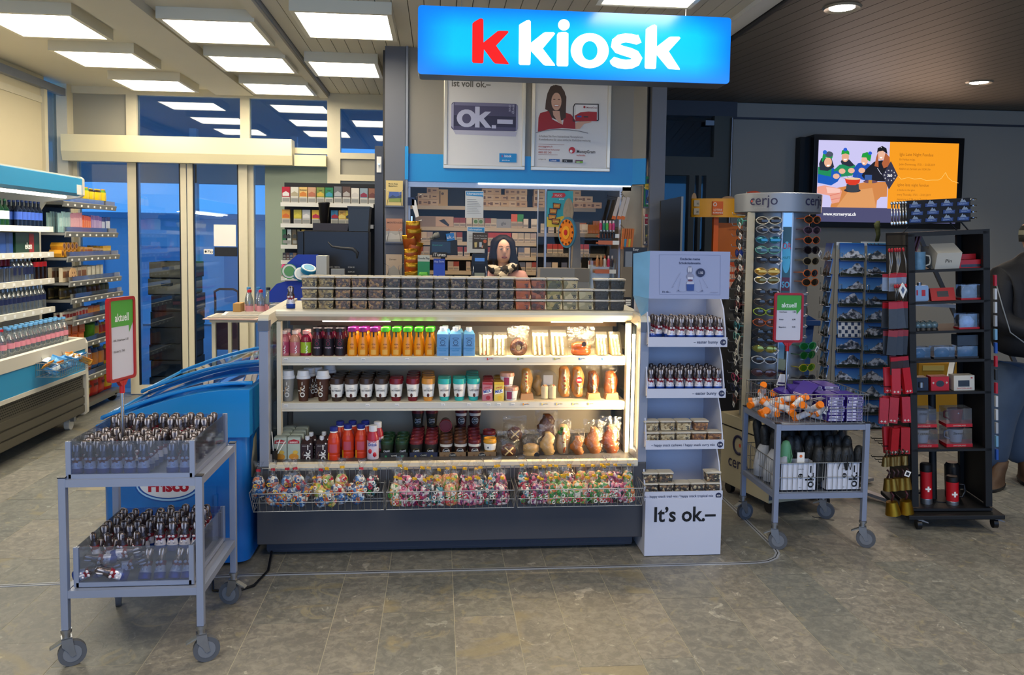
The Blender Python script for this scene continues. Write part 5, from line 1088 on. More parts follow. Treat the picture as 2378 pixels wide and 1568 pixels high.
# ---------------------------------------------------------------- trolleys
TG=mat('trolley_grey','#8790a6',.4,.25)
def caster(t,x,y,h=.13,rz=0.0,r=.048):
 q=MB();q.cyl((0,0,h),(0,0,h+.012),.019,12,0);q.cyl((0,0,h-.02),(0,0,h),.014,10,0)
 q.prism([(-.018,h-.018),(.018,h-.018),(.026,r+.008),(.030,r-.006),(.016,r-.012),(.002,r+.012),(-.016,h-.05)],-.016,-.013,0);q.prism([(-.018,h-.018),(.018,h-.018),(.026,r+.008),(.030,r-.006),(.016,r-.012),(.002,r+.012),(-.016,h-.05)],.013,.016,0);q.box(-.018,.018,-.016,.016,h-.022,h-.017,0)
 q.prism([(-.055,h-.052),(-.052,h-.046),(.004,h-.018),(.004,h-.026)],-.012,.012,1);M_=Matrix.Translation((x,y,0))@Matrix.Rotation(rz,4,'Z');q.xf(M_)
 w_=MB();w_.cyl((.018,-.011,r),(.018,.011,r),r,22,0);w_.cyl((.018,-.0125,r),(.018,.0125,r),r*.66,18,1);w_.cyl((.018,-.0140,r),(.018,.0140,r),r*.22,10,2);w_.xf(M_)
 c=q.build('caster',[STEEL,mat('pedal','#8d8f8c',.4,.5)],t);w_.build('wheel',[RUBBER,mat('wheel_hub','#6f7278',.5),STEEL],c)
def trolley(name,lab,x0,x1,y0,y1,zt,zb,crz):
 t=E(name,lab,'trolley',(x0,y0,0));W,D=x1-x0,y1-y0;p=.026
 for x in(0,W-p):
  for y in(0,D-p):
   q=MB();q.box(x,x+p,y,y+p,.142,zt);q.build('post',TG,t,bevel=.002)
   c=MB();c.box(x-.001,x+p+.001,y-.001,y+p+.001,zt,zt+.004);c.build('post_cap',BLACK,t)
   caster(t,x+p/2,y+p/2,.13,crz[(0 if x==0 else 1)+(0 if y==0 else 2)])
 for z in(zt-.034,zb):
  q=MB();q.box(p,W-p,.002,.024,z,z+.028);q.box(p,W-p,D-.024,D-.002,z,z+.028);q.box(.002,.024,p,D-p,z,z+.028);q.box(W-.024,W-.002,p,D-p,z,z+.028);q.build('rail',TG,t)
  q=MB();q.box(.024,W-.024,.024,D-.024,z+.018,z+.026);q.build('shelf',mat('tray_floor','#8d93a3',.4,.3),t)
 return t
tl=trolley('display_trolley','grey metal trolley full of foil bunnies on the left, in front of the freezer',-1.375,-.865,2.985,3.49,.712,.262,(.5,.35,1.9,2.9))
def acryl_tray(t,z,h,W,D):
 p=.008
 for a in((p,p,1),(W-p,p,1),(p,D-p,1),(W-p,D-p,1)):
  q=MB();q.box(a[0]-.009,a[0]+.009,a[1]-.006,a[1]+.006,z,z+h);q.build('tray_corner',TG,t)
 q=MB();q.box(p,W-p,p-.006,p+.006,z,z+.016);q.box(p,W-p,D-p-.006,D-p+.006,z,z+.016);q.box(p-.006,p+.006,p,D-p,z,z+.016);q.box(W-p-.006,W-p+.006,p,D-p,z,z+.016);q.build('tray_rim',TG,t)
 for a in((p,W-p,p-.002,p+.001),(p,W-p,D-p-.001,D-p+.002),(p-.002,p+.001,p,D-p),(W-p-.001,W-p+.002,p,D-p)):
  q=MB();q.box(*a,z+.008,z+h);q.build('tray_pane',ACRYL,t)
tr1=tl
q0=E('acrylic_tray','clear-sided upper tray of bunnies on the left trolley','tray',(-1.352,3.0,.705));acryl_tray(q0,0,.138,.455,.47)
q0=E('acrylic_tray','clear-sided lower tray of bunnies on the left trolley','tray',(-1.338,3.012,.292));acryl_tray(q0,0,.150,.43,.45)
gU='bunnies in the upper tray of the left trolley';gL='bunnies in the lower tray of the left trolley'
zU=.715
for i in range(6):bunny((-1.325+.0475*i,3.028,zU),'foil bunny in the front row of the upper tray, %s from the left'%ORD[i],gU,RN.uniform(-.15,.15))
for i in range(2):bunny((-1.325+.0475*(7.2+i),3.028,zU),'foil bunny in the front row of the upper tray, %s one right of the gap'%['left','right'][i],gU,RN.uniform(-.1,.1))
for r in range(1,9):
 y=3.028+r*.049
 for i in range(9):
  if(r in(1,2,3)and i in(6,))or RN.random()<.06:continue
  bunny((-1.325+.0478*i+RN.uniform(-.004,.004),y,zU+(.028 if r>5 else 0)),'foil bunny standing in the upper tray, %s row from the front'%ORD[r],gU,RN.uniform(-.5,.5),rot=(RN.uniform(-.08,.12),RN.uniform(-.1,.1),RN.uniform(-.4,.4)))
zL=.302
for r in range(3,9):
 for i in range(8):
  if r<5 and i>3:continue
  y=3.03+r*.048;bunny((-1.305+.049*i+RN.uniform(-.004,.004),y,zL+(.05 if i>=4 else .035)*(r>3)),'foil bunny in the lower tray, %s row from the front'%ORD[r],gL,0,rot=(RN.uniform(-.06,.1),RN.uniform(-.08,.08),RN.uniform(-.4,.4)))
for i in range(4):bunny((-1.09+.047*i,3.20,zL+.052),'foil bunny upright in the lower tray behind the lying ones, %s from left'%ORD[i],gL,RN.uniform(-.1,.1))
for i in range(4):bunny((-1.30+.05*i,3.13,zL+.045),'foil bunny leaning in the lower tray on the left, %s one'%ORD[i],gL,rot=(RN.uniform(-.1,.3),RN.uniform(-.2,.2),RN.uniform(-1.4,-.4)))
lay=[(-1.30,3.035,.020,1.2,.9),(-1.24,3.045,.030,1.3,1.2),(-1.20,3.04,.018,-1.2,1.3),(-1.15,3.05,.042,1.25,1.35),(-1.26,3.09,.058,-1.3,1.0),(-1.19,3.10,.07,1.3,1.4)]
for i,(x,y,z,ry,rz)in enumerate(lay):bunny((x-.045*(1 if ry>0 else-1),y,zL+z),'foil bunny lying in the front left of the lower tray, %s one'%ORD[i],gL,rot=(.2,ry,.15))
for i,(x,a)in enumerate(((-1.095,.05),(-1.04,-.15),(-.985,.2),(-.94,-.05))):bunny((x,3.035,zL+.004),'foil bunny leaning back in the front right of the lower tray, %s one'%ORD[i],gL,rot=(-.55,a,a))
# clip-on sign holders
def sign_holder(name,lab,x,y,z0,zs,w_,h_,rz,lines,tilt=0):
 t=E(name,lab,'sign',(x,y,z0),0,rot=(0,tilt,rz));q=MB();q.cyl((0,0,0),(0,0,zs-z0-.03),.0065,10);q.build('pole',CHROME,t)
 q=MB();q.cyl((0,0,zs-z0-.05),(0,0,zs-z0-.005),.010,10);q.prism([(-.012,zs-z0-.02),(.012,zs-z0-.02),(.030,zs-z0+.004),(-.030,zs-z0+.004)],-.008,.008);q.build('clamp',RED,t)
 o=MB();A=rrect(-w_/2,w_/2,zs-z0,zs-z0+h_,.016,4);B=rrect(-w_/2+.012,w_/2-.012,zs-z0+.012,zs-z0+h_-.012,.007,4);n=len(A)
 for yy,fl_ in((-.008,0),(.008,1)):
  vs=[(p[0],yy,p[1])for p in A]+[(p[0],yy,p[1])for p in B];o.add(vs,[((i,(i+1)%n,n+(i+1)%n,n+i)if not fl_ else(n+i,n+(i+1)%n,(i+1)%n,i))for i in range(n)])
 for P_ in(A,B):o.add([(p[0],-.008,p[1])for p in P_]+[(p[0],.008,p[1])for p in P_],[(i,(i+1)%n,n+(i+1)%n,n+i)for i in range(n)])
 o.build('frame',mat('sign_frame_red','#a31420',.35),t)
 q=MB();q.box(-w_/2+.01,w_/2-.01,-.003,.003,zs-z0+.01,zs-z0+h_-.01);q.build('sheet',mat('sign_sheet','#cfcdd6',.5),t)
 pc=Pic((860,885,1085,1305),(-w_/2+.012,w_/2-.012,zs-z0+.012,zs-z0+h_-.012),-.0035)
 pc.p('#3f9c35',(860,885),(1085,885),(1085,1010),(1045,1065),(1040,1026),(860,1026)).t('#e6ece4','aktuell',972,998,44,'c',.02,.86*(w_-.024)/(h_-.024)/.536)
 for y_,a,b_ in lines:pc.t('#24222a',a,885,y_,12,'l',.01).t('#24222a',b_,1035,y_,14,'r',.02)
 pc.done(t);return t
p_=at(303,985,3.2)
sign_holder('sign_holder','red-framed green and white aktuell sign on a pole over the left trolley',-1.225,3.2,.72,1.035,.163,.325,1.33,[(1105,'OK.-Osterhase 1.50',''),(1165,'Kinder Ei  7.45','')])
p2=at(1826,870,4.25)
sign_holder('sign_holder','red-framed green and white aktuell sign on a pole over the right trolley',p2.x,4.25,.67,AZ(795,4.25,1826),.163,.275,-.04,[(1047,'Osterhasen','1.50'),(1117,'Kinder','6.90'),(1188,'Magenbrot','9.95')])

tr=trolley('display_trolley','grey metal trolley with wire baskets and umbrellas right of the cardboard stand',1.752,2.262,3.935,4.40,.665,.268,(-.35,-.5,.25,-.6))
def basket(t,x0,x1,y0,y1,z0,z1,pitch=.028,name='wire_basket',back=None,lean=0.0):
 """rim wires, uprights and a mesh floor, one basket part per wall"""
 def wall(nm,a,b_,zt):
  q=MB();a=Vector(a);b_=Vector(b_);n=max(2,round((b_-a).length/pitch));
  out=Vector((b_.y-a.y,-(b_.x-a.x),0)).normalized()*lean
  q.cyl(a+out+Vector((0,0,zt)),b_+out+Vector((0,0,zt)),.0026,6);q.cyl(a+Vector((0,0,z0)),b_+Vector((0,0,z0)),.0022,6);q.cyl((a+b_)/2*0+a+out*.5+Vector((0,0,(z0+zt)/2)),b_+out*.5+Vector((0,0,(z0+zt)/2)),.0018,5)
  for i in range(n+1):
   p=a.lerp(b_,i/n);q.cyl(p+Vector((0,0,z0)),p+out+Vector((0,0,zt)),.0016,4,cap=False)
  q.build(nm,WIRE,t)
 wall('wire_wall',(x0,y0,0),(x1,y0,0),z1);wall('wire_wall',(x1,y0,0),(x1,y1,0),z1);wall('wire_wall',(x1,y1,0),(x0,y1,0),back or z1);wall('wire_wall',(x0,y1,0),(x0,y0,0),z1)
 q=MB()
 for i in range(int((x1-x0)/(pitch*1.5))+1):x=x0+i*pitch*1.5;q.cyl((x,y0,z0),(x,y1,z0),.0014,4,cap=False)
 q.build('wire_floor',WIRE,t)
bt=E('wire_basket','upper wire basket of the right trolley with orange bottles and purple boxes','basket',(1.765,3.945,.667));basket(bt,0,.485,0,.445,0,.150)
bt=E('wire_basket','lower wire basket of the right trolley with umbrellas','basket',(1.775,3.955,.298));basket(bt,0,.465,0,.43,0,.155)
# purple chocolate boxes
q=MB();q.box(-.045,.045,-.09,.09,0,.0155,0);q.box(-.040,.040,-.0908,-.090,.002,.0135,1)
for k in range(14):q.box(.008+k*.0021,.0088+k*.0021+.0006*(k%3),-.0915,-.0908,.0035,.012,2)
q.box(-.036,-.010,-.0915,-.0908,.006,.009,2);pbm=q.mesh('chocolate_box',[mat('purple_box','#35207e',.35,noise=.15,scale=20),mat('box_label','#cfcbe0',.5),mat('box_ink','#3b3360',.5)])
for ix,x in enumerate((2.085,2.185)):
 for k in range(8):put(pbm,'chocolate_box','purple chocolate box in the %s front stack, %s from the bottom'%(['left','right'][ix],ORD[k]),'chocolate box',(x+RN.uniform(-.003,.003),4.05+RN.uniform(-.004,.004),.672+k*.0162),'purple chocolate boxes',RN.uniform(-.04,.04))
 for k in range(9):put(pbm,'chocolate_box','purple chocolate box in the %s rear stack, %s from the bottom'%(['left','right'][ix],ORD[k]),'chocolate box',(x-.015+RN.uniform(-.005,.005),4.27,.672+k*.0162),'purple chocolate boxes',RN.uniform(-.06,.06))
for k in range(6):put(pbm,'chocolate_box','purple chocolate box in the far left stack, %s from the bottom'%ORD[k],'chocolate box',(1.975,4.29,.672+k*.0162),'purple chocolate boxes',RN.uniform(-.2,.2))
for k in range(3):put(pbm,'chocolate_box','purple chocolate box lying askew on the heap, %s one'%ORD[k],'chocolate box',(1.95+.03*k,4.20-.02*k,.765+.017*k),'purple chocolate boxes',.5-.5*k,rot=(.2,.15*k-.1,.5-.6*k))
# tubes with orange caps
def tubeb():
 t=E('vitamin_tube','','tube');q=MB();q.cyl((0,0,0),(0,0,.085),.016,14);q.build('body',mat('tube_white','#d8d2cc',.35),t);q=MB();q.cyl((0,0,.083),(0,0,.105),.0185,16);q.build('cap',mat('cap_orange','#ee7a10',.35),t)
 q=MB();q.cyl((0,0,-.001),(0,0,.012),.0165,14);q.build('base',mat('cap_orange'),t);q=MB();q.lathe([(.0164,.03),(.0164,.06)],14);q.build('label',mat('tube_lab','#b5b9c8',.5),t);return t
vt=tubeb();n_=0
for k in range(34):
 x=1.79+RN.random()*.20*(1 if k<26 else 1.1);y=3.985+RN.random()*.34;z=.685+RN.random()*.055+(.02 if y>4.1 else 0)
 rot=(RN.uniform(.9,2.2),RN.uniform(-.5,.5),RN.uniform(-3,3));lab='white tube with orange cap, loose %s'%['near the front wires','in the middle of the basket','towards the back left corner'][0 if y<4.08 else 1 if y<4.2 else 2]
 if k==0:vt.location=(x,y,z);vt.rotation_euler=rot;tag(vt,lab,None,'tubes with orange caps')
 else:dup(vt,(x,y,z),0,lab,'tubes with orange caps',rot)
q=MB();q.box(-.03,.03,0,.001,0,.07);q.box(-.025,.025,-.0005,0,.01,.02,1);cdm=q.mesh('hang_card',[PAPER,mat('box_ink')])
for i,(x,y,z,r)in enumerate(((2.045,3.975,.70,(.2,.5,.1)),(2.00,4.05,.765,(1.2,.3,.4)),(1.93,4.30,.80,(.3,.1,.2)))):put(cdm,'hang_card','white price card among the orange-capped tubes, %s'%['by the purple stacks','in the middle','at the back'][i],'card',(x,y,z),None,0,r)
# umbrellas: white cartons with ok lettering, folded black umbrellas
def ubox(x0,lab,w_=.20,grp='white umbrella cartons'):
 t=E('umbrella_carton',lab,'box',(x0,3.965,.303),0,grp);q=MB();q.box(0,w_,0,.003,0,.145);q.box(0,w_,.09,.093,0,.145);q.box(0,.003,0,.09,0,.145);q.box(w_-.003,w_,0,.09,0,.145);q.box(0,w_,0,.09,0,.003);q.build('carton',mat('umb_carton','#cfd1dc',.5),t)
 q=MB();q.text('ok.\u2013',w_-.014,.014,.066,0,-.001,.02,1,'l',PI/2);q.flat(ell(w_-.085,.078,.013,.013,18),-.001,0);q.text('9.90',w_-.085,.0745,.010,1,-.0015);q.text('umbrella',w_-.085,.112,.009,0,-.001);q.text('ok.\u2013',w_-.085,.014,.008,0,-.001);q.build('print',[BLACK,PAPER],t)
ubox(1.795,'white umbrella carton with ok lettering, left one behind the wires',.195);ubox(2.045,'white umbrella carton with ok lettering, right one behind the wires',.185)
def umb():
 t=E('folding_umbrella','','umbrella');q=MB();q.stack([(.03,.016,.016,0,0),(.05,.027,.023,0,0),(.17,.029,.025,0,0),(.20,.026,.023,0,0),(.222,.017,.016,0,0),(.228,.006,.006,0,0)],12);q.build('canopy',mat('umb_black','#26282a',.5,noise=.3,scale=50,bump=.5),t)
 q=MB();q.lathe([(.001,0),(.014,.0),(.016,.02),(.014,.035)],12);q.build('handle',BLACK,t);q=MB();q.tube([(.018,-.018,.19),(.022,-.03,.15),(.015,-.03,.11),(.005,-.026,.14),(.01,-.02,.19)],.0022,5);q.build('strap',BLACK,t);return t
up=umb();n_=0
for r,y in enumerate((4.0,4.09,4.17,4.25,4.33)):
 for i in range(8 if r else 6):
  x=(2.02+.043*i if r==0 else 1.85+.053*i)+RN.uniform(-.005,.005);z=.305+(.0 if r==0 else .02+.012*r);rot=(RN.uniform(-.05,.1)-(.05*r),RN.uniform(-.08,.08),RN.uniform(-1,1));lab='folded black umbrella in the %s row of the lower basket'%ORD[r]
  if n_==0:up.location=(x,y,z);up.rotation_euler=rot;tag(up,lab,None,'folded umbrellas')
  else:dup(up,(x,y,z),0,lab,'folded umbrellas',rot)
  n_+=1
gu=dup(up,(1.845,4.02,.33),0,'folded pale green umbrella with looped strap at the left',None);m_=MB()
for c in gu.children:
 if c.name.startswith('canopy')or c.name.startswith('strap'):c.data=c.data.copy();c.data.materials.clear();c.data.materials.append(mat('umb_green','#5f9a72',.5))
q=MB();q.box(-.02,.02,0,.002,0,.07);q.flat(ell(0,.05,.008,.008),-.0005,1);tag(q.build('hang_card',[PAPER,mat('tag_or','#d8703a',.5)],None,(1.915,3.99,.43)),'small white card with orange dot hanging between the umbrellas','card')
sackm=mat('white_pouch','#a9adb5',.5,noise=.3,scale=20,bump=.5)
for i,(x,y)in enumerate(((1.80,4.02),(1.80,4.12),(1.79,4.22),(1.84,4.30))):
 q=MB();q.stack([(0,.03,.035,0,0),(.05,.034,.042,0,0),(.13,.03,.04,.01,0),(.17,.012,.03,.02,0)],10);tag(q.build('white_pouch',sackm,None,(x,y,.31),(0,.1,.3*i)),'crumpled white pouch at the left side of the lower basket, %s from the front'%ORD[i],'pouch','white pouches')

 # ---------------------------------------------------------------- ice cream freezer
FBL=mat('freezer_blue','#1468b8',.25,noise=.45,scale=5,coat=.3);FRIM=mat('freezer_rim','#1b82cc',.25,coat=.3)
fz=E('ice_cream_freezer','blue ice cream chest freezer with curved glass lids behind the left trolley','freezer',(0,0,0))
xa,xb,ya,yb=-1.60,-.895,3.86,5.15
def ftop(x): # rim height across the chest: low on the shopper side, high at the counter
 u=(x-xa)/(xb-xa);return .71+.165*math.sin(min(1,u*1.05)*PI/2)
n_=14;xs_=[xa+(xb-xa)*i/n_ for i in range(n_+1)]
q=MB();q.prism(rrect(xa+.01,xb-.015,ya+.02,yb-.02,.06,5),.02,.665,0,'xy',True);q.build('cabinet',FBL,fz)
q=MB();q.prism([(x,.64)for x in xs_][::-1]+[(x,ftop(x)-.005)for x in xs_],ya,ya+.07);q.prism([(x,.64)for x in xs_][::-1]+[(x,ftop(x)-.005)for x in xs_],yb-.07,yb);q.box(xa+.001,xa+.05,ya+.071,yb-.071,.64,.709);q.box(xb-.05,xb-.001,ya+.071,yb-.071,.64,.868);q.build('top_rim',FRIM,fz,bevel=.006)
def lid(y0,y1,dz,nm):
 q=MB();vs=[]
 for y in(y0,y1):vs+=[(x,y,ftop(x)+dz)for x in xs_[0:]]
 k=n_+1;q.add(vs,[(i,i+1,k+i+1,k+i)for i in range(n_)],0,True);o=q.build('lid_glass',clear('freezer_glass','#bfe0f4',.10,.03,fres=True),fz)
 f=MB();f.tube([(x,y0,ftop(x)+dz+.004)for x in xs_],.010,6);f.tube([(x,y1,ftop(x)+dz+.004)for x in xs_],.010,6);f.tube([(xs_[0],y0,ftop(xs_[0])+dz),(xs_[0],y1,ftop(xs_[0])+dz)],.009,6);f.build('lid_frame',FRIM,o)
lid(3.93,4.55,.012,0);lid(4.45,5.10,.040,1)
q=MB();q.box(xa+.06,xb-.06,ya+.08,yb-.08,.30,.32);q.build('liner',mat('freezer_liner','#c8d8e4',.5),fz)
for i in range(5):
 for j in range(3):
  q=MB();q.box(-.08,.08,-.10,.10,0,.05);q.build('inner_basket',clear('basket_mesh','#ffffff',.3,.3),fz,(xa+.17+j*.19,ya+.2+i*.22,.55))if j==0 and i<1 else None
sw=['#c87a3a','#d8c8a8','#7a3a2a','#b8403a','#e0a848','#88a8c8']
q=MB()
for i in range(60):
 x=xa+.1+RN.random()*.5;y=ya+.13+RN.random()*1.0;q.cbox(x,y,.50+RN.random()*.08,.09,.04,.03,i%6)
ic=q.build('ice_creams',[mat('ice%d'%i,c,.5)for i,c in enumerate(sw)],fz);ic['kind']='stuff'
q=MB();q.box(xb-.17,xb-.155,ya-.0,ya+.024,.04,.36);q.box(xb-.25,xb-.16,ya+.012,ya+.022,.03,.40);q.build('skirt_panel',FBL,fz)
q=MB();q.cyl((xb-.115,ya+.015,.655-.03),(xb-.115,ya+.001,.655-.03),.009,12);q.build('lock',mat('lock_white','#d8e4f0',.3),fz)
pc=Pic((0,0,100,60),(-1.435,-1.125,.322,.50),ya+.018)
pc.e('#1a4fa0',50,30,50,29,n=32).e('#9cc8ec',50,30,48,27,n=32).e('#1a4fa0',50,29,46,25,n=32).e('#d8dce4',50,29,43,23,n=32).t('#a8102a','Frisco',50,41,19,'c',.045,1.0).done(fz,'logo')
q=MB();q.add([(xb-.0135,3.95,.42),(xb-.0135,4.02,.40),(xb-.0135,4.08,.47),(xb-.0135,4.06,.62),(xb-.0135,4.0,.60),(xb-.0135,3.95,.50)],[(0,1,2,3,4,5)]);q.build('side_graphic',mat('cream_graphic','#b0aa98',.5),fz)
cb_=MB();cb_.tube([(-1.02,3.95,.06),(-1.03,3.70,.02),(-1.0,3.60,.008),(-.90,3.58,.008),(-.83,3.64,.008),(-.80,3.80,.01),(-.82,3.98,.03)],.006,6);tag(cb_.build('power_cable',BLACK),'black power cable on the floor by the freezer foot','cable')

# ---------------------------------------------------------------- wire baskets of sweet bags in front of the display
CW2={}
def candymat(n,cols):
 return speckle('sweets_'+n,cols,70,.35,.6)
SWEETS=[candymat('peach',['#e08a5a','#e8b07a','#d86a4a','#f0d0a0','#7cb44a']),candymat('green',['#4c9a3a','#e0783c','#e8e0c8','#2f7a34','#f0a860']),candymat('pink',['#b02a5a','#e8dcd8','#2a2024','#e88aa0','#7a2c6a']),candymat('blue',['#2a6aa8','#d8d0c0','#c86a3a','#2c3c6c','#a8c0d8']),candymat('black',['#1c1a20','#e0dcd4','#b83a50','#3a3438','#2f8a9a']),candymat('yellow',['#d8b43a','#d8604a','#f0e6c8','#e0c46a','#88b04a'])]
def candy(i):
 t=E('sweet_bag','','bag of sweets');rr=random.Random(i+5)
 q=MB();q.stack([(.0,.020,.012,0,0),(.006,.030,.020,0,0),(.04,.033,.022,.002,0),(.08,.029,.019,0,0),(.10,.018,.012,0,0)],12)
 q.v=[tuple(c*(1+rr.uniform(-.06,.06))for c in v)for v in q.v];q.build('sweets',SWEETS[i],t)
 q=MB();q.stack([(-.002,.024,.014,0,0),(.01,.035,.023,0,0),(.05,.037,.025,0,0),(.09,.032,.021,0,0),(.125,.014,.010,0,0),(.134,.006,.005,0,0),(.142,.012,.008,.003,0),(.165,.024,.010,.006,0),(.178,.028,.008,.008,0)],12,cap=False)
 q.v=[(v[0]+rr.uniform(-.002,.002),v[1]+rr.uniform(-.002,.002),v[2]+(rr.uniform(-.006,.006)if v[2]>.15 else 0))for v in q.v];q.build('cellophane',BAG,t)
 q=MB();q.cyl((0,0,.129),(0,0,.138),.0075,8);q.box(.004,.014,-.003,-.001,.127,.139);q.build('tie',mat('tie_yellow' if i!=3 else 'tie_red','#d8a81c' if i!=3 else '#b02030',.4),t)
 for k in range(4):
  a=rr.uniform(-.02,.02);z=rr.uniform(.015,.085);q=MB();c=['#e8e4dc','#2f8f3c','#c8324a','#e8e4dc'][k]if i!=3 else['#d8d0c4','#2a6ab0','#c8502a','#e8c04a'][k]
  q.tube([(a+.008*math.cos(b_),-.0225+.002*math.sin(b_*2),z+.008*math.sin(b_))for b_ in[2*PI*j/9 for j in range(9)]],.0028,5,closed=True);q.build('ring_sweet',mat('rs'+c,c,.4),t)
 return t
CP=[candy(i)for i in range(6)];cu_=[False]*6
def putcandy(i,loc,lab,grp,rot,s=1.0):
 if not cu_[i]:cu_[i]=True;CP[i].location=loc;CP[i].rotation_euler=rot;CP[i].scale=(s,)*3;tag(CP[i],lab,None,grp);return
 dup(CP[i],loc,0,lab,grp,rot,s)
KN=['peach and cream','green and orange','pink and white','blue and white','black and white','yellow']
for b_,(x0,x1,nm,ks,n)in enumerate(((-.852,-.250,'left',[3,3,3,5,3,4],20),(-.238,.368,'middle',[1,2,4,0,2,4,2],28),(.386,.995,'right',[4,2,1,1,0,1,2,1],32))):
 t=E('hanging_wire_basket','%s wire basket of bagged sweets hanging on the display front'%nm,'basket',(x0,3.735,.318));basket(t,0,x1-x0,0,.17,0,.09,.030,lean=.018,back=.15)
 for x in(.07,(x1-x0)-.13):q=MB();q.tube([(x,.172,.14),(x-.002,.19,.158),(x-.004,.195,.172),(x-.012,.235,.176)],.0022,5);q.build('hook',WIRE,t)
 for k in range(n):
  row=0 if k<n*.55 else 1;cnt=int(n*.55)+1 if row==0 else n-int(n*.55)-1;kk=k if row==0 else k-int(n*.55)-1;x=x0+.035+(x1-x0-.07)*(kk+.5)/max(cnt,1)+RN.uniform(-.008,.008);y=3.775 if row==0 else 3.845
  i=ks[int((x-x0)/(x1-x0)*len(ks)*.999)%len(ks)]if RN.random()<.75 else RN.choice(ks)
  tl_=RN.uniform(.5,1.1)if(b_==0 and row==0)else RN.uniform(-.15,.25);sd=RN.choice((-1,1))
  putcandy(i,(x,y,.322+(.03 if row else 0)+(.02 if abs(tl_)>.5 else 0)),'%s sweets in a tied clear bag, %s basket, %s row'%(KN[i],nm,['front','rear'][row]),'bags of sweets in the %s basket'%nm,(RN.uniform(-.15,.15),tl_*sd if b_==0 else RN.uniform(-.2,.2),RN.uniform(-.5,.5)),RN.uniform(.92,1.04)*(1.03 if row else 1.0))

  # ---------------------------------------------------------------- cardboard promotion stand
CB=mat('display_card','#c5c8d8',.6,noise=.03,scale=4);CBL=clear('blue_print','#000000',0)if False else mat('blue_printed_side','#6fa6cc',.5,noise=.35,scale=5)
cs=E('cardboard_display_stand','white cardboard display stand with easter bunnies and snack tubs, lettered It\u2019s ok','display stand',(1.252,3.88,0));hw=.200
q=MB();q.box(-hw,hw,0,.32,.003,.30);q.build('base_box',CB,cs,bevel=.002)
q=MB();q.text('It\u2019s ok.\u2013',0.005,.182,.107,0,-.0015,.022,.94);q.build('print',BLACK,cs)
q=MB();q.box(-hw,hw,.315,.325,.30,1.36);q.build('back_wall',CB,cs)
lev=[(1.12,1.075,'\u2013 easter bunny','1.50'),(.858,.815,'\u2013 easter bunny','1.50'),(.595,.552,'\u2013 happy snack cashews / happy snack curry mix','5.90'),(.330,.288,'ok.\u2013 happy snack trail mix / happy snack tropical mix','4.90')]
for s in(-1,1):
 x=s*hw;pts=[(.32,.30),(.32,1.36),(.12,1.33)]
 for z,zb,_,_ in lev:pts+=[(.06,z+.14),(.02,z+.02),(.02,z-.03),(.10,z-.06)]
 pts=[(p[0],p[1])for p in pts if p[1]>=.30];q=MB();q.prism(pts,x-.002 if s<0 else x-.004,x+.004 if s<0 else x+.002,0,'yz');q.build('side_wall',CB,cs)
for k,(z,zb,tx,pr)in enumerate(lev):
 zs_=z-.016 if k<2 else zb+.002;q=MB();q.box(-hw+.004,hw-.004,.014,.315,zs_,zs_+.004);q.build('shelf',CB,cs)
 q=MB();q.box(-hw-.004,hw+.004,-.004+.01,.014,zb,z+.004);q.build('shelf_front',CB,cs)
 q=MB();q.text(tx,hw-.045,(z+zb)/2-.005,.0225 if k<2 else .0185,0,.0045,.008,.93,'r' if k>1 else 'r');q.flat(ell(hw-.018,(z+zb)/2+.001,.0155,.0155,24),.0045,0);q.text(pr,hw-.018,(z+zb)/2-.003,.0125,1,.004,.02,.9);q.build('print',[mat('navy_print','#20264a',.5),PAPER],cs)
q=MB();q.box(-hw-.008,hw+.003,.0,.012,1.318,1.556);q.build('header_card',mat('header_card','#9aa3c4',.6),cs)
q=MB();q.add([(-hw-.008,.0,1.556),(-hw-.075,.07,1.54),(-hw-.07,.07,1.33),(-hw-.008,.0,1.318)],[(0,3,2,1)]);q.add([(-hw-.008,.006,1.318),(-hw-.07,.076,1.33),(-hw-.02,.10,1.22),(-hw+.004,.05,1.25)],[(0,3,2,1)]);q.build('side_flap',CBL,cs)
pc=Pic((225,82,948,550),(-hw-.008,hw+.003,1.318,1.556),-.001)
pc.ln('#6d7597',2,(308,118),(858,118),(865,508),(318,508),(308,118))
pc.t('#20264a','Entdecke meine',585,168,24,'c',.012,.95).t('#20264a','Schokoladenseite.',585,208,24,'c',.012,.95).t('#20264a','it\u2019s ok.\u2013',342,490,20,'l',.015)
pc.e('#7d8098',585,268,25,42).e('#c9cad8',576,262,7,26).e('#c9cad8',594,262,7,26).e('#8a8ca4',590,330,34,32).e('#c9cad8',580,345,16,12).e('#c9cad8',600,345,16,12).e('#6a3048',590,368,22,9).p('#b5b7ca',(562,378),(620,378),(626,410),(556,410)).p('#27448c',(556,404),(626,404),(624,468),(560,468))
pc.e('#20264a',680,290,40,42,n=28).t('#c9cad8','1.50',680,303,26,'c',.02,.8)
pc.ln('#5a6284',1.5,(500,290),(425,440),(445,425)).ln('#5a6284',1.5,(500,350),(484,465)).ln('#5a6284',1.5,(695,345),(750,440),(730,430)).ln('#5a6284',1.5,(670,360),(700,465)).ln('#5a6284',1.5,(490,478),(535,480),(560,470),(640,470),(660,482),(700,475)).e('#5a6284',484,468,8,7).e('#5a6284',698,468,9,7)
pc.r('#5a6284',770,480,840,483).done(cs)
for k,z in((0,1.109),(1,.847)):
 for r in range(4):
  for i in range(8 if k else 7):
   x=1.252+hw-.028-.050*i;y=3.918+r*.058
   if k==0 and i==6 and r==0:continue
   if x<1.065:continue
   bunny((x,y,z),'foil easter bunny on the %s shelf of the cardboard stand, %s row, %s from the right'%(['top','second'][k],ORD[r],ORD[i]),'bunnies on the cardboard stand',RN.uniform(-.12,.12)if r==0 else .3,s=.98)
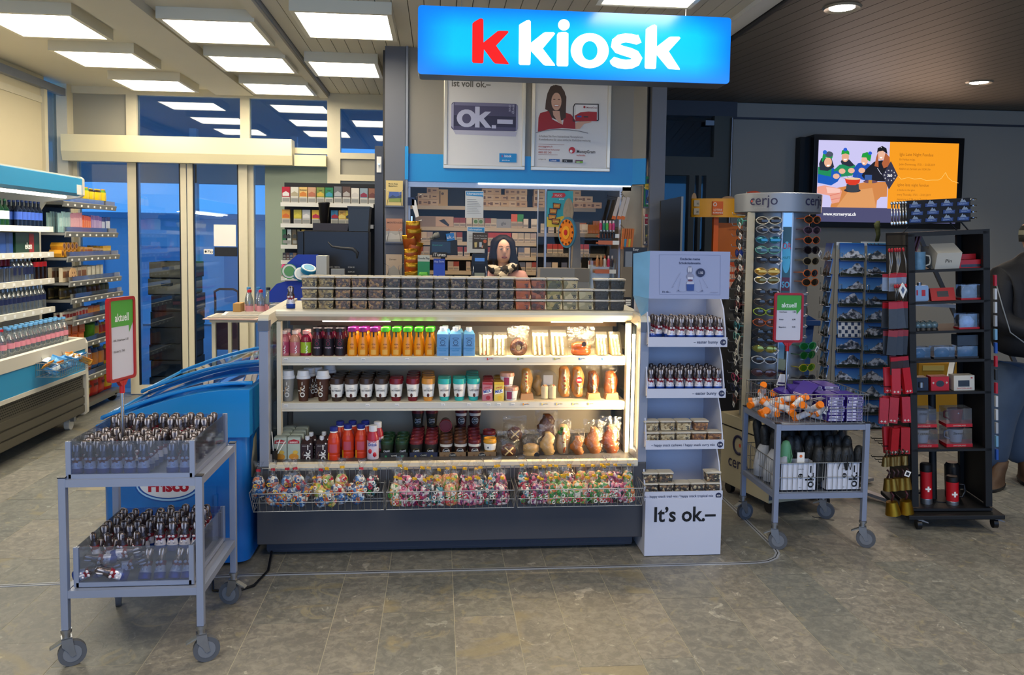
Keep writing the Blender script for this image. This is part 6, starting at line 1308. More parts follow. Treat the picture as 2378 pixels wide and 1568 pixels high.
bunny((1.085,3.925,1.115),'foil easter bunny lying on its back at the left of the top shelf',None,rot=(-1.1,.2,.2),s=.95)
def stub(x,y,z,kind,lab,s=1.0):tub(x,y,z,kind,lab,'snack tubs in the cardboard stand',0,s)
for i in range(5):stub(1.415-.082*i,3.94,.583,'curry nut' if i<2 else 'cashew','%s tub on the third shelf of the cardboard stand, lower row, %s from the right'%(['curry nut','cashew'][i>=2],ORD[i]),.93)
for i,x in enumerate((1.345,1.255,1.17,1.085)):stub(x,3.95,.6385,'curry nut' if i==0 else 'cashew','%s tub on the third shelf of the cardboard stand, upper row, %s from the right'%(['curry nut','cashew'][i>0],ORD[i]),.93)
for i in range(5):stub(1.415-.082*i,3.94,.318,'trail mix','trail mix tub on the lowest shelf of the cardboard stand, lower row, %s from the right'%ORD[i],.93)
for i,x in enumerate((1.415,1.165,1.085)):stub(x,3.94,.3735,'trail mix','trail mix tub on the lowest shelf of the cardboard stand, upper row, %s from the right'%ORD[i],.93)
# ---------------------------------------------------------------- left wall cooler
LCX=-2.93;LF=mat('cooler_cream','#cfcabc',.4);LBL=mat('cooler_blue','#2f93c4',.4)
lc=E('wall_cooler','tall open wall cooler with beer and water bottles at the left edge','refrigerator',(0,0,0));y0,y1=4.6,6.90
def yz(t,pts,x0,x1,m_,nm,ms=0,bevel=0):
 q=MB();q.prism(pts,x0,x1,0,'yz');return q.build(nm,m_,t,bevel=bevel)
 # end panel: C-shaped side profile drawn in x-z, extruded along y
def xzpanel(ya,yb_,nm='end_panel'):
 q=MB();X=LCX
 pts=[(-3.60,.10),(-3.60,2.07),(X+.0,2.07),(X+.02,2.05),(X+.02,1.92),(X,1.90),(X-.28,1.86),(X-.33,1.78),(X-.34,.80),(X-.30,.76),(X,.74),(X+.02,.70),(X+.02,.12),(X,.10)]
 q.prism(pts,ya,yb_,0,'xz');q.build(nm,LF,lc)
xzpanel(6.86,6.90)
q=MB();q.box(-3.60,LCX-.02,y0,6.86,2.03,2.07);q.box(-3.60,-3.56,y0,6.86,.1,2.03);q.build('shell',LF,lc)
q=MB();q.prism([(LCX-.02,2.06),(LCX+.018,2.05),(LCX+.018,1.93),(LCX-.02,1.91)],y0,6.862,0,'xz');q.build('header',LBL,lc)
q=MB();q.box(LCX-.10,LCX+.0,6.78,6.83,1.95,1.99);q.box(LCX+.018,LCX+.022,6.76,6.84,1.92,2.0);q.build('light_cap',WHITE,lc)
q=MB();q.cyl((LCX-.09,4.7,1.90),(LCX-.09,6.8,1.90),.012,8);q.build('light_tube',emis('left_tube',(1,.95,.85),7),lc);area('left_cooler_light',(LCX-.09,5.9,1.88),(0,math.radians(-15),0),.03,1.9,14,(1,.95,.82)).parent=lc
for z in(1.655,1.45,1.235,1.0):
 q=MB();q.box(-3.52,LCX-.24,y0,6.86,z-.012,z);q.box(LCX-.245,LCX-.215,y0,6.86,z-.04,z+.004,1);q.build('shelf',[mat('lc_shelf','#b9b4a6',.5),LF],lc)
 for k in range(14):
  q=MB();q.box(LCX-.2155,LCX-.213,5.0+k*.135,5.03+k*.135,z-.03,z-.006);q.build('price_ticket',PAPER,lc)
q=MB();q.box(-3.55,LCX-.02,y0,6.86,.70,.715);q.box(LCX-.03,LCX+.02,y0,6.86,.655,.745,1);q.build('well_floor',[mat('lc_shelf'),LF],lc)
q=MB();q.box(LCX-.02,LCX+.012,y0,6.86,.475,.655);q.build('blue_front',LBL,lc)
q=MB();q.box(LCX-.02,LCX+.018,y0,6.86,.445,.475);q.build('divider',LF,lc)
GR=mat('grille_bronze','#5a5548',.45,.3)
q=MB();q.box(LCX-.05,LCX+.0,y0,6.84,.12,.445);q.build('lower_front',GR,lc)
q=MB()
for z in(.13,.20,.27):q.box(LCX+.0,LCX+.01,y0,6.84,z,z+.055)
q.build('rib',GR,lc);q=MB()
for j in range(5):
 for i in range(70):q.cbox(LCX+.001,4.9+i*.0275+(j%2)*.013,.345+j*.018,.003,.014,.008)
tag(q.build('grille_slots',mat('slot_dk','#2c2a24',.8),lc),kind='stuff')
for y in(5.3,6.75):
 q=MB();q.cyl((LCX-.10,y,.045),(LCX-.06,y,.045),.045,16);q.box(LCX-.12,LCX-.03,y-.02,y+.02,.07,.12,1);q.build('caster',[WHITE,STEEL],lc)
 # goods on the wall cooler
def simple_bottle(nm,body,cap,lab_,h,r,band=(.25,.55),neck=.35,capm=None):
 q=MB();q.lathe([(.001,0),(r,.002),(r,h*.62),(r*neck,h*.80),(r*neck,h*.93)],12,m=0);q.lathe([(r*neck*1.15,h*.92),(r*neck*1.15,h*.995),(.001,h)],10,m=1)
 q.lathe([(r+.001,h*band[0]),(r+.001,h*band[1])],12,m=2);return q.mesh(nm,[body,cap,lab_])
BT={'green beer':simple_bottle('beer_bottle',mat('green_glass','#12301c',.1),mat('beer_cap','#2a6a3a',.4),mat('beer_lab','#c8d8c0',.5),.20,.028),'blue beer':simple_bottle('beer_bottle',mat('blue_glass','#0e1626',.12),mat('bluecap','#16306a',.4),mat('blue_lab','#2a4a9a',.5),.20,.028),
'pale beer':simple_bottle('beer_bottle',mat('pale_glass','#8c7440',.15),mat('goldcap','#d8c070',.4),mat('cream_lab','#e0d2a0',.5),.20,.028),'red water':simple_bottle('water_bottle',PET,mat('red_cap','#b0182a',.4),mat('pinkish_lab','#a02a3a',.5),.20,.030,(.35,.55),.4),'navy water':simple_bottle('water_bottle',PET,mat('navy_cap','#18264c',.4),mat('navy_lab','#1e2a55',.5),.20,.030,(.35,.55),.4),
'mineral red':simple_bottle('water_bottle',PET,mat('red_cap'),mat('pink_lab2','#d88a9a',.5),.215,.033,(.32,.5),.42),'mineral blue':simple_bottle('water_bottle',PET,mat('sky_cap','#6aa8d8',.4),mat('pink_lab2'),.215,.033,(.32,.5),.42),'cola':simple_bottle('cola_bottle',mat('cola','#1c0e0c',.12),BLACK,mat('cola_lab','#b8101c',.5),.20,.028,(.5,.7)),'small water':simple_bottle('water_bottle',PET,mat('sky_cap'),mat('navy_lab'),.19,.026)}
def brow(kind,z,ya,yb_,n,rows,lab,grp,dx=.062,x0=None):
 for r in range(rows):
  for i in range(n):put(BT[kind],BT[kind].name.split('.')[0],'%s, %s'%(lab,['front row','second row','third row'][r]),'bottle',((x0 or LCX-.275)-dx*r,ya+(yb_-ya)*(i+.5)/n,z),grp,PI/2)
brow('pale beer',1.656,5.15,5.72,8,1,'pale gold beer bottle on the top shelf of the wall cooler','pale beer bottles');brow('green beer',1.656,5.74,6.28,8,2,'green beer bottle on the top shelf of the wall cooler','green beer bottles');brow('blue beer',1.656,6.40,6.78,6,2,'dark bottle with blue label on the top shelf of the wall cooler','blue beer bottles')
def canpack(y,w_,c1,c2,lab,tx=None):
 t=E('can_multipack',lab,'multipack',(LCX-.26,y,1.451));q=MB();q.box(-.12,0,0,w_,0,.155);q.build('wrap',mat('cp'+c1,c1,.35,noise=.1),t)
 q=MB();q.box(0,.002,w_*.62,w_*.8,0.01,.145)
 if tx:q.text(tx,w_*.5,.02,.06,1,0,.02,1);q.xf(Matrix.Identity(4))
 q2=MB();q2.box(0.0,.002,w_*.55,w_*.75,.0,.15,0)
 if tx:q2.v+=[(.003,v[0]-0,v[2])for v in[]]
 q2.build('print',mat('cp'+c2,c2,.5),t)
 if tx:
  q3=MB();q3.text(tx,w_/2,.03,.07,0,0,.02,.8);q3.v=[(.0035,v[0],v[2])for v in q3.v];q3.build('lettering',fl('#d8dcd0'),t)
canpack(5.25,.36,'#2a6a9a','#4aa0c8','light blue can multipack at the left of the second shelf');canpack(5.68,.36,'#1c3a6a','#d85a2a','dark blue and orange can multipack on the second shelf','FELD');canpack(6.10,.22,'#1c3c7a','#243c6a','plain dark blue can multipack on the second shelf');canpack(6.36,.36,'#14301e','#7a1c1c','dark green beer can multipack on the second shelf','eken')
CANM=[]
for c,c2 in(('#5ac83a','#2a8a2a'),('#2a2a2c','#8ac83a'),('#7a1c30','#3a1018'),('#5a5f68','#2a4a8a')):
 q=MB();q.lathe([(.001,0),(.024,.0),(.027,.006),(.027,.105),(.024,.115),(.001,.114)],12,ms=[1,1,0,1,1]);CANM.append(q.mesh('drink_can',[mat('can'+c,c,.3,.5),mat('can'+c2,c2,.3,.5)]))
for i in range(16):put(CANM[0 if i<4 else 1 if i<7 else 2 if i<11 else 3],'drink_can','%s drink can on the third shelf of the wall cooler'%['bright green','black and green','dark red','grey'][0 if i<4 else 1 if i<7 else 2 if i<11 else 3],'can',(LCX-.275,5.35+i*.072,1.236),'drink cans on the third shelf')
for i in range(10):put(CANM[2],'drink_can','dark red drink can in the stacked upper layer of the third shelf','can',(LCX-.30,5.75+i*.06,1.352 if i>3 else 1.236),'stacked dark red cans')
brow('small water',1.236,6.30,6.62,5,1,'small clear bottle on the third shelf','small clear bottles');brow('cola',1.236,6.63,6.83,3,2,'dark cola bottle with red label on the third shelf','cola bottles')
brow('red water',1.001,5.1,5.82,11,2,'clear bottle with red cap on the fourth shelf','red-capped bottles');brow('navy water',1.001,5.84,6.80,15,2,'clear bottle with navy label on the fourth shelf','navy-labelled bottles')
brow('mineral red',.716,5.30,5.86,6,1,'clear mineral water bottle with red cap in the well','red-capped mineral bottles',x0=LCX-.10);brow('mineral blue',.716,5.88,6.78,12,2,'clear mineral water bottle with pale blue cap in the well','blue-capped mineral bottles',x0=LCX-.10);brow('mineral red',.716,5.35,6.0,7,1,'clear mineral water bottle with red cap in the rear of the well','red-capped mineral bottles',x0=LCX-.2)
bk=E('hanging_wire_basket','small wire basket of snack bars hanging on the left wall cooler','basket',(LCX+.025,6.02,.56));basket(bk,0,.17,0,.52,0,.10,.03)
q=MB();q.tube([(.0,.1,.10),(-.01,.1,.15),(-.06,.1,.19),(-.1,.1,.185)],.002,5);q.tube([(.0,.42,.10),(-.01,.42,.15),(-.06,.42,.19)],.002,5);q.build('hook',WIRE,bk)
def snackmesh(nm,w_,h_,d_,ms,bands=True):
 q=MB();secs=[(0,w_/2,.002,0,0),(h_*.06,w_/2*.95,d_*.25,0,0),(h_*.2,w_/2*.97,d_*.45,0,0),(h_*.5,w_/2,d_/2,0,0),(h_*.8,w_/2*.97,d_*.45,0,0),(h_*.94,w_/2*.95,d_*.2,0,0),(h_,w_/2,.002,0,0)]
 q.stack(secs,12,ms=[0,0,1,1,2,0]);return q.mesh(nm,ms)
def pk(c):return mat('pack'+c,c,.3,noise=.15,scale=30,bump=.25)
BARS=[snackmesh('snack_bar',.11,.05,.02,[pk(a),pk(b_),pk(a)])for a,b_ in(('#3a8ac8','#7ab8e0'),('#d88a2a','#e8b04a'),('#2a6aa8','#c8d0d8'),('#b86a2a','#e0c080'))]
for i in range(26):
 y=6.06+RN.random()*.44;put(BARS[0 if y<6.3 and RN.random()<.6 else RN.choice((1,3,2))],'snack_bar','%s wrapped snack bar in the small hanging basket'%('blue' if y<6.3 else 'orange and blue'),'snack bar',(LCX+.06+RN.random()*.1,y,.575+RN.random()*.07),'snack bars in the hanging basket',rot=(RN.uniform(-1,1),RN.uniform(-.6,.6),RN.uniform(0,3)))
q=MB();q.box(0,.11,0,.12,0,.005);tag(q.build('paper_leaflet',PAPER,None,(LCX+.03,6.10,.665),(.1,.3,.2)),'folded white paper on top of the snack bars in the hanging basket','paper')

# ---------------------------------------------------------------- snack shelving at the rear left
sn=E('snack_shelving','grey shelving with sweets and crisps between wall cooler and glass doors','shelving',(0,0,0));SF=-3.12;SG=mat('shelf_grey','#6f6e68',.5,.1)
q=MB();q.box(-3.58,-3.55,6.98,8.10,.08,1.95);q.build('back_panel',mat('sn_back','#4d5258',.6),sn)
q=MB();q.box(-3.56,SF+.02,6.98,8.12,.06,.10);q.build('base',SG,sn)
for x,y in((SF-.02,7.95),(SF-.02,7.1)):
 q=MB();q.cyl((x,y-.012,.042),(x,y+.012,.042),.042,14);q.box(x-.03,x+.04,y-.02,y+.02,.05,.075,1);q.build('caster',[BLACK,STEEL],sn)
SZ=[1.865,1.61,1.40,1.19,1.045,.86,.655,.36,.10]
for k,z in enumerate(SZ[:-1]):
 xf_=SF+(.012*k if k<8 else 0)
 q=MB();q.box(-3.55,xf_,6.98,8.06,z-.02,z);q.prism([(xf_,z+.012),(xf_+.012,z+.006),(xf_+.002,z-.035),(xf_-.006,z-.035)],6.98,8.07,1,'xz');q.build('shelf',[SG,mat('sn_rail','#86857e',.45,.1)],sn)
 for j in range(8):
  q=MB();q.box(xf_+.006,xf_+.0085,7.04+j*.13,7.07+j*.13,z-.026,z-.004);q.build('price_ticket',PAPER,sn)
 q=MB();q.box(xf_-.004,xf_-.002,6.98,8.06,z+.0,z+.05);q.build('front_glass',ACRYL,sn)
def srow(k,nm,lab,grp,ms,n,ya,yb_,w_,h_,rows=2,x0=.06,dxr=.09,rz=PI/2,tilt=.12):
 for r in range(rows):
  for i in range(n):
   put(ms[i*len(ms)//n],nm,lab+(', second row' if r else ', front row'),nm.replace('_',' ').split()[-1],(SF-x0-dxr*r,ya+(yb_-ya)*(i+.5)/n,SZ[k]+.004),grp,rot=(0,-tilt if False else 0,rz+RN.uniform(-.12,.12)),sc_=(1,1,RN.uniform(.94,1.04)))
yel=snackmesh('peanut_bag',.115,.16,.045,[pk('#d8b012'),pk('#e8c81c'),pk('#3a2a10')]);yel2=snackmesh('peanut_bag',.115,.155,.045,[pk('#d89a18'),pk('#e8c81c'),pk('#6aa02c')])
srow(0,'peanut_bag','yellow bag of chocolate peanuts on the top shelf','yellow peanut bags',[yel2,yel,yel2],5,7.35,8.0,.115,.16,1)
def slab(nm,w_,h_,d_,c1,c2):q=MB();q.box(-w_/2,w_/2,-d_/2,d_/2,0,h_);q.box(-w_/2+.008,w_/2-.008,-d_/2-.001,-d_/2,h_*.3,h_*.75,1);return q.mesh(nm,[pk(c1),pk(c2)])
srow(1,'chocolate_bar','pale green and pink chocolate bar on the second shelf','pastel chocolate bars',[slab('chocolate_bar',.075,.17,.012,'#8aa8a4','#a8c0b8'),slab('chocolate_bar',.075,.17,.012,'#c8848c','#e0a8a8')],8,7.02,7.42,.07,.17,2,.05)
srow(1,'chocolate_bar','orange and purple chocolate bar on the second shelf','orange and purple chocolate bars',[slab('chocolate_bar',.075,.15,.012,'#d8582a','#e88a4a'),slab('chocolate_bar',.075,.16,.012,'#7a5aa0','#b8a0c8'),slab('chocolate_bar',.075,.15,.012,'#1c2f7a','#c8d0e0')],15,7.44,8.02,.07,.15,2,.05)
q=MB();q.prism([(.035*math.cos(a),.031+.035*math.sin(a))for a in[PI/3*i for i in range(6)]],0,.10,0,'xz');q.flat([(.022*math.cos(a),.031+.022*math.sin(a))for a in[PI/3*i for i in range(6)]],-.001,1);hexm=q.mesh('biscuit_box',[pk('#d8982a'),pk('#7a4a1c')])
for j in range(2):
 for i in range(4):put(hexm,'biscuit_box','golden hexagonal biscuit box in the %s layer of the third shelf'%['lower','upper'][j],'box',(SF-.04,7.05+i*.075+j*.03,1.405+j*.062),'hexagonal biscuit boxes',PI/2)
srow(2,'biscuit_pack','golden biscuit pack on the third shelf','golden biscuit packs',[slab('biscuit_pack',.085,.085,.03,'#d8a03a','#a8602a'),slab('biscuit_pack',.085,.07,.03,'#c8a878','#8a6a4a'),slab('biscuit_pack',.085,.09,.03,'#d8a82a','#e8c45a')],8,7.36,8.02,.08,.09,3,.05,.06)
srow(3,'cake_pack','white pack with round biscuits on the fourth shelf','white cake packs',[slab('cake_pack',.09,.12,.03,'#c8b898','#8a5a34'),slab('cake_pack',.06,.12,.04,'#d8d0b8','#e8e2cc')],9,7.02,7.85,.08,.12,2,.05)
smil=MB();smil.cyl((0,0,.06),(0,-.012,.06),.058,24,0);smil.flat(ell(-.02,.075,.007,.010),-.0125,1);smil.flat(ell(.02,.075,.007,.010),-.0125,1);smil.tube([(-.03,-.0125,.05),(-.015,-.0125,.036),(.015,-.0125,.036),(.03,-.0125,.05)],.004,5,1)
tag(smil.build('smiley_biscuit',[mat('biscuit','#c8a070',.6),mat('biscuit_dk','#5a3018',.6)],None,(SF+.0,7.12,1.195),(0,0,PI/2)),'large round smiling biscuit on the fourth snack shelf','biscuit')
dk=[snackmesh('nut_bag',.10,.10,.05,[pk(a),pk(b_),pk(a)])for a,b_ in(('#7a6a3a','#3a3020'),('#2f3a44','#4a5a60'),('#9a8a4a','#5a3a2a'),('#3a4a34','#6a6a4a'))]
srow(4,'nut_bag','small dark nut bag on the fifth shelf','small nut bags',dk,10,7.02,8.0,.1,.1,2,.06)
srow(5,'sweet_box','small white and orange sweet box on the sixth shelf','small sweet boxes',[slab('sweet_box',.07,.07,.02,'#c8c0b0','#8a2a2a'),slab('sweet_box',.07,.08,.02,'#d8d0c0','#c83a2a'),slab('sweet_box',.07,.08,.02,'#d8702a','#e8a04a'),slab('sweet_box',.07,.09,.02,'#3a8ac0','#a8d0e0')],16,7.02,8.0,.07,.08,2,.05,.05)
q=MB();q.stack([(0,.05,.05,0,0),(.13,.058,.058,0,0),(.135,.06,.06,0,0),(.15,.06,.06,0,0)],18,ms=[0,1,1]);pail=q.mesh('sweet_bucket',[mat('lime_pail','#5a9a2a',.35),mat('lime_lid','#2f5a24',.4)])
put(pail,'sweet_bucket','lime green bucket of sweets on the seventh shelf','bucket',(SF-.04,7.50,.657),None)
orr=[snackmesh('crisp_bag',.15,.19,.06,[pk(a),pk(b_),pk(c)])for a,b_,c in(('#c8581c','#e8841c','#a83a1c'),('#d8301c','#e8b41c','#e86a1c'),('#b81c1c','#d83a24','#e8c040'),('#8a5a3a','#b87a3a','#2f5a9a'))]
for i,(y,z)in enumerate(((7.03,.66),(7.15,.66),(7.28,.66),(7.03,.74),(7.16,.74),(7.30,.74))):put(slab('orange_pack',.11,.085,.05,'#d8641c','#e88a4a'),'orange_pack','orange pack in the block at the left of the seventh shelf, %s'%['lower','upper'][i>2],'pack',(SF-.03,y,z),'orange packs',PI/2)
srow(6,'sweet_bag','small colourful sweet bag on the seventh shelf','colourful sweet bags',[snackmesh('sweet_bag',.10,.12,.05,[pk(a),pk(b_),pk(a)])for a,b_ in(('#3a6aa8','#c8a040'),('#d8a020','#b8302a'),('#a03a7a','#d8b040'))],5,7.58,8.0,.1,.12,2)
srow(7,'chocolate_bag','brown, blue and gold chocolate bag on the eighth shelf','chocolate bags',[orr[3],orr[0],snackmesh('chocolate_bag',.14,.18,.06,[pk('#2a5a9a'),pk('#c8803a'),pk('#2a3a6a')]),snackmesh('chocolate_bag',.14,.2,.06,[pk('#b89020'),pk('#7a3a2a'),pk('#d8b83a')])],7,7.05,8.0,.14,.18,2,.06)
for r in range(2):
 for i in range(7):
  t=put(orr[(0,0,1,1,2,2,1)[i]],'crisp_bag','red and orange crisp bag on the bottom shelf, %s from the near end, %s row'%(ORD[i],['front','rear'][r]),'bag of crisps',(SF-.07-.1*r,7.03+i*.155,.105),'crisp bags',PI/2+RN.uniform(-.2,.2))
  if r==0:
   q=MB();q.text(['zwei','paprika','zwei','paprika','pura','pura','nature'][i],0,.10,.045,0,-.033,.03,.8);q.build('lettering',BLACK,t)

   # ---------------------------------------------------------------- stack of crates and a hand truck outside the left leaf
BC=mat('crate_black','#1e1f22',.6);
for k in range(8):
 t=E('crate',['brown cardboard crate at the top of the stack behind the door','brown cardboard crate, second from the top behind the door'][k]if k<2 else 'black crate behind the door, %s from the top of the stack'%ORD[k],'crate',(-2.98+RN.uniform(-.02,.02),8.55,1.155-k*.172),0,'crates stacked behind the door');m_=CARD if k<2 else BC;h=.167
 q=MB();q.box(0,.40,0,.015,0,h);q.box(0,.40,.5,.515,0,h);q.box(0,.015,.015,.5,0,h);q.box(.385,.40,.015,.5,0,h);q.box(0,.4,0,.515,0,.01);q.build('body',m_,t);q=MB();q.box(.13,.25,-.002,0,h*.55,h*.75);q.build('handle_hole',BLACK,t)
 q=MB();q.prism(rrect(.02,.38,.02,.495,.03),.01,h*.8,0,'xy');q.build('contents',speckle('crate_goods',['#2a2422','#6a3a2a','#3a4a3a','#7a5a3a','#1c1c20'],14,.6,.3),t)
ht=E('hand_truck','red hand truck standing outside behind the right door leaf','hand truck',(-2.28,9.35,-.05));q=MB();q.tube([(0,0,.08),(0,.0,.95),(0,-.02,1.02),(-.05,-.04,1.05),(-.20,-.04,1.05),(-.26,-.02,1.02),(-.26,0,.95),(-.26,0,.08)],.014,8);q.build('frame',mat('truck_red','#7c2a34',.5),ht)
q=MB();q.box(-.25,-.01,-.008,.008,.35,.80);q.build('back_plate',mat('truck_red'),ht);q=MB();q.box(-.28,.02,-.2,0,.0,.01);q.build('toe_plate',STEEL,ht);q=MB();q.cyl((.02,.05,.09),(.06,.05,.09),.09,16);q.cyl((-.32,.05,.09),(-.28,.05,.09),.09,16);q.build('wheel',RUBBER,ht)

# ---------------------------------------------------------------- newspaper table, bottles and bags left of the counter
TX0,TX1,TY=-1.77,-1.05,6.35
t=E('newspaper_table','white metal table with newspapers beside the display, left of the counter','table',(TX0,TY,0));q=MB();q.box(0,TX1-TX0,0,.55,.93,.955);q.build('tabletop',CREAM,t)
for x,y in((.01,.02),(TX1-TX0-.04,.02),(.01,.5),(TX1-TX0-.04,.5)):q=MB();q.box(x,x+.028,y,y+.028,0,.93);q.build('leg',CREAM,t)
for k,(dx,dy,c,lab)in enumerate(((-.04,-.04,'#c8a89c','pinkish newspaper at the bottom of the pile on the table'),(-.02,.0,'#bfb4a8','beige newspaper in the middle of the pile on the table'),(.08,.03,'#d0ccc6','white newspaper on top of the pile on the table'))):
 q=MB();q.box(0,.42,0,.30,0,.008);q.box(.03,.39,.02,.26,.008,.0095,1);tag(q.build('newspaper',[mat('np'+c,c,.8),mat('np_ink','#8a857c',.8,noise=.4,scale=70)],None,(TX0+dx,TY+dy,.956+k*.0105),(0,0,.12*k-.1)),lab,'newspaper')
def pbott(x,y,capc,lab,h=.21,s=1.0,labc='#c88a94'):
 t=E('water_bottle',lab,'bottle',(x,y,.956 if y<6.95 else 1.0),0,'bottles behind the newspapers');q=MB();q.lathe([(.001,0),(.032*s,.003),(.032*s,h*.55),(.014,h*.82),(.014,h*.9)],14);q.build('body',PET,t);q=MB();q.lathe([(.017,h*.88),(.017,h*.98),(.001,h)],12);q.build('cap',mat('bc'+capc,capc,.4),t);q=MB();q.lathe([(.0328*s,h*.12),(.0328*s,h*.36)],14);q.build('label',mat('pl'+labc,labc,.5),t)
for i,x in enumerate((-1.55,-1.46,-1.37,-1.29,-1.21)):pbott(x,6.72,'#b81c2c','clear bottle with red cap and pink label behind the newspapers, %s from the left'%ORD[i])
for i,(x,c)in enumerate(((-1.58,'#4a88b8'),(-1.50,'#3a78b0'),(-1.42,'#1c2a3c'),(-1.33,'#2a5a9a'),(-1.25,'#d8702a'),(-1.18,'#3a8a4a'))):pbott(x,6.82,c,'clear bottle in the back row of the table, %s from the left'%ORD[i],.225)
q=MB();q.box(0,.06,0,.14,0,.10);tag(q.build('cardboard_box',mat('tan_card','#a8824c',.7),None,(-1.66,6.62,.956)),'small open tan box at the left of the bottles on the table','box')
t=E('storage_bin','navy blue plastic bin under the newspaper table','bin',(-1.72,6.44,0));q=MB();q.prism([(.03,0),(.56,0),(.60,.42),(0,.42)],0,.35);q.build('body',mat('navy_bin','#171a4a',.45),t);q=MB();q.box(-.02,.62,-.02,.37,.42,.46);q.build('rim',mat('navy_bin'),t);q=MB();q.box(.12,.2,-.006,0,.33,.38);q.build('label',mat('bin_lab','#b0a890',.6),t)
for i,(x,s,lab)in enumerate(((-1.35,1.2,'large crumpled white plastic bag on the navy bin'),(-1.60,.8,'pale green crumpled plastic bag on the navy bin'))):
 rr=random.Random(i);q=MB();q.ball((0,0,.11*s),.14*s,.12*s,.12*s,16,9);q.v=[tuple(c*(1+rr.uniform(-.13,.13))for c in v)for v in q.v];tag(q.build('plastic_bag',mat('bagm%d'%i,('#bab8ac','#7fa8a8')[i],.4,noise=.25,scale=30,bump=.8),None,(x,6.62,.455)),lab,'plastic bag')
pb=MB();pb.cyl((0,0,0),(0,0,.05),.02,10,0);pb.cyl((0,0,.05),(0,0,.07),.014,10,1);tag(pb.build('small_bottle',[BLACK,PAPER],None,(-1.66,6.58,.46)),'tiny black bottle with white cap beside the plastic bags','bottle')

# ---------------------------------------------------------------- tobacco shelf left of the pillar
tb=E('tobacco_shelf','white-edged tobacco shelf above the coffee machine, left of the pillar','shelving',(0,0,0));q=MB();q.box(-1.19,-.50,6.32,6.34,1.0,2.02);q.build('back_panel',mat('tb_back','#15161a',.6),tb)
for z,x1 in((1.862,-.50),(1.703,-.50),(1.542,-1.02),(1.425,-1.08),(1.30,-1.08),(1.15,-.5)):q=MB();q.box(-1.195,x1,6.20,6.32,z-.006,z);q.box(-1.195,x1,6.19,6.20,z-.03,z,1);q.build('shelf',[SG,mat('tb_rail','#dcd8cc',.4)],tb)
def tobm(w_,h_,top,mid,bot,tx=None,txc='#3a2a1c'):
 q=MB();q.box(-w_/2,w_/2,0,.03,h_*.36,h_,0);q.box(-w_/2,w_/2,0,.03,0,h_*.36,2);q.box(-w_/2+.004,w_/2-.004,-.001,0,h_*.06,h_*.28,3);q.flat([(-w_/2+.004,h_*.6),(0,h_*.72),(w_/2-.004,h_*.6),(w_/2-.004,h_*.42),(-w_/2+.004,h_*.42)],-.001,1)
 if tx:q.text(tx,0,h_*.78,h_*.12,4,-.0015,.02,.9)
 return q.mesh('tobacco_pack',[mat('t1'+top,top,.4),mat('t1'+mid,mid,.4),mat('t1'+bot,bot,.5),mat('t_warn','#8a8a84',.5),fl(txc)])
TOPR=[('red and white','#b01c2c','#d8d4cc',None),('silver white','#d0ccbc','#a89c7c',None),('yellow with orange swirl','#d8b46a','#c8782a','Parisienne'),('tan','#c09470','#b06848',None),('yellow maya','#7a8a3a','#c8a83a','maya'),('green maya','#2a7a4a','#3a8aa0','maya'),('grey portrait','#6a6a68','#a8a8a4',None),('brown portrait','#5a4030','#a8a096',None),('cream with red tab','#d8d0c0','#c8c0b4',None),('small white-red','#8a9aa0','#8a2a3a',None),('brown','#8a5a3c','#6a3a28',None)]
for i,(nm,a,b_,tx)in enumerate(TOPR):put(tobm(.058,.118 if i not in(6,7)else .128,a,b_,'#c4beb0',tx),'tobacco_pack','%s tobacco pack on the upper shelf left of the pillar'%nm,'tobacco pack',(AXp(664+20*i,6.2),6.215,1.863),'tobacco packs on the upper shelf')
for i,(nm,a,b_,px_)in enumerate((('orange','#d8982a','#c8641c',664),('yellow-green','#b8a82a','#c8b83a',691),('pale grey-white','#b8b8b4','#d8d4cc',711),('yellow with red disc','#e0b01c','#b01c3a',733),('second yellow with red disc','#e0b01c','#b01c3a',749),('blue and red','#3a7aa0','#a02a34',777),('golden','#c89a30','#d8c060',793),('yellow and black','#c8b02a','#2a2a24',811))):put(tobm(.058,.105,a,b_,'#b8b2a6',{4:None,6:'NAS',7:'RED'}.get(i)),'tobacco_pack','%s tobacco pack on the second shelf left of the pillar'%nm,'tobacco pack',(AXp(px_,6.2),6.215,1.704),'tobacco packs on the second shelf')
for i,(nm,a,px_)in enumerate((('dark green','#2a6a3a',661),('white-edged green','#c8ccc0',670),('black and tan','#6a5a34',684),('olive','#7a7034',694),('yellow striped','#c8a828',702))):put(tobm(.038,.115,a,'#3a3a30',a,None),'tobacco_pack','%s tin on the third shelf left of the pillar'%nm,'tobacco pack',(AXp(px_,6.2),6.215,1.543),'tobacco tins')
for i,(c,px_)in enumerate((('#3a3430',660),('#5a3a2a',668),('#2a4a6a',676),('#8a6a4a',684))):put(tobm(.026,.055,c,'#8a8278',c),'lighter_box','tiny dark box on the lowest tobacco shelf, %s from the left'%ORD[i],'box',(AXp(px_,6.2),6.215,1.426),'tiny boxes')
for i in range(8):
 q=MB();q.ball((0,0,0),.035,.03,.03,8,5);q.v=[tuple(c*RN.uniform(.75,1.2)for c in v)for v in q.v];tag(q.build('pink_ribbon',mat('hot_pink','#e02a84',.5,noise=.2,bump=.5),None,(AXp(664+(i%3)*9,6.2),6.215,1.32+.028*(i//3))),'crumpled hot pink sweet pouch below the tobacco shelf','pouch','hot pink pouches')
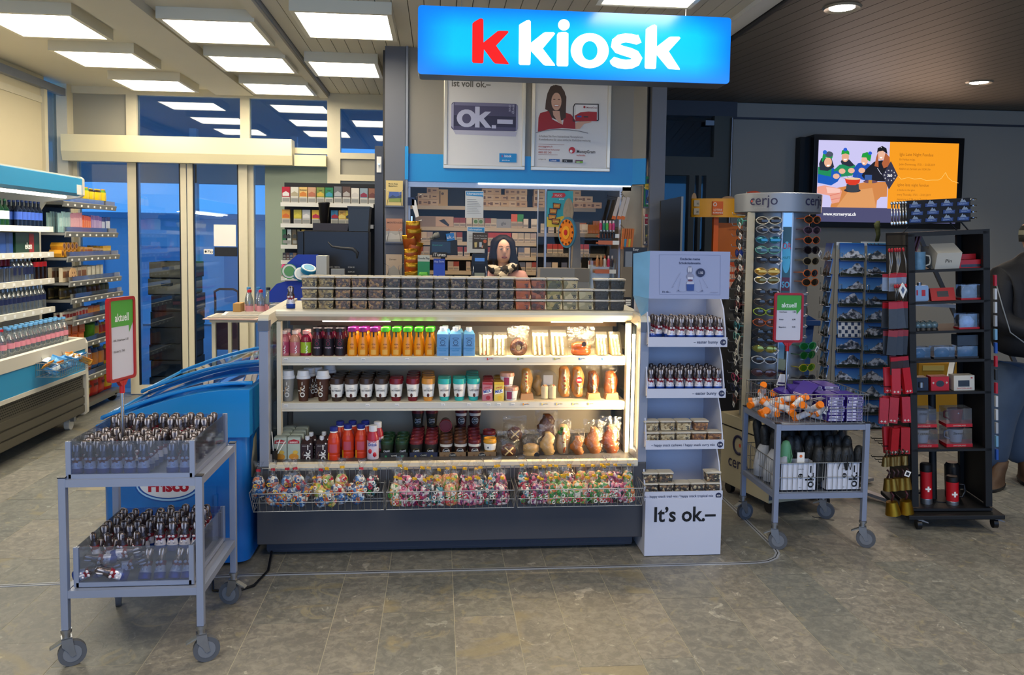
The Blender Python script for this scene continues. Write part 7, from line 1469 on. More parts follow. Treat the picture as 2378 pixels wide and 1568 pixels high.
 # coffee machine
cm=E('coffee_machine','black coffee machine with price list left of the pillar','coffee machine',(-.75,5.95,1.15));q=MB();q.box(-.235,.235,0,.20,0,.50);q.box(-.285,-.235,.02,.20,0,.495);q.build('body',mat('machine_black','#0c0c0e',.3),cm,bevel=.006)
q=MB();q.prism([(-.17,.50),(.08,.50),(.09,.555),(-.17,.555)],.01,.18);q.build('top_tray',mat('tray_brown','#2a201e',.4),cm)
q=MB();q.stack([(.555,.028,.028,-.10,.09),(.70,.042,.042,-.10,.09),(.703,.045,.045,-.10,.09),(.712,.04,.04,-.10,.09)],14);q.build('cup_stack',BLACK,cm);q=MB();q.prism([(.09,.50),(.23,.50),(.24,.67),(.085,.67)],.0,.19);q.box(.08,.245,-.005,.195,.67,.682);q.build('bean_hopper',mat('hopper','#1e201f',.3),cm)
q=MB();q.tube([(-.06,-.003,.42),(-.03,-.003,.385),(.04,-.003,.375),(.12,-.003,.37),(.155,-.003,.34),(.15,-.003,.30)],.010,6,rs=[.003,.008,.012,.014,.014,.006]);q.build('emblem',mat('machine_mark','#2c2e32',.4),cm)
pc=Pic((480,820,1120,1100),(-.23,.165,-.02,.255),-.002)
for i,(y_,s_)in enumerate(((846,'CAFF\u00c9 CREMA'),(880,'ESPRESSO'),(916,'CAPPUCCINO'),(950,'LATTE MACCHIATO'),(990,'CHOCOLATE'),(1030,'TEA'),(1060,'MILK'))):pc.t('#a8a8a4',s_,900,y_,11,'r',0,1).t('#a8a8a4','3.20',1028,y_,11,'r',.01).t('#a8a8a4','4.20',1068,y_,11,'r',.01)
pc.done(cm)
# blue promotion display
bd=E('promotion_display','royal blue cardboard display with round tins behind the snack tubs','display',(-1.0,5.55,1.02));RB=mat('royal_blue','#1438a8',.45)
q=MB();q.prism([(-.17,.10),(-.12,.155),(-.07,.17),(.16,.19),(.16,.025),(-.17,.025)],.10,.14);q.build('body',RB,bd,(0,0,.10));q=MB();q.prism([(-.05,.40),(.02,.46),(.16,.46),(.16,.28),(-.05,.28)],.12,.14);q.build('header',RB,bd)
q=MB();q.box(.165,.235,.0,.14,.122,.455);q.build('side',mat('display_white','#c8c8c0',.5),bd);q=MB();q.box(-.06,.165,.0,.12,.285,.292);q.build('tray',PAPER,bd)
for i,(x,z,rx,c,lab)in enumerate(((-.02,.345,1.45,'#3a8a4a','round tin with green lid lying in the blue display'),(.06,.325,1.1,'#2a7aa0','round tin with white lid lying in the blue display'),(.11,.36,.5,'#2a88b0','blue round tin leaning at the back of the blue display'))):
 tt=E('sweet_tin',lab,'tin',(-1.0+x,5.58,1.02+z),0,rot=(rx,.1*i,.2));q=MB();q.cyl((0,0,-.015),(0,0,.012),.052,24);q.build('body',mat('tin'+c,c,.3,.3),tt);q=MB();q.cyl((0,0,.012),(0,0,.016),.047,24,0);q.cyl((0,0,.016),(0,0,.018),.036,24,1);q.build('lid',[PAPER,mat('tinl'+c,('#5a9a5a','#c0ccd0','#2a88b0')[i],.4)],tt)
q=MB();q.box(-.045,.045,-.02,.02,-.195,.05);gb=q.mesh('carton_flap',mat('grey_flap','#9a9a98',.6))
put(gb,'small_box','small grey box behind the second stack of snack tubs','box',(AXp(745,5.6),5.6,1.335),None);put(gb,'small_box','small grey box behind the fourth stack of snack tubs','box',(AXp(785,5.6),5.6,1.335),None)
def cardstack(px_,y,z,n,lab):
 for k in range(n):
  q=MB();q.box(-.03,.03,-.02,.02,0,.012);q.box(-.031,.031,-.021,-.02,.003,.008,1);o=q.build('game_box',[BLACK if k%2 else mat('gb_cream','#b8ae98',.5),mat('gb_cream')],None,(AXp(px_,y)+.004*(k%2),y,z+.0125*k));tag(o,lab+', %s from the bottom'%ORD[k],'box','small flat boxes on the counter')
for px_,n in((820,3),(852,4),(882,4),(903,4),(992,6),(1014,6)):cardstack(px_,6.0,1.26 if px_>930 else 1.142+.12*(n>9),n if px_>930 else n+9,'small flat box piled behind the snack tubs near the '+{820:'coffee machine',852:'black machine right edge',882:'grey post',903:'brochures',992:'green gift cards',1014:'blue gift cards'}[px_])
q=MB();q.box(-1.14,-.28,5.5,6.15,1.11,1.14);q.box(-1.12,-.3,5.9,6.12,.0,1.11,1);tag(q.build('side_counter',[mat('counter_top'),KG2]),'low grey counter behind the display under the coffee machine','counter')
q=MB();q.box(-.24,.3,5.97,6.07,1.15,1.259);tag(q.build('counter_riser',KG2),'grey riser on the counter behind the snack tubs','riser')
# ---------------------------------------------------------------- brochures and small goods at the kiosk window
def brochure(px0,px1,py0,py1,lab,c,deco,Y=KY-.04):
 a=at(px0,py1,Y);b_=at(px1,py0,Y);w_=b_.x-a.x;h=b_.z-a.z
 t=E('brochure_holder',lab,'brochure',(a.x,Y,a.z),0);q=MB();q.box(.004,w_-.004,-.012,.004,.01,h);q.build('brochures',mat('br'+c,c,.5),t)
 q=MB();q.box(-.004,w_+.004,-.03,.012,0,.012);q.box(0,w_,.006,.012,0,h*.95);q.build('holder',mat('holder_grey','#5d6068',.4,.3),t)
 q=MB()
 for s,x0_,x1_ in((1,.012,-.008),(-1,w_-.012,w_+.008)):q.tube([(x0_+.0*s,-.028,.01),(x0_+.02*s*(1),-.03,h*.55),(x1_-.0*s,-.03,h*.66)],.0016,4)
 q.build('wire_arm',CHROME,t);pc=Pic((0,0,100,140),(.004,w_-.004,.01,h),-.0125);deco(pc);pc.done(t)
brochure(895,937,420,481,'cream brochure with a mountain photo on the left pillar','#d8c07c',lambda p:p.t('#4a4430','Monte Rosa',15,22,8).t('#4a4430','Matterhorn',15,34,8).r('#4a62a0',18,62,92,118).p('#3a4a6a',(18,95),(40,80),(60,90),(92,78),(92,100),(18,104)).p('#8a9a4a',(18,100),(92,96),(92,118),(18,118)))
brochure(895,936,508,565,'salmon brochure lettered Monte Nobo on the left pillar','#b88468',lambda p:p.t('#5a4038','MONTE NOBO',8,30,11).r('#b0aca0',0,75,100,140).p('#c8c4b8',(0,100),(30,84),(60,100),(100,80),(100,120),(0,126)))
brochure(895,935,591,652,'pale beige brochure lettered Zermatt on the left pillar','#c8b49a',lambda p:p.t('#5a5040','Zermatt',20,32,9).p('#a8a498',(0,140),(20,80),(50,60),(80,90),(100,70),(100,140)))
brochure(1494,1531,411,484,'green and yellow travel magazine in the rack on the right pillar','#1c7a4a',lambda p:p.r('#1c2a5a',12,12,90,30).t('#d8d4c8','Swiss',50,26,9,'c').p('#e0b01c',(0,34),(80,34),(92,46),(80,58),(0,58)).t('#4a3a10','Schweiz Suisse',6,50,7).r('#1c4a8a',6,62,92,128).p('#2a2f38',(10,100),(40,84),(70,88),(90,104),(60,116),(20,112)).r('#c8ccd0',10,122,80,128))
brochure(1494,1531,498,570,'dark red and photo magazine in the lower rack on the right pillar','#d0ccc4',lambda p:p.r('#c03048',0,0,100,14).p('#8a1428',(0,20),(82,20),(95,34),(82,46),(0,46)).t('#c8a0a0','Ebenalp',12,38,8).r('#4a4f4a',0,52,100,128).p('#8a8478',(5,110),(30,80),(60,96),(92,70),(92,120)).r('#c8b83a',8,96,30,104).r('#1c2a5a',10,126,70,136))
# gold snack bags on a hanging strip
gm=snackmesh('snack_bag',.11,.14,.045,[mat('gold_foil','#b8841c',.22,.7,noise=.4,scale=30,bump=.6),mat('gold_red','#a8501c',.3,.4,noise=.5,scale=25),mat('gold_foil')])
st=MB();st.box(-.006,.006,0,.003,0,.52);tag(st.build('hanging_strip',CHROME,None,(AXp(955,6.08),6.10,1.25)),'metal strip holding the gold snack bags','strip')
for i in range(9):put(gm,'snack_bag','shiny gold snack bag on the hanging strip, %s from the top'%ORD[i],'bag of snacks',(AXp(957,6.05)+RN.uniform(-.008,.008),6.05-.004*i,1.60-i*.052),'gold snack bags',rot=(.35+RN.uniform(-.15,.15),RN.uniform(-.22,.22),RN.uniform(-.4,.4)))
q=MB()
for z in(1.93,1.74,1.60,1.45):q.tube([(0,.1,z-.02),(.0,.0,z-.01),(.05,-.12,z)],.003,5)
tag(q.build('hook_rail',CHROME,None,(AXp(965,6.1),6.1,.0)),'row of bare metal hooks beside the gold bags','hooks')
q=MB();q.prism([(0,0),(.03,-.10),(.055,-.09),(.03,.03),(0,.04)],0,.01);q.box(-.03,.02,.0,.01,-.01,.05,1);tag(q.build('hanging_card',[PAPER,mat('navy')],None,(AXp(955,6.06),6.06,1.86)),'white and navy card hanging on the top hook left in the kiosk window','card')
def giftcard(px_,py0,w_,lab,c1,c2,tx,txc='#e8e8ec'):
 p=at(px_,py0,5.95);t=E('gift_card_stand',lab,'gift cards',(p.x,5.95,1.15));h=p.z-1.15;q=MB();q.box(-w_/2,w_/2,0,.02,0,h*.86,0);q.box(-w_/2,w_/2,.004,.02,h*.86,h,1);q.build('cards',[mat('gc'+c1,c1,.4),mat('gc'+c2,c2,.4)],t)
 q=MB();q.text(tx,0,h*.91,.022,0,-.001+.004,.02,.8);q.build('print',fl(txc),t);return t,h
t,h=giftcard(984,593,.088,'green and blue gift card stand on the counter','#2a8a5a','#c0c4bc','Google Play','#5a5f60');q=MB();q.stack([(h*.45,.03,.002,0,-.001),(h*.55,.038,.003,0,-.001),(h*.62,.03,.002,0,-.001)],8,0);q.flat([(-.044,.0),(.044,0),(.044,h*.4),(-.044,h*.5)],-.0008,1);q.build('pattern',[mat('lime_patch','#5ab03a',.5),mat('teal_patch','#2a8ab0',.5)],t)
t,h=giftcard(1020,601,.085,'blue gift card stand on the counter under the itunes lettering','#2f55c8','#2a48b0','App Store','#a8b8e8')
q=MB();q.text('iTunes',AXp(1020,5.95),AZ(597,5.95),.036,0,5.95,.015,.95);q.box(AXp(1003,5.95),AXp(1037,5.95),5.952,5.956,AZ(600,5.95),AZ(588,5.95),1);tag(q.build('small_sign',[PAPER,mat('sign_dark','#2a2622',.6)]),'small dark sign with white lettering above the blue gift cards','sign')
# till display, terminal, notices
p=at(1029,566,5.98);t=E('till_display','black customer display on a stalk in the kiosk window','till display',(p.x,5.98,1.15));q=MB();q.prism([(-.10,.33),(.11,.33),(.105,.445),(-.095,.445)],0,.05);q.build('housing',mat('till_black','#1a1c20',.4),t)
q=MB();q.box(-.085,.055,-.002,0,.345,.43);q.build('screen',mat('till_screen','#16242a',.15),t);q=MB();q.cyl((0,.03,0),(0,.03,.33),.018,10);q.cyl((0,.03,0),(0,.03,.012),.06,16);q.build('stalk',BLACK,t);q=MB();q.text('Grand total',-.08,.40,.016,0,-.003,0,1,'l');q.build('print',emis('till_text','#3a8a7a',.6),t)
q=MB();q.text('ok.-',0,0,.035,1,-.006);q.box(-.03,.03,-.004,0,-.015,.04,0);q.xf(Matrix.Rotation(-.15,4,'Y'));tag(q.build('blue_tag',[mat('tagblue','#2a7ac0',.5),PAPER],None,(p.x+.055,5.97,1.15+.455)),'small blue card on top of the till display','card')
q=MB();q.ball((0,0,.03),.03,.02,.02,8,5);q.ball((-.03,0,.015),.02,.02,.012,8,5);q.v=[tuple(c*RN.uniform(.8,1.2)for c in v)for v in q.v];tag(q.build('plush_figure',mat('grey_plush','#7a7a74',.8,noise=.4,scale=40),None,(p.x-.05,5.99,1.15+.446)),'small grey figure lying on the till display','figure')
p=at(1114,602,5.9);t=E('payment_terminal','black card terminal on a stand in front of the cashier','payment terminal',(p.x,5.9,1.15));b_=.225-.0
q=MB();q.prism([(-.055,.10),(.055,.10),(.062,.24),(.055,.345),(-.055,.345),(-.062,.24)],0,.045);q.build('housing',mat('term_black','#0c0d10',.3),t,bevel=.006)
q=MB();q.box(-.036,.036,-.003,0,.27,.325,0);q.box(-.036,.036,-.0045,-.003,.29,.315,1);q.build('screen',[mat('term_frame','#20242c',.3),emis('term_screen','#4a78b8',.7)],t);q=MB();q.box(-.038,.038,-.003,0,.14,.205);q.build('keypad',mat('keypad','#9aa090',.5),t);q=MB();q.tube([(-.045,-.003,.255),(-.05,-.003,.20),(-.045,-.003,.13),(.045,-.003,.13),(.05,-.003,.20),(.045,-.003,.255)],.003,5);q.build('edge_trim',CHROME,t);q=MB();q.cyl((0,.03,0),(0,.03,.2),.02,10);q.build('stand',BLACK,t)
def notice(px0,py0,px1,py1,lab,name='notice',Y=KY-.005,c='#d8dad8',head='#3a92c8',tx='',lines=7,cat='notice',txc='#e8f0f4'):
 a=at(px0,py1,Y);b_=at(px1,py0,Y);w_=b_.x-a.x;h=b_.z-a.z;t=E(name,lab,cat,(a.x,Y,a.z));q=MB();q.box(0,w_,-.0015,0,0,h);q.build('sheet',mat('nt'+c,c,.6),t)
 pc=Pic((0,0,100,140),(0,w_,0,h),-.002)
 if head:pc.p(head,(4,4),(97,4),(97,34),(90,28),(4,24))
 if tx:pc.t(txc,tx,8,20,13,'l',.01,.85)
 for k in range(lines):pc.r('#8a8c8c',10,44+k*9,60+(k*37)%30,46+k*9)
 pc.done(t);return t
notice(1080,444,1123,506,'white notice with blue heading taped high on the kiosk glass',tx='Altersausweis',lines=9)
notice(1084,527,1126,587,'white information sheet on the kiosk glass beside the terminal',tx='Information',lines=5)
t=notice(1097,541,1133,578,'dark brown card on top of the card terminal, with orange symbols','info_card',5.9,'#4a423a',None,'',0,'card');pc=Pic((0,0,100,100),(0,AXp(1133,5.9)-AXp(1097,5.9),0,AZ(541,5.9)-AZ(578,5.9)),-.003)
pc.t('#c8c4bc','An der Kasse mit',8,22,9).t('#c8c4bc','TWINT bezahlen.',8,38,9).p('#d8c07a',(12,60),(30,58),(28,90),(14,92)).r('#c8ccd0',44,58,60,88).e('#d86a3a',80,52,11,11).p('#d8a080',(60,80),(70,76),(66,95),(58,92)).done(t)
q=MB()
for x in(0,.04):q.cyl((x,0,0),(x,-.001,0),.022,18,0);q.flat(ell(x,0,.014,.014),-.0018,1)
tag(q.build('round_sticker',[mat('stk_pale','#b8c0a8',.5),mat('stk_green','#6a8a5a',.5)],None,(AXp(1103,KY)-.0,KY-.006,AZ(516,KY))),'pair of round pale green stickers on the kiosk glass','sticker')
# MAXI poster, wheel of fortune, grey stand
a=at(1270,527,KY-.01);b_=at(1331,444,KY-.01);t=E('lottery_poster','turquoise and yellow lottery poster on the kiosk glass','poster',(a.x,KY-.01,a.z));w_,h=b_.x-a.x,b_.z-a.z;q=MB();q.box(0,w_,0,.002,0,h);q.build('sheet',mat('maxi_sheet','#3aa8b0',.5,noise=.15,scale=8),t)
pc=Pic((232,205,510,588),(0,w_,0,h),-.001);pc.p('#e0c02a',(232,480),(300,500),(400,470),(510,480),(510,588),(232,588)).p('#c8242c',(285,228),(415,226),(430,250),(412,275),(275,278),(295,250)).t('#e8b0b0','MAXI',350,266,26,'c',.03).t('#ffffff','gewinne',360,296,12)
for k,(x,y,r)in enumerate(((300,335,.1),(262,392,.05),(252,455,-.1),(290,500,-.2))):pc.p('#2a1c14',(x-8,y-4),(x+82,y+4),(x+70,y+64),(x-6,y+58)).p('#c8781c',(x,y+4),(x+74,y+8),(x+64,y+54),(x,y+50)).t('#e8c04a','RUBBEL',x+36,y+36,15,'c',.03,.8)
for k in range(14):pc.e('#f0dc5a',320+RN.random()*180,490+RN.random()*80,9,7,n=8)
pc.done(t)
p=at(1320,540,6.0);t=E('prize_wheel','small orange prize wheel in front of the grey stand at the kiosk window','prize wheel',(p.x,6.02,p.z),0,rot=(0,0,-1.15));q=MB();q.cyl((0,0,0),(0,-.012,0),.118,32,0);q.cyl((0,-.012,0),(0,-.016,0),.10,32,1);q.cyl((0,-.016,0),(0,-.020,0),.05,24,2);q.cyl((0,-.02,0),(0,-.024,0),.022,16,3);q.build('disc',[mat('wh_blue','#3a7a98',.5),mat('wh_or','#d8781c',.5,noise=.2,scale=20),mat('wh_yel','#e0a02a',.5),mat('wh_red','#b8242c',.4)],t)
q=MB()
for i in range(12):a=2*PI*i/12;q.cyl((.088*math.cos(a),-.015,.088*math.sin(a)),(.088*math.cos(a),-.02,.088*math.sin(a)),.009,8)
tag(q.build('number_dots',mat('wh_dark','#5a2414',.5),t),kind='stuff');q=MB();q.flat(ell(0,.16,.07,.10,20),.0,0);q.prism(ell(0,.16,.07,.09,20),-.002,.004,0);q.build('photo_panel',mat('wh_photo','#8a7f74',.5,noise=.5,scale=25),t);q=MB();q.cyl((0,.02,0),(0,.02,-.28),.01,8);q.build('stem',STEEL,t)
q=MB();q.prism([(0,0),(.075,0),(.055,.37),(.02,.37)],0,.08);tag(q.build('grey_stand',mat('stand_grey','#7c7a76',.5),None,(AXp(1334,6.05)-.02,6.08,AZ(626,6.08))),'tapering grey stand behind the prize wheel','stand')
q=MB();q.box(0,.37,0,.18,-.12,.05);q.box(.26,.371,-.002,0,-.05,.0505,1);tag(q.build('grey_case',[mat('case_grey','#8a8884',.5),mat('case_tan','#7c7468',.5)],None,(AXp(1252,5.95),5.9,AZ(638,5.9))),'low grey case on the counter behind the orange fruit tubs','case')
# lighter and pen display
t=E('lighter_display','tiered orange and clear display of lighters on the kiosk counter','display',(AXp(1372,5.95),5.95,1.15));wd=AXp(1440,5.95)-AXp(1372,5.95)
for k,z in enumerate((AZ(540,5.95),AZ(556,5.95),AZ(624,5.95))):
 q=MB();z-=1.15;x0_=(.05,.05,.03)[k];q.box(x0_,x0_+.16,0,.09,z-.025,z-.012,0);q.box(x0_,x0_+.11,-.002,0,z-.03,z+.0,0);q.box(x0_+.11,x0_+.16,-.002,0,z-.03,z+.0,1);q.build('tier',[mat('tier_or','#c8683a',.4),PAPER],t)
q=MB();q.box(0,.19,.05,.055,0,.30);q.box(0,.004,0,.09,0,.32);q.box(.19,.194,0,.09,0,.32);q.build('clear_panel',TUB,t);q=MB();q.box(-.01,.15,.06,.08,0,.30,0);q.box(-.01,.15,.058,.06,.27,.30,1);q.text('3 in 1',.08,.20,.02,2,.057);q.build('backing_card',[PAPER,mat('band_br','#a85a4a',.5),BLACK],t)
def vial(px_,py_,c,c2,lab,grp,h=.07):
 z=AZ(py_,5.93);q=MB();q.lathe([(.001,0),(.011,0),(.012,h*.6),(.007,h*.75),(.007,h),(.001,h)],10,ms=[0,0,0,1,1]);tag(q.build('lighter',[mat('vl'+c,c,.3),mat('vl'+c2,c2,.3)],None,(AXp(px_,5.93),5.93+.02,z-.012)),lab,'lighter',grp)
for i,(c,c2)in enumerate((('#c83a6a','#e0d0d0'),('#2a8a6a','#e0d8d0'),('#5ab04a','#e8e0d8'),('#d84a6a','#e8e0d8'),('#c83a7a','#e8d8d8'))):vial(1393+7.4*i,527,c,c2,'colourful bottle in the top tier of the lighter display, %s from the left'%ORD[i],'colourful bottles')
for i in range(5):vial(1394+7.4*i,547,'#16161c','#c8ccd0','black bottle in the middle tier of the lighter display, %s from the left'%ORD[i],'black bottles')
for i,(c,c2)in enumerate((('#b87a4a','#c8a070'),('#a86a3a','#c8a070'),('#c8c0b4','#c85a3a'),('#c82a5a','#e0c0c0'),('#3a3440','#c0b8b8'))):vial(1387+8.6*i,614,c,c2,'small bottle in the lowest tier of the lighter display, %s from the left'%ORD[i],'small bottles',.085)
hb=MB();hb.prism([(-.012,0),(.012,0),(.014,-.17),(-.014,-.17)],0,.008,0);hb.prism([(-.014,-.15),(.014,-.15),(.015,-.175),(-.015,-.175)],-.001,.009,1);hbm=hb.mesh('lighter_card',[mat('hb_white','#c8bcb0',.5),mat('hb_or','#d86a1c',.5)])
for i,px_ in enumerate((1434,1446,1455)):put(hbm,'lighter_card','white card with orange foot on the hooks right of the kiosk glass, %s from the left'%ORD[i],'card',(AXp(px_,6.05),6.05,1.94),'upper hanging cards',rot=(0,.25,0))
for i,(px_,c)in enumerate(((1447,'#d87a2a'),(1452,'#3a8ab0'),(1457,'#d8702a'),(1462,'#c8b03a'),(1467,'#c86a2a'))):
 q=MB();q.box(-.010,.010,0,.02,-.16,0,0);q.box(-.008,.008,-.001,0,-.14,-.08,1);tag(q.build('lighter_pack',[mat('lp1','#c86a24',.5),mat('lp'+c,c,.5)],None,(AXp(px_,6.05),6.05,AZ(527,6.05)),(0,.08,0)),'orange lighter pack on the lower hooks right of the kiosk glass, %s from the left'%ORD[i],'lighter','lower hanging packs')
q=MB()
for z in(1.945,1.93,AZ(526,6.1),AZ(528,6.1)):q.tube([(0,.08,z),(-.08,-.12,z+.03)],.003,5)
tag(q.build('hook_rail',CHROME,None,(AXp(1452,6.1),6.1,0)),'metal hooks holding the lighter cards at the right','hooks')
q=MB();q.box(0,.17,0,.01,-.14,0.0,0);q.box(.01,.06,-.002,0,-.14,-.03,1);q.text('Easy',.085,-.022,.024,2,-.002);q.box(.07,.09,.01,.03,-AZ(571,5.6),-.14);tag(q.build('counter_sign',[BLACK,mat('cs_grey','#7a8088',.5),PAPER],None,(AXp(1447,5.6),5.6,AZ(571,5.6))),'black small sign board behind the cardboard stand','sign')
t=E('calculator','grey device with three white keys right of the dark berry tubs','device',(AXp(1452,4.9),4.9,1.15));q=MB();q.box(0,.04,0,.05,0,.10);q.build('body',BLACK,t);q=MB()
for k in range(3):q.box(.004,.036,-.003,0,.05+.014*k,.06+.014*k)
q.build('key',PAPER,t);q=MB();q.box(-.15,.12,-.05,.15,-.04,0);q.box(-.1,.1,0,.1,-1.15,-.04);q.build('shelf',KG2,t)
# black lottery board right of the right pillar
q=MB();q.prism([(0,-1.10),(.0,.78),(.155,.815),(.165,-1.10)],0,.03,0);q.box(.155,.17,-.003,.033,-1.1,.815,1);q.box(0,.17,-.1,.13,-1.131,-1.1,0);tag(q.build('dark_panel',[mat('panel_blk','#0e1014',.3),mat('panel_edge','#7a8086',.4)],None,(AXp(1530,5.9),5.9,1.131)),'tall black panel with silver edge right of the magazine rack','panel')

# ---------------------------------------------------------------- wall screen
t=E('wall_screen','large wall-mounted screen showing a fondue advert','screen',(0,0,0));x0,x1,z0,z1=3.81,5.435,1.775,2.72;q=MB();q.box(x0,x1,7.90,8.09,z0,z1);q.build('housing',mat('tv_black','#08080b',.35),t,bevel=.004)
q=MB();q.box(3.70,3.815,7.98,8.09,z0+.01,z1-.02);q.build('side_box',mat('tv_black'),t)
sa=at(1896,326,7.9);sb=at(2227,334,7.9);sc_l=at(1894,518,7.9);sx0,sx1=3.853,5.368;sz1,sz0=2.662,1.832
q=MB();q.box(sx0,sx1,7.894,7.899,sz0,sz1);q.build('panel',mat('tv_black'),t)
pc=Pic((310,262,2078,1290),(sx0,sx1,sz0,sz1),7.893,0.8,.0006)
pc.r('#c9c4ee',310,262,1210,1110).r('#4a4a6e',310,1105,2078,1290).r('#f39a1c',1200,262,2078,1110)
# table, basket
pc.p('#cf8448',(560,860),(900,780),(1190,770),(1190,1105),(300+180,1105)).p('#dc9a60',(700,900),(1000,850),(1060,1105),(560,1105)).p('#c9c4ee',(310,930),(440,950),(480,1020),(485,1105),(310,1105)).p('#c9c4ee',(1060,1105),(1065,1010),(1110,965),(1190,960),(1190,1105))
pc.p('#e8a08c',(310,850),(400,830),(600,870),(620,900),(590,1040),(500,1060),(470,960),(310,930)).p('#f4c4b8',(420,850),(590,870),(600,920),(440,930)).ln('#d87868',8,(470,960),(610,920)).ln('#d87868',8,(490,1010),(600,985))
# people
pc.p('#1a5ab8',(310,620),(420,600),(500,610),(600,700),(560,780),(480,830),(310,800)).p('#1f8a58',(310,600),(420,600),(480,620),(470,720),(310,690)).p('#2a2f3e',(320,560),(345,490),(470,480),(510,600),(430,650),(330,640)).e('#e8b090',430,540,48,62).p('#1f9a4a',(350,520),(365,430),(440,400),(488,450),(480,490),(400,480),(360,540)).e('#4a5262',440,440,50,36).e('#2a6ad0',385,415,26,26).p('#ffffff',(412,575),(455,570),(445,590),(420,590))
pc.p('#1f8a58',(500,640),(570,570),(700,540),(770,570),(740,700),(600,720)).p('#2a2f3e',(585,530),(600,500),(690,500),(760,570),(700,590),(600,560)).e('#e0a888',640,470,46,62).p('#1f9a3c',(588,440),(594,390),(640,366),(685,400),(690,440),(640,425)).e('#2a5ad0',636,376,24,22).p('#ffffff',(615,495),(665,492),(650,512),(625,512)).p('#1a5ab8',(490,680),(540,640),(600,700),(560,770),(500,740))
pc.p('#2050b0',(745,610),(800,545),(880,530),(960,560),(980,640),(900,760),(740,720)).e('#e8b498',880,510,42,60).p('#1f9a3c',(838,470),(850,420),(910,400),(962,440),(950,520),(915,500),(900,470)).e('#2a5ad0',945,415,24,22).p('#ffffff',(850,530),(885,540),(870,555))
pc.p('#1c1c26',(880,640),(1000,520),(1100,500),(1190,520),(1190,770),(900,760),(850,700)).e('#e8b49a',1085,430,46,70).p('#b0603a',(1005,575),(1020,470),(1040,400),(1050,480),(1056,590)).p('#b0603a',(1120,480),(1135,400),(1190,460),(1200,570),(1120,600),(1095,540)).p('#ffffff',(1065,462),(1102,460),(1090,476),(1075,476)).p('#14141c',(1028,410),(1035,350),(1090,320),(1145,350),(1160,420),(1100,380),(1050,390)).e('#e8e8f0',1078,338,6,6).ln('#e0e0f0',6,(1040,600),(1080,660),(1100,680))
for x,y in((530,715),(600,650),(715,640),(845,635)):pc.e('#eab498',x,y,42,34,n=12)
for a in((580,730,690,750),(630,690,700,745),(720,680,728,740),(800,690,775,745)):pc.ln('#5a6478',4,(a[0],a[1]),(a[2],a[3]))
pc.e('#2a2a34',735,890,105,26).p('#3a3f48',(660,810),(810,810),(820,890),(790,910),(680,910),(652,880)).p('#d83a24',(635,745),(830,735),(820,790),(770,822),(700,822),(652,800)).e('#e8c8a0',735,742,95,14).e('#6a4a5a',955,775,90,20).r('#c88a3a',930,755,975,800).r('#3a5a9a',880,690,970,755)
pc.p('#35354a',(1200,510),(1296,690),(1190,870),(1100,690)).t('#ffffff','360',1192,708,34,'c',.02)
for k,ch in enumerate('GORNERGRAT'):
 a=PI*.95-k*(2*PI*.92)/10;pc.t('#ffffff',ch,1192+66*math.cos(a)*-1 if False else 1192+66*math.cos(PI*.72+k*.62+.3),700+66*math.sin(PI*.72+k*.62+.3),17,'c',.02)
tb_='#9a5a14'
for s_,y_,h_ in(('Iglu Late Night Fondue',440,40),('Ein Fondue im Iglu',498,26),('Jeden Donnerstag, 17.01. \u2013 21.03.2019',560,28),('Abfahrt ab Zermatt um 18.24 Uhr',618,28),('igloo late night fondue',824,38),('a fondue in the igloo',884,26),('every Thursday, 17.01. \u2013 21.03.2019',944,28),('departure at 7.24 pm in Zermatt',1004,28)):pc.t(tb_,s_,1300 if y_<700 else 1288,y_,h_,'l',0,.80 if h_<35 else .9)
pc.ln('#ffc868',6,(1296,700),(1330,738),(1420,715),(1500,732),(1580,722),(1650,748),(1720,740),(1800,738),(1840,715),(1890,640),(1920,700),(1975,745),(2060,770))
pc.t('#ffffff','www.gornergrat.ch',372,1212,44,'l',.02,.92).done(t)
q=MB();q.box(4.5,4.56,7.897,7.9,1.80,1.805);q.build('maker_mark',mat('mark','#3a3a40',.5),t)
area('screen_glow',(4.6,7.85,2.25),(math.radians(-90),0,0),1.5,.8,10,(1,.75,.6))

# ---------------------------------------------------------------- lottery stand
LY=6.3;t=E('lottery_stand','orange lottery stand with curved header behind the sunglasses display','lottery stand',(2.25,LY,0));OR=mat('lotto_orange','#e0641c',.4);YE=mat('lotto_yellow','#e8a01c',.4,noise=.12,scale=6)
za,zb=AZ(505,LY,1650),AZ(462,LY,1650);xl,xr=AXp(1601,LY)-2.25,AXp(1712,LY)-2.25
arc=[(xl+(xr+.12-xl)*u,-.10*math.sin(PI*min(u*1.0,1)))for u in[i/16 for i in range(17)]];q=MB()
q.prism([(a[0],a[1])for a in arc]+[(a[0],a[1]+.03)for a in reversed(arc)],za,zb,0,'xy',True);q.build('header',YE,t)
q=MB();q.box(xl+.18,xl+.22,-.02,.02,.0,za);q.build('post',OR,t);q=MB();q.box(xl+.1,xl+.5,-.1,.25,0,.02);q.build('foot',OR,t)
def onarc(u):return(xl+(xr+.12-xl)*u,-.10*math.sin(PI*u)-.004)
for u,w_,z_,h_,c,tx,tc in((.07,.055,za+.085,.05,'#b8a88c','16','#3a3028'),(.07,.055,za+.02,.05,'#b8a88c','30','#3a3028'),(.35,.085,za+.02,.105,'#e0641c','LOTERIE','#f0d0b0'),(.72,.085,za+.075,.055,'#2a3460','Euro','#d8c060'),(.72,.085,za+.015,.055,'#c8bca8','Joker','#b03040')):
 x_,y_=onarc(u);q=MB();q.box(x_-w_/2,x_+w_/2,y_-.006,y_+.01,z_,z_+h_,0);q.text(tx,x_,z_+h_*.3,h_*.42 if len(tx)<6 else h_*.2,1,y_-.0075,.02,.9);q.build('badge',[mat('bdg'+c,c,.5),fl(tc)],t)
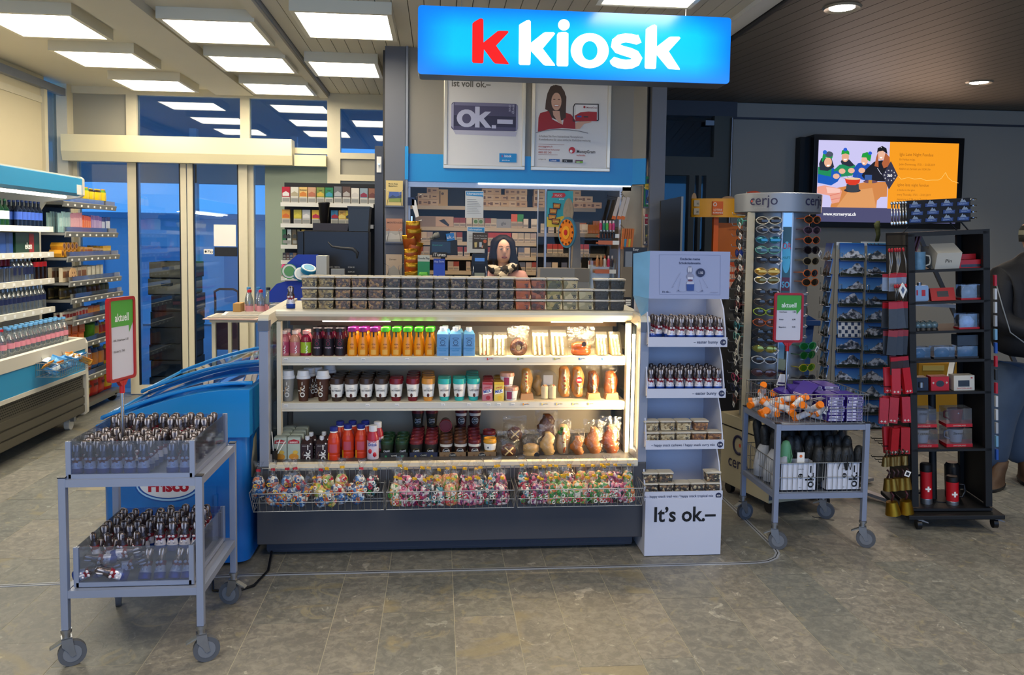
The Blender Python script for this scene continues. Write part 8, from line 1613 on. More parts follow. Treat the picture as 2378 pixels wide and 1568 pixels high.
x_,y_=onarc(.35);q=MB();q.text('ROMANDE',x_,za+.028,.019,0,y_-.0085,.02,.9);q.tube([(x_-.025+.013*math.cos(a),y_-.008,za+.10+.013*math.sin(a))for a in[2*PI*i/10 for i in range(10)]],.004,5,closed=True);q.build('lettering',fl('#f0e0d0'),t)
px_=AXp(1734,LY)-2.25;q=MB();q.prism(ell(px_,zb-.01,.10,.075,24,0,PI)+[(px_-.10,zb-.05),(px_+.10,zb-.05)],-.09,-.08);q.text('\u00c0 GAGNER',px_,zb+.02,.034,1,-.0915,.02,.9,'c',-.12);q.build('topper',[mat('topper','#c8481c',.5,noise=.2),fl('#f0d8b0')],t)
q=MB();q.prism(ell(AXp(1605,LY)-2.25,zb,.02,.045,12,0,PI),-.01,0);q.prism(ell(AXp(1685,LY)-2.25,zb-.01,.06,.035,14,0,PI),.0,.01);q.build('topper_tab',mat('tab_tan','#b08a60',.5),t)
pz0,pz1=AZ(595,LY),AZ(510,LY);q=MB();q.box(AXp(1663,LY)-2.25,AXp(1720,LY)-2.25,.0,.02,pz0,pz1,0);q.box(AXp(1661,LY)-2.25,AXp(1663,LY)-2.25,-.005,.025,pz0-.01,pz1,1);q.box(AXp(1661,LY)-2.25,AXp(1722,LY)-2.25,-.005,.025,pz0-.015,pz0,1);q.text('100 MIO.',AXp(1695,LY)-2.25,pz1-.06,.02,2,-.001);q.build('poster',[mat('lot_poster','#b8601c',.5,noise=.2,scale=5),mat('lp_frame','#a8a090',.4),fl('#7a3a14')],t)
for i in range(3):
 q=MB();x_=AXp(1676+22*i,LY)-2.25;q.box(x_-.035,x_+.035,-.02,.0,AZ(668,LY),AZ(603,LY),0)
 for k in range(3):
  for j in range(3):q.box(x_-.03+.021*j,x_-.014+.021*j,-.021,-.02,AZ(662-18*k,LY),AZ(650-18*k,LY),1)
 q.build('slip_pocket',[mat('slip_red','#c8502a',.5),mat('slip_w','#d8b8a4',.6)],t)
q=MB();q.box(AXp(1655,LY)-2.25,AXp(1722,LY)-2.25,.0,.2,.02,AZ(690,LY));q.build('cabinet',mat('lot_cab','#2f2c2a',.5),t)

# ---------------------------------------------------------------- blue recycling bin
t=E('waste_bin','blue wheeled waste bin behind the sunglasses display','bin',(AXp(1912,6.35)-.23,6.35,0));BB2=mat('bin_blue','#22457c',.5,noise=.05);q=MB()
q.stack([(.05,.17,.18,0,.2),(.06,.18,.19,0,.2),(.92,.235,.245,0,.2)],4);q.v=[(v[0]*1.0,v[1],v[2])for v in q.v];q.xf(Matrix.Translation((0,.2,0))@Matrix.Rotation(PI/4,4,'Z')@Matrix.Translation((0,-.2,0)));q.build('body',BB2,t)
q=MB();q.box(-.20,.22,.0,.42,.92,.965);q.prism([(-.19,.965),(.20,.965),(.12,1.01),(.04,1.03),(-.12,1.03)],.04,.38);q.build('lid',BB2,t,bevel=.006);q=MB();q.cyl((-.2,.38,.08),(-.16,.38,.08),.08,14);q.cyl((.16,.38,.08),(.2,.38,.08),.08,14);q.build('wheel',BLACK,t)
# ladder leaning behind the rack
t=E('step_ladder','grey aluminium ladder leaning behind the black souvenir rack','ladder',(0,0,0));a=at(2185,545,6.4);b_=at(2250,735,6.4)
d=(b_-a);k_=(0-a.z)/d.z;foot=a+d*k_;q=MB();q.bar(a+Vector((-.02,.3,.02)),foot,.07,.03);q.build('stile',mat('ladder_dark','#45474b',.5,.4),t)
q=MB();q.bar(at(2240,690,6.3),at(2205,880,6.0),.04,.03);q.bar(at(2120,705,6.35),at(2235,712,6.2),.06,.03);q.build('brace',STEEL,t);q=MB();q.bar(a+Vector((.35,.3,-.0)),foot+Vector((.35,0,0)),.07,.03);q.build('stile',mat('ladder_dark'),t)
q=MB();q.box(AXp(2142,7.2),AXp(2252,7.2),7.2,7.6,0,AZ(845,7.2));q.box(AXp(2150,7.2),AXp(2200,7.2),7.19,7.2,AZ(862,7.2),AZ(850,7.2),1);tag(q.build('yellow_crate',[mat('yel_crate','#b8861c',.5),mat('yel_lab','#c8b060',.6)]),'yellow crate on the floor by the rear wall, seen through the rack','crate')
# ---------------------------------------------------------------- sunglasses stand on its cabinet
CX,CY=2.075,4.76;CBM=mat('cabinet_beige','#b3a98c',.5,noise=.05,scale=3)
t=E('sunglasses_cabinet','beige rolling cabinet with cerjo lettering under the sunglasses stand','cabinet',(2.12,4.74,0),math.radians(14.5));s=.245
q=MB();q.box(-s,s,-s,s,.07,.435);q.build('body',CBM,t,bevel=.004);q=MB();q.box(-s-.005,s+.005,-s-.005,s+.005,.445,.52);q.build('top',CBM,t,bevel=.004);q=MB();q.box(-s+.01,s-.01,-s+.01,s-.01,.435,.445);q.box(-s+.0,s,-s-.002,-s,.09,.42,1);q.build('front_panel',[BLACK,mat('cab_front','#4c505c',.5)],t)
for x in(-.2,.2):
 for y in(-.2,.2):q=MB();q.cyl((x-.015,y,.035),(x+.015,y,.035),.035,14);q.box(x-.01,x+.01,y-.01,y+.02,.03,.075,1);q.build('caster',[BLACK,STEEL],t)
q=MB();q.text('cerjo',0,.195,.105,0,0,.004,.95);q.tube([(.05*math.cos(a),0,.345+.055*math.sin(a))for a in[math.radians(50+i*13)for i in range(20)]],.010,6);q.flat(ell(.015,.345,.010,.012),.0,1)
q.v=[(-s-.0025+v[1]*.15,.06-v[0],v[2])for v in q.v];q.build('print',[mat('cerjo_navy','#2a2848',.5),mat('cerjo_red','#c8503a',.5)],t)
t=E('sunglasses_stand','tall round silver stand of sunglasses with cerjo header','display stand',(CX,CY,.52),math.radians(-23.5));SIL=mat('stand_silver','#8d9196',.35,.4,noise=.08,scale=12)
q=MB();q.lathe([(.165,0),(.165,1.27)],24,sx=1.15);q.build('core',SIL,t)
q=MB();q.lathe([(.245,1.265),(.255,1.27),(.258,1.375),(.25,1.38),(.001,1.382)],40);q.lathe([(.001,1.262),(.25,1.265)],40);q.build('header',mat('header_silver','#8e9094',.35,.3),t)
q=MB();q.text('cerjo',-.085,1.308,.085,0,0,.002,.98,cyl=.2595);q.text('s w i t z e r l a n d',-.085,1.287,.014,2,0,0,1,cyl=.2595);q.text('cerjo',.25,1.308,.085,0,0,.002,.98,cyl=.2595);q.add([(.2597*math.sin((-.155+p[0])/.2597),-.2597*math.cos((-.155+p[0])/.2597),p[1])for p in ell(0,1.33,.006,.007,10)],[tuple(range(10))],1);q.build('lettering',[mat('cerjo_navy'),mat('cerjo_red'),mat('pale_ink','#a0a0a4',.5)],t)
q=MB();q.box(-.17,-.125,-.20,-.12,0,1.265);q.build('post',mat('post_cream','#b0a68c',.4),t,bevel=.003)
q=MB();q.tube([(-.19,-.205,.52),(-.20,-.215,.47),(-.20,-.215,.41),(-.18,-.205,.37)],.006,6);q.build('handle',mat('post_cream'),t)
q=MB();q.box(.035,.085,-.185,-.17,0,1.265,0);q.box(.028,.035,-.19,-.165,0,1.265,1);q.box(.085,.092,-.19,-.165,0,1.265,1);q.build('mirror',[mat('mirror_strip','#8aa0a8',.05,1.0),STEEL],t)
q=MB();q.box(.036,.084,-.1865,-.185,.73,1.18,0);q.box(.036,.084,-.187,-.1865,.80,.88,1);q.flat(ell(.06,1.0,.024,.095),-.1868,2);q.text('OR',.06,1.05,.05,3,-.1872,.01,.7);q.text('HAFT',.06,.99,.022,4,-.1872,.02,.8);q.text('SO',.06,.82,.05,2,-.1875,.02,.7);q.build('mirror_print',[mat('mp_teal','#2a5a6a',.4),mat('mp_plum','#5a1838',.4),mat('mp_sky','#4ab0d8',.4),mat('mp_red','#b83a5a',.4),mat('mp_green','#1a7a8a',.4)],t)  # reflection of a blue poster, painted onto the mirror strip
FRC={}
def gmesh(fc,lc,met=0):
 k=(fc,lc)
 if k in FRC:return FRC[k]
 f=MB();n=18
 for s in(-1,1):
  o=[(s*.036+.033*math.cos(a)*(1+.08*math.cos(2*a)),.0+.022*math.sin(a)+.002*math.cos(a)*s)for a in[2*PI*i/n for i in range(n)]];f.tube([(p[0],-.004*math.cos(p[0]*20),p[1])for p in o],.0027,6,closed=True)
 f.tube([(-.008,-.005,.006),(0,-.008,.009),(.008,-.005,.006)],.003,6);l=MB()
 for s in(-1,1):
  l.v+=[];o=[(s*.036+.031*math.cos(a)*(1+.08*math.cos(2*a)),.0205*math.sin(a))for a in[2*PI*i/n for i in range(n)]]
  vs=[(p[0],-.004*math.cos(p[0]*20)-.001,p[1])for p in o]+[(s*.036,-.010,0)];l.add(vs,[(i,(i+1)%n,n)for i in range(n)],0,True)
 a=MB()
 for s in(-1,1):a.tube([(s*.070,.0,.006),(s*.073,.01,.007),(s*.068,.10,.004),(s*.064,.125,-.012)],.0026,5)
 FRC[k]=(f.mesh('frame',mat('fr'+fc,fc,.3)),l.mesh('lens',mat('ln'+lc,lc,.06,.7 if met else .2,coat=.5)),a.mesh('temple',mat('tp'+fc,fc,.3)));return FRC[k]
TGM=MB();TGM.box(-.013,.013,-.001,.001,-.02,.015,0);TGM.box(-.009,.009,-.0016,-.001,-.012,.008,1);TGM=TGM.mesh('price_tag',[PAPER,mat('tag_ink','#7a7a80',.6)])
def glasses(loc,rot,fc,lc,lab,met=0,tg=None):
 t=E('sunglasses',lab,'sunglasses',loc,0,rot=rot)
 for me in gmesh(fc,lc,met):o=bpy.data.objects.new(me.name.split('.')[0],me);COL.objects.link(o);o.parent=t
 if tg:o=bpy.data.objects.new('price_tag',TGM);COL.objects.link(o);o.parent=t;o.location=tg;o.rotation_euler=(.2,.6,.3)
 return t
ca_,sa_=math.cos(math.radians(-23.5)),math.sin(math.radians(-23.5))
def SW(x,y,z):return(CX+x*ca_-y*sa_,CY+x*sa_+y*ca_,z)
rz0=math.radians(-23.5)
FG=[('#d0c8b0','#2a2018',0,'cream framed',512),('#8a8c90','#3a3c44',1,'grey rimless',533),('#3a5a78','#1f6a78',1,'blue mirrored',557),('#5a9a88','#3a5a64',0,'mint green framed',581),('#2a2a30','#22232a',0,'black wayfarer shaped',603),('#a88a5a','#b8862a',1,'gold mirrored aviator',631),('#d8d4cc','#6a5a2a',1,'white framed with gold lenses',651),('#3a3c40','#26282e',0,'dark grey round',679),('#4a3a30','#24262c',0,'brown framed dark',702),('#9ab83a','#2a3030',0,'lime green framed',725),('#c8602a','#5a3a34',1,'orange framed',750),('#26262a','#1c1e24',0,'thin black',773),('#202226','#191b20',0,'solid black',792),('#5a5a3a','#8a8a3a',1,'yellow-green mirrored',811),('#c8c8c4','#2a2c30',0,'white half-framed',837),('#3a2a2c','#4a3034',0,'dark plum',867),('#2a2c30','#26282e',0,'dark round',895),('#4a4438','#303030',0,'brown',915)]
for i,(fc,lc,me_,nm,py_)in enumerate(FG):
 z=AZ(py_,4.55,1775);glasses(SW(-.045,-.235,z),(0,0,rz0+RN.uniform(-.06,.06)),fc,lc,'%s sunglasses in the front column of the stand'%nm,me_,(.065,.0,-.01)if i%3==1 else None)
 q=MB()
 for s in(-1,1):q.ball((s*.035-.045,-.175,z-.52-.012),.028,.05,.012,10,5)
 q.build('nose_rest',mat('clear_rest','#9a9ea2',.2,.3),t)
LG=[('#5ab0a0','#2a8a78','teal'),('#4a4038','#3a2a2c','dark brown'),('#2a2a2e','#2a2c30','black'),('#1c2a5a','#1f4ac8','blue mirrored'),('#3a3c40','#2a2c30','dark grey'),('#5a3a34','#3a2a2a','russet'),('#222226','#2a2c30','thin black'),('#3a3030','#3a2a2c','brown'),('#7a3a3a','#4a2a30','dark red'),('#2a2a2e','#202226','black'),('#3a90a0','#2a4a50','turquoise'),('#7ac0b8','#4a6a68','pale teal'),('#26262a','#202226','black'),('#c8c8c0','#3a3c40','white'),('#2a2c30','#26282e','black'),('#b83a6a','#3a2a30','pink'),('#26305a','#2a2c3a','navy'),('#6a4038','#3a2a2a','copper')]
for i,(fc,lc,nm)in enumerate(LG):
 z=AZ(516+24*i,4.8,1715);glasses(SW(-.215,-.07,z),(0,0,rz0-1.25+RN.uniform(-.1,.1)),fc,lc,'%s sunglasses seen edge-on at the left of the stand, %s from the top'%(nm,ORD[i]),1,(.075,-.02,-.02))
RG=[('#c8602a','#4a3a2c','orange wrap',512),('#7a5a6a','#4a3c4a','mauve round',536),('#c86030','#3a3028','orange and grey wrap',558),('#2a2428','#241f26','black crumpled',580),('#8a7a5a','#3a362c','sand coloured wrap',605),('#d0642a','#3a4048','bright orange wrap',632),('#c86a30','#4a4034','orange-brown',652),('#2a7a5a','#2a9a4a','green mirrored',795),('#2a5a3a','#2a8a3a','dark green mirrored',815),('#a89a2a','#6aa02a','yellow-green',843),('#3a3c40','#2a2c30','dark grey',868),('#2a2a30','#22242a','black',892)]
for i,(fc,lc,nm,py_)in enumerate(RG):
 z=AZ(py_,4.75,1860);glasses(SW(.20,-.12,z),(0,0,rz0+.85+RN.uniform(-.1,.1)),fc,lc,'%s sunglasses in the right column of the stand'%nm,1,(.07,-.01,-.02)if i%4==3 else None)
q=MB()
for i in range(18):
 z=1.24-i*.066;q.ball((-.165,-.02,z),.03,.05,.012,8,4);q.ball((.17,-.05,z),.03,.05,.012,8,4);q.tube([(-.15,.0,z+.02),(-.26,-.04,z+.015),(-.265,-.045,z+.03)],.002,4)
tag(q.build('nose_rests',mat('clear_rest'),t),kind='stuff')

# ---------------------------------------------------------------- postcard rack
def postcard_mat():
 mt,nt,b,N,L=nodes('postcard_view');tc_=N.new('ShaderNodeTexCoord');oi=N.new('ShaderNodeObjectInfo');sp=N.new('ShaderNodeSeparateXYZ');L.new(tc_.outputs['Generated'],sp.inputs[0])
 def mth(op,a,b2,c=None,cl=False):
  m_=N.new('ShaderNodeMath');m_.operation=op;m_.use_clamp=cl
  for i,v in enumerate((a,b2,c)):
   if v is None:continue
   if hasattr(v,'links'):L.new(v,m_.inputs[i])
   else:m_.inputs[i].default_value=v
  return m_.outputs[0]
 rnd=oi.outputs['Random'];n1=N.new('ShaderNodeTexNoise');n1.noise_dimensions='2D';n1.inputs['Scale'].default_value=3.2;n1.inputs['Detail'].default_value=6;cv=N.new('ShaderNodeCombineXYZ')
 L.new(sp.outputs['X'],cv.inputs[0]);L.new(mth('MULTIPLY',rnd,91.7),cv.inputs[1]);L.new(cv.outputs[0],n1.inputs['Vector'])
 pk_=mth('SUBTRACT',.34,mth('ABSOLUTE',mth('SUBTRACT',sp.outputs['X'],mth('MULTIPLY_ADD',mth('FRACT',mth('MULTIPLY',rnd,7.3),0),.6,.2)),0));ridge=mth('ADD',mth('MULTIPLY',n1.outputs['Fac'],.60),mth('MULTIPLY',pk_,.9));
 isM=mth('LESS_THAN',sp.outputs['Z'],mth('MULTIPLY_ADD',mth('FRACT',mth('MULTIPLY',rnd,3.7),0),.15,ridge))
 n2=N.new('ShaderNodeTexNoise');n2.inputs['Scale'].default_value=42;n2.inputs['Detail'].default_value=5;L.new(tc_.outputs['Object'],n2.inputs['Vector']);va=N.new('ShaderNodeVectorMath');va.operation='ADD';L.new(tc_.outputs['Object'],va.inputs[0]);L.new(oi.outputs['Location'],va.inputs[1]);L.new(va.outputs[0],n2.inputs['Vector'])
 r1=N.new('ShaderNodeValToRGB');L.new(n2.outputs['Fac'],r1.inputs[0]);e=r1.color_ramp.elements;e[0].position=.38;e[0].color=(*hx('#33414f'),1);e[1].position=.58;e[1].color=(*hx('#d0d4dc'),1);x=e.new(.48);x.color=(*hx('#77767a'),1)
 sk=N.new('ShaderNodeMix');sk.data_type='RGBA';sk.inputs[6].default_value=(*hx('#6aa6dc'),1);sk.inputs[7].default_value=(*hx('#1b4c9c'),1);L.new(sp.outputs['Z'],sk.inputs[0])
 mx=N.new('ShaderNodeMix');mx.data_type='RGBA';L.new(isM,mx.inputs[0]);L.new(sk.outputs[2],mx.inputs[6]);L.new(r1.outputs[0],mx.inputs[7])
 fg=N.new('ShaderNodeMix');fg.data_type='RGBA';L.new(mth('LESS_THAN',sp.outputs['Z'],mth('MULTIPLY',n1.outputs['Fac'],.30)),fg.inputs[0]);L.new(mx.outputs[2],fg.inputs[6]);fg.inputs[7].default_value=(*hx('#2a3226'),1)
 L.new(fg.outputs[2],b.inputs['Base Color']);b.inputs['Roughness'].default_value=.3;return mt
PV=postcard_mat();PY=4.72
t=E('postcard_rack','revolving wire rack of mountain postcards left of the black souvenir rack','postcard rack',(0,0,0));xl,xm,xr=AXp(1942,PY),AXp(2006,PY),AXp(2070,PY)
q=MB();q.box(xm-.012,xm+.012,PY+.0,PY+.012,AZ(1005,PY),AZ(560,PY));q.box(xr-.002,xr+.012,PY,PY+.01,AZ(1005,PY),AZ(560,PY));q.box(xl-.012,xl,PY,PY+.01,AZ(1005,PY),AZ(560,PY));q.build('rail',mat('rack_cream','#a8a08c',.4,.3),t)
q=MB();q.cyl((xm,PY+.17,.06),(xm,PY+.17,AZ(556,PY)),.02,12);q.build('pole',STEEL,t);q=MB()
for a in range(4):q.bar((xm,PY+.17,.04),(xm+.32*math.cos(a*PI/2+.5),PY+.17+.32*math.sin(a*PI/2+.5),.025),.05,.02)
q.build('foot',mat('foot_grey','#9a9ca4',.4,.4),t)
q=MB();q.box(xl,xl+.10,PY+.02,PY+.023,AZ(570,PY),AZ(552,PY));q.box(xm-.02,xr+.02,PY+.02,PY+.023,AZ(575,PY),AZ(550,PY));q.build('white_card',PAPER,t)
pcm=MB();pcm.box(-.079,.079,-.006,0,0,.105);pcm=pcm.mesh('postcard',PV);wire=MB();wire.tube([(-.079,-.02,.045),(-.079,-.022,.0),(.079,-.022,.0),(.079,-.02,.045)],.0016,4);wire.tube([(-.079,-.02,.045),(-.064,-.02,.045),(-.064,-.02,0)],.0016,4);wire.tube([(.079,-.02,.045),(.064,-.02,.045),(.064,-.02,0)],.0016,4);wire.tube([(-.079,.0,.0),(.079,.0,0)],.0018,4);wire.box(-.079,.079,-.02,.005,-.006,-.004);wm=wire.mesh('card_pocket',WIRE)
rows_=[605,641,677,711,746,782,817,852,888,924,960,996]
for c_,xc in enumerate(((xl+xm)/2,(xm+xr)/2)):
 for r,py_ in enumerate(rows_):
  z=AZ(py_,PY,2006)+(0 if c_==0 else-.004)
  put(pcm,'postcard','mountain postcard in the %s column of the rack, %s row from the top'%(['left','right'][c_],ORD[r]),'postcard',(xc,PY-.008,z),'postcards in the front columns',rot=(-.12,0,0))
  o=bpy.data.objects.new('card_pocket',wm);COL.objects.link(o);o.parent=t;o.location=(xc,PY-.0,z)
for c_,xc in enumerate(((xl+xm)/2,(xm+xr)/2)):
 q=MB();q.box(-.075,.075,-.004,0,0,.05);q.text('Zermatt',-.06,.018,.02,1,-.005,.01,1,'l');q.text('1.30',.06,.018,.022,1,-.005,.01,1,'r');tag(q.build('price_card',[mat('sky_card','#3a9ac8',.5),PAPER],None,(xc,PY+.004,AZ(571,PY)-.005)),'bright blue price card on top of the %s postcard column'%['left','right'][c_],'card')
for r,py_ in enumerate(rows_):
 put(pcm,'postcard','mountain postcard seen edge-on at the left side of the rack, %s row from the top'%ORD[r],'postcard',(xl-.018,PY+.095,AZ(py_,PY,2006)),'postcards at the side',rot=(-.15,0,-PI/2-.22));o=bpy.data.objects.new('card_pocket',wm);COL.objects.link(o);o.parent=t;o.location=(xl-.016,PY+.095,AZ(py_,PY,2006));o.rotation_euler=(0,0,-PI/2-.22)
 # checker card
q=MB();q.box(-.075,.075,-.001,0,0,.10,0)
for a in range(7):
 for b_ in range(4):
  if(a+b_)%2:q.box(-.072+a*.0207,-.054+a*.0207,-.0016,-.001,.004+b_*.024,.024+b_*.024,1)
tag(q.build('postcard',[PAPER,mat('chk','#3a4a6a',.4,noise=.5,scale=120)],None,((xl+xm)/2,PY-.019,AZ(782,PY)),(-.12,0,0)),'white postcard with a checker of tiny pictures, left column','postcard')
q=MB();q.stack([(0,.012,.01,0,0),(.06,.014,.012,.012,0),(.10,.018,.014,.005,0),(.13,.022,.015,.0,0),(.15,.010,.008,.008,0)],8);tag(q.build('plush_tail',mat('moss_green','#3a3f1c',.8,noise=.4,scale=30,bump=.5),None,(AXp(2030,4.9),4.9,AZ(556,4.9))),'dark olive plush toy head sticking up above the postcard rack','toy')

# ---------------------------------------------------------------- black souvenir rack
MR=Matrix.Translation((2.700,4.215,0))@Matrix.Rotation(-.20,4,'Z')@Matrix.Rotation(-.058,4,'Y');RE=MR.to_euler()
def K(x,y,z):return tuple(MR@Vector((x,y,z)))
W=.43;t=E('souvenir_rack','black wheeled souvenir rack with mugs and boxes at the right','shelving',(2.700,4.215,0),rot=tuple(RE));BKR=mat('rack_black','#0f1012',.6,noise=.2)
for x,y in((0,0),(W-.035,0),(0,.32),(W-.035,.32)):q=MB();q.box(x,x+.035,y,y+.03,.115,1.665);q.build('post',BKR,t)
q=MB();q.box(W-.012,W,.03,.32,.115,1.66);q.build('side_panel',BKR,t);q=MB();q.box(-.004,.002,.03,.32,.115,1.66);q.build('pegboard',mat('peg','#2f2b26',.7),t)
ZS=[1.462,1.283,1.118,.953,.772,.447,.105]
for z in ZS:q=MB();q.box(0,W,0,.35,z-.014,z);q.build('shelf',BKR,t)
q=MB();q.box(0,W,0,.35,1.65,1.675);q.build('top_board',BKR,t);q=MB();q.cyl((W*.42,.17,.1),(W*.42,.17,.76),.02,10);q.build('centre_pole',BKR,t)
q=MB();q.box(-.04,W+.04,-.06,.40,.060,.085);q.cyl((W/2,.17,.08),(W/2,.17,.11),.07,14);q.build('base_plate',BKR,t,bevel=.004)
for x,y in((.02,-.03),(W-.0,-.02),(.02,.36),(W-.02,.36)):q=MB();q.cyl((x-.012,y,.028),(x+.012,y,.028),.028,14,0);q.prism([(x-.01,.055),(x+.05,.035),(x+.05,.04),(x+.0,.064)],y-.015,y+.0,1);q.build('caster',[BLACK,STEEL],t)
def K_(mb,name,ms,loc,lab,cat,grp=None,rz=0,rot=None):
 o=mb.build(name,ms,None,K(*loc));o.rotation_euler=(MR.to_3x3()@(Matrix.Rotation(rz,3,'Z')if rot is None else Matrix.Rotation(rot[2],3,'Z')@Matrix.Rotation(rot[1],3,'Y')@Matrix.Rotation(rot[0],3,'X'))).to_euler();return tag(o,lab,cat,grp)
SR=mat('swiss_red','#b0101c',.4);BXW=mat('box_white','#c4c0b4',.5);GLS=mat('gift_dark','#2a3038',.3,noise=.4,scale=40)
# magnet board on top
q=MB();q.box(0,.34,0,.10,0,.135);q.build('x',BLACK)if False else None
mb_=E('magnet_stand','black stand of blue Zermatt magnets on top of the souvenir rack','display',K(.035,.10,1.72),rot=tuple(RE));q.build('board',mat('fabric_black','#15161b',.7),mb_)
q=MB();[q.cyl((x,.05,0),(x+sx__*.04,.05,-.05),.004,6)for x,sx__ in((.03,-1),(.31,1),(.25,1))];q.build('leg',BLACK,mb_)
for r in range(3):
 for c_ in range(4):
  x=.04+c_*.086+(.01 if r==1 else 0);z=.022+r*.042;q=MB();q.prism([(x-.032,z-.012),(x+.030,z-.014),(x+.033,z+.006),(x-.030,z+.008)],-.006,0,0);q.prism([(x-.018,z+.004),(x-.004,z+.026),(x+.002,z+.016),(x+.008,z+.02),(x+.018,z+.004)],-.007,0,1);q.text('ZERMATT',x,z-.008,.012,2,-.0068,.02,.9);q.build('magnet',[mat('mag_blue','#1c3a7a',.4),mat('mag_grey','#8a98ac',.4),mat('mag_ink','#8aa0c8',.4)],mb_)
for i in range(6):
 q=MB();q.tube([(-.01-.012*i,-.01+.01*i,.12),(-.012-.012*i,-.012+.01*i,.06),(-.01-.012*i,-.01+.01*i,.02)],.004,5);q.ball((-.01-.012*i,-.01+.01*i,.01),.010,.004,.014,8,5);q.ball((-.01-.012*i,-.01+.01*i,.125),.009,.004,.010,8,5);q.build('spoon',CHROME,mb_)

for i in range(4):q=MB();q.lathe([(.018,-.004),(.022,0),(.018,.004)],12,(.365,.03,.02+.035*i));q.build('ring',CHROME,mb_)
# shelf goods
q=MB();q.lathe([(.001,0),(.036,0),(.038,.10),(.035,.10),(.034,.006),(.001,.006)],20,m=0);q.tube([(.036,0,.08),(.06,0,.075),(.065,0,.05),(.06,0,.028),(.036,0,.02)],.005,6,1);K_(q,'mug',[mat('mug_blue','#5a8098',.3,noise=.6,scale=40),BXW],(.075,.06,ZS[0]),'pale blue mug with a winter picture on the top shelf of the rack','mug')
for k in range(3):q=MB();q.box(-.065,.065,0,.12,0,.10);q.text('Pin',0,.04,.03,1,-.001);K_(q,'gift_box',[BXW,BLACK],(.215+.006*k,.03+.03*k,ZS[0]),'white gift box leaning in the stack on the top shelf, %s from the front'%ORD[k],'box','white gift boxes',rot=(.45,0,.05*k))if k==0 else K_(q,'gift_box',[BXW,BLACK],(.215+.004*k,.05+.04*k,ZS[0]),'white gift box leaning in the stack on the top shelf, %s from the front'%ORD[k],'box','white gift boxes',rot=(.25,0,.05*k))
q=MB();q.box(0,.14,0,.07,0,.045,0);q.box(.01,.12,-.001,0,.005,.02,1);q.box(.115,.135,-.001,0,.03,.036,2);q.box(.122,.128,-.001,0,.023,.043,2);K_(q,'gift_box',[SR,GLS,BXW],(.285,.04,ZS[0]),'flat red knife box at the right of the top shelf','box')
q=MB();q.box(0,.10,0,.06,0,.03);K_(q,'gift_box',[SR],(.30,.10,ZS[0]+.046),'small red box lying on the flat red knife box','box')
for i in range(5):q=MB();q.box(-.004,.004,0,.05,0,.09);K_(q,'hanging_pack',[mat('dark_red','#6a1428',.4,noise=.5,scale=50)],(.03+.018*i,.16,ZS[0]+.10),'dark red pack hanging inside the top bay, %s from the left'%ORD[i],'pack','dark red packs',rot=(0,.3,0))
q=MB();q.prism(rrect(-.045,.045,0,.09,.012),0,.025,0);q.cyl((0,.012,.09),(0,.012,.108),.012,12,0);q.box(.008,.028,-.001,0,.03,.065,1);q.box(-.02,-.012,-.001,0,.035,.065,1);K_(q,'hip_flask',[mat('flask','#7c848c',.3,.7),SR],(.075,.04,ZS[1]),'silver hip flask with red print on the second shelf','flask')
q=MB();q.box(-.065,.065,0,.03,0,.075,0);q.box(-.03,.03,-.001,0,.022,.055,1);K_(q,'gift_box',[SR,GLS],(.205,.05,ZS[1]),'red lighter box with dark window on the second shelf','box',rot=(-.35,0,0))
def snow(x,z,w_,h,lab,c,y=.04,base=SR,rz=0):
 tt=E('boxed_glass',lab,'gift box',K(x,y,z),rot=tuple(RE));q=MB();q.box(-w_/2,w_/2,0,.07,.006,h);q.build('clear_box',ACRYL,tt);q=MB();q.box(-w_/2-.002,w_/2+.002,-.002,.072,0,.010);q.build('base',base,tt);q=MB();q.stack([(.010,w_*.34,.025,0,.035),(h*.5,w_*.40,.03,0,.035),(h*.85,w_*.2,.018,0,.035)],12);q.build('content',mat('sn'+c,c,.25,noise=.5,scale=50),tt);return tt
snow(.345,ZS[1],.10,.085,'clear boxed glass ornament on the second shelf','#5a6a78');snow(.335,ZS[2],.105,.085,'bright clear boxed crystal block on the third shelf','#9ab8e8')
q=MB()
globe=MB();globe.ball((0,0,.028),.022,m=0);globe.lathe([(.001,0),(.022,0),(.018,.014)],12,m=1);gmz=globe.mesh('snow_globe',[mat('globe','#5a7078',.08,.2,noise=.5,scale=60),BLACK])
for i in range(9):
 x=.03+.030*i if i<5 else .045+.034*(i-5);y=.05 if i<5 else .11;o=put(gmz,'snow_globe','small dark snow globe on the third shelf, %s from the left in the %s row'%(ORD[i%5],['front','rear'][i>=5]),'snow globe',K(x,y,ZS[2]),'small snow globes');o.rotation_euler=RE
for x,lab in((.07,'clear boxed ornament on the fourth shelf, left'),(.20,'clear boxed ornament on the fourth shelf, middle'),(.325,'clear boxed ornament on the fourth shelf, right')):snow(x,ZS[3],.11,.068,lab,'#46586a',base=mat('base_dark','#23262c',.5))
q=MB();q.box(-.055,.055,0,.08,0,.06);K_(q,'gift_box',[GLS],(.33,.05,ZS[3]+.070),'dark glass box stacked on the right ornament of the fourth shelf','box')
q=MB();q.box(-.05,.05,0,.07,0,.075,0);q.lathe([(.001,.0),(.015,0),(.015,.03)],12,(.01,-.001,.02),1);K_(q,'gift_box',[mat('navy_gift','#1c2438',.4),STEEL],(.065,.05,ZS[4]),'dark navy box with a steel cup picture on the fifth shelf','box')
q=MB();q.box(-.048,.048,0,.07,0,.08,0);q.flat(ell(0,.04,.022,.018),-.001,1)
for s in(-1,1):q.box(s*.036-.006,s*.036+.006,-.001,0,.043,.047,2);q.box(s*.036-.002,s*.036+.002,-.001,0,.039,.051,2)
K_(q,'gift_box',[SR,GLS,BXW],(.175,.04,ZS[4]),'red souvenir box with white crosses in the middle of the fifth shelf','box')
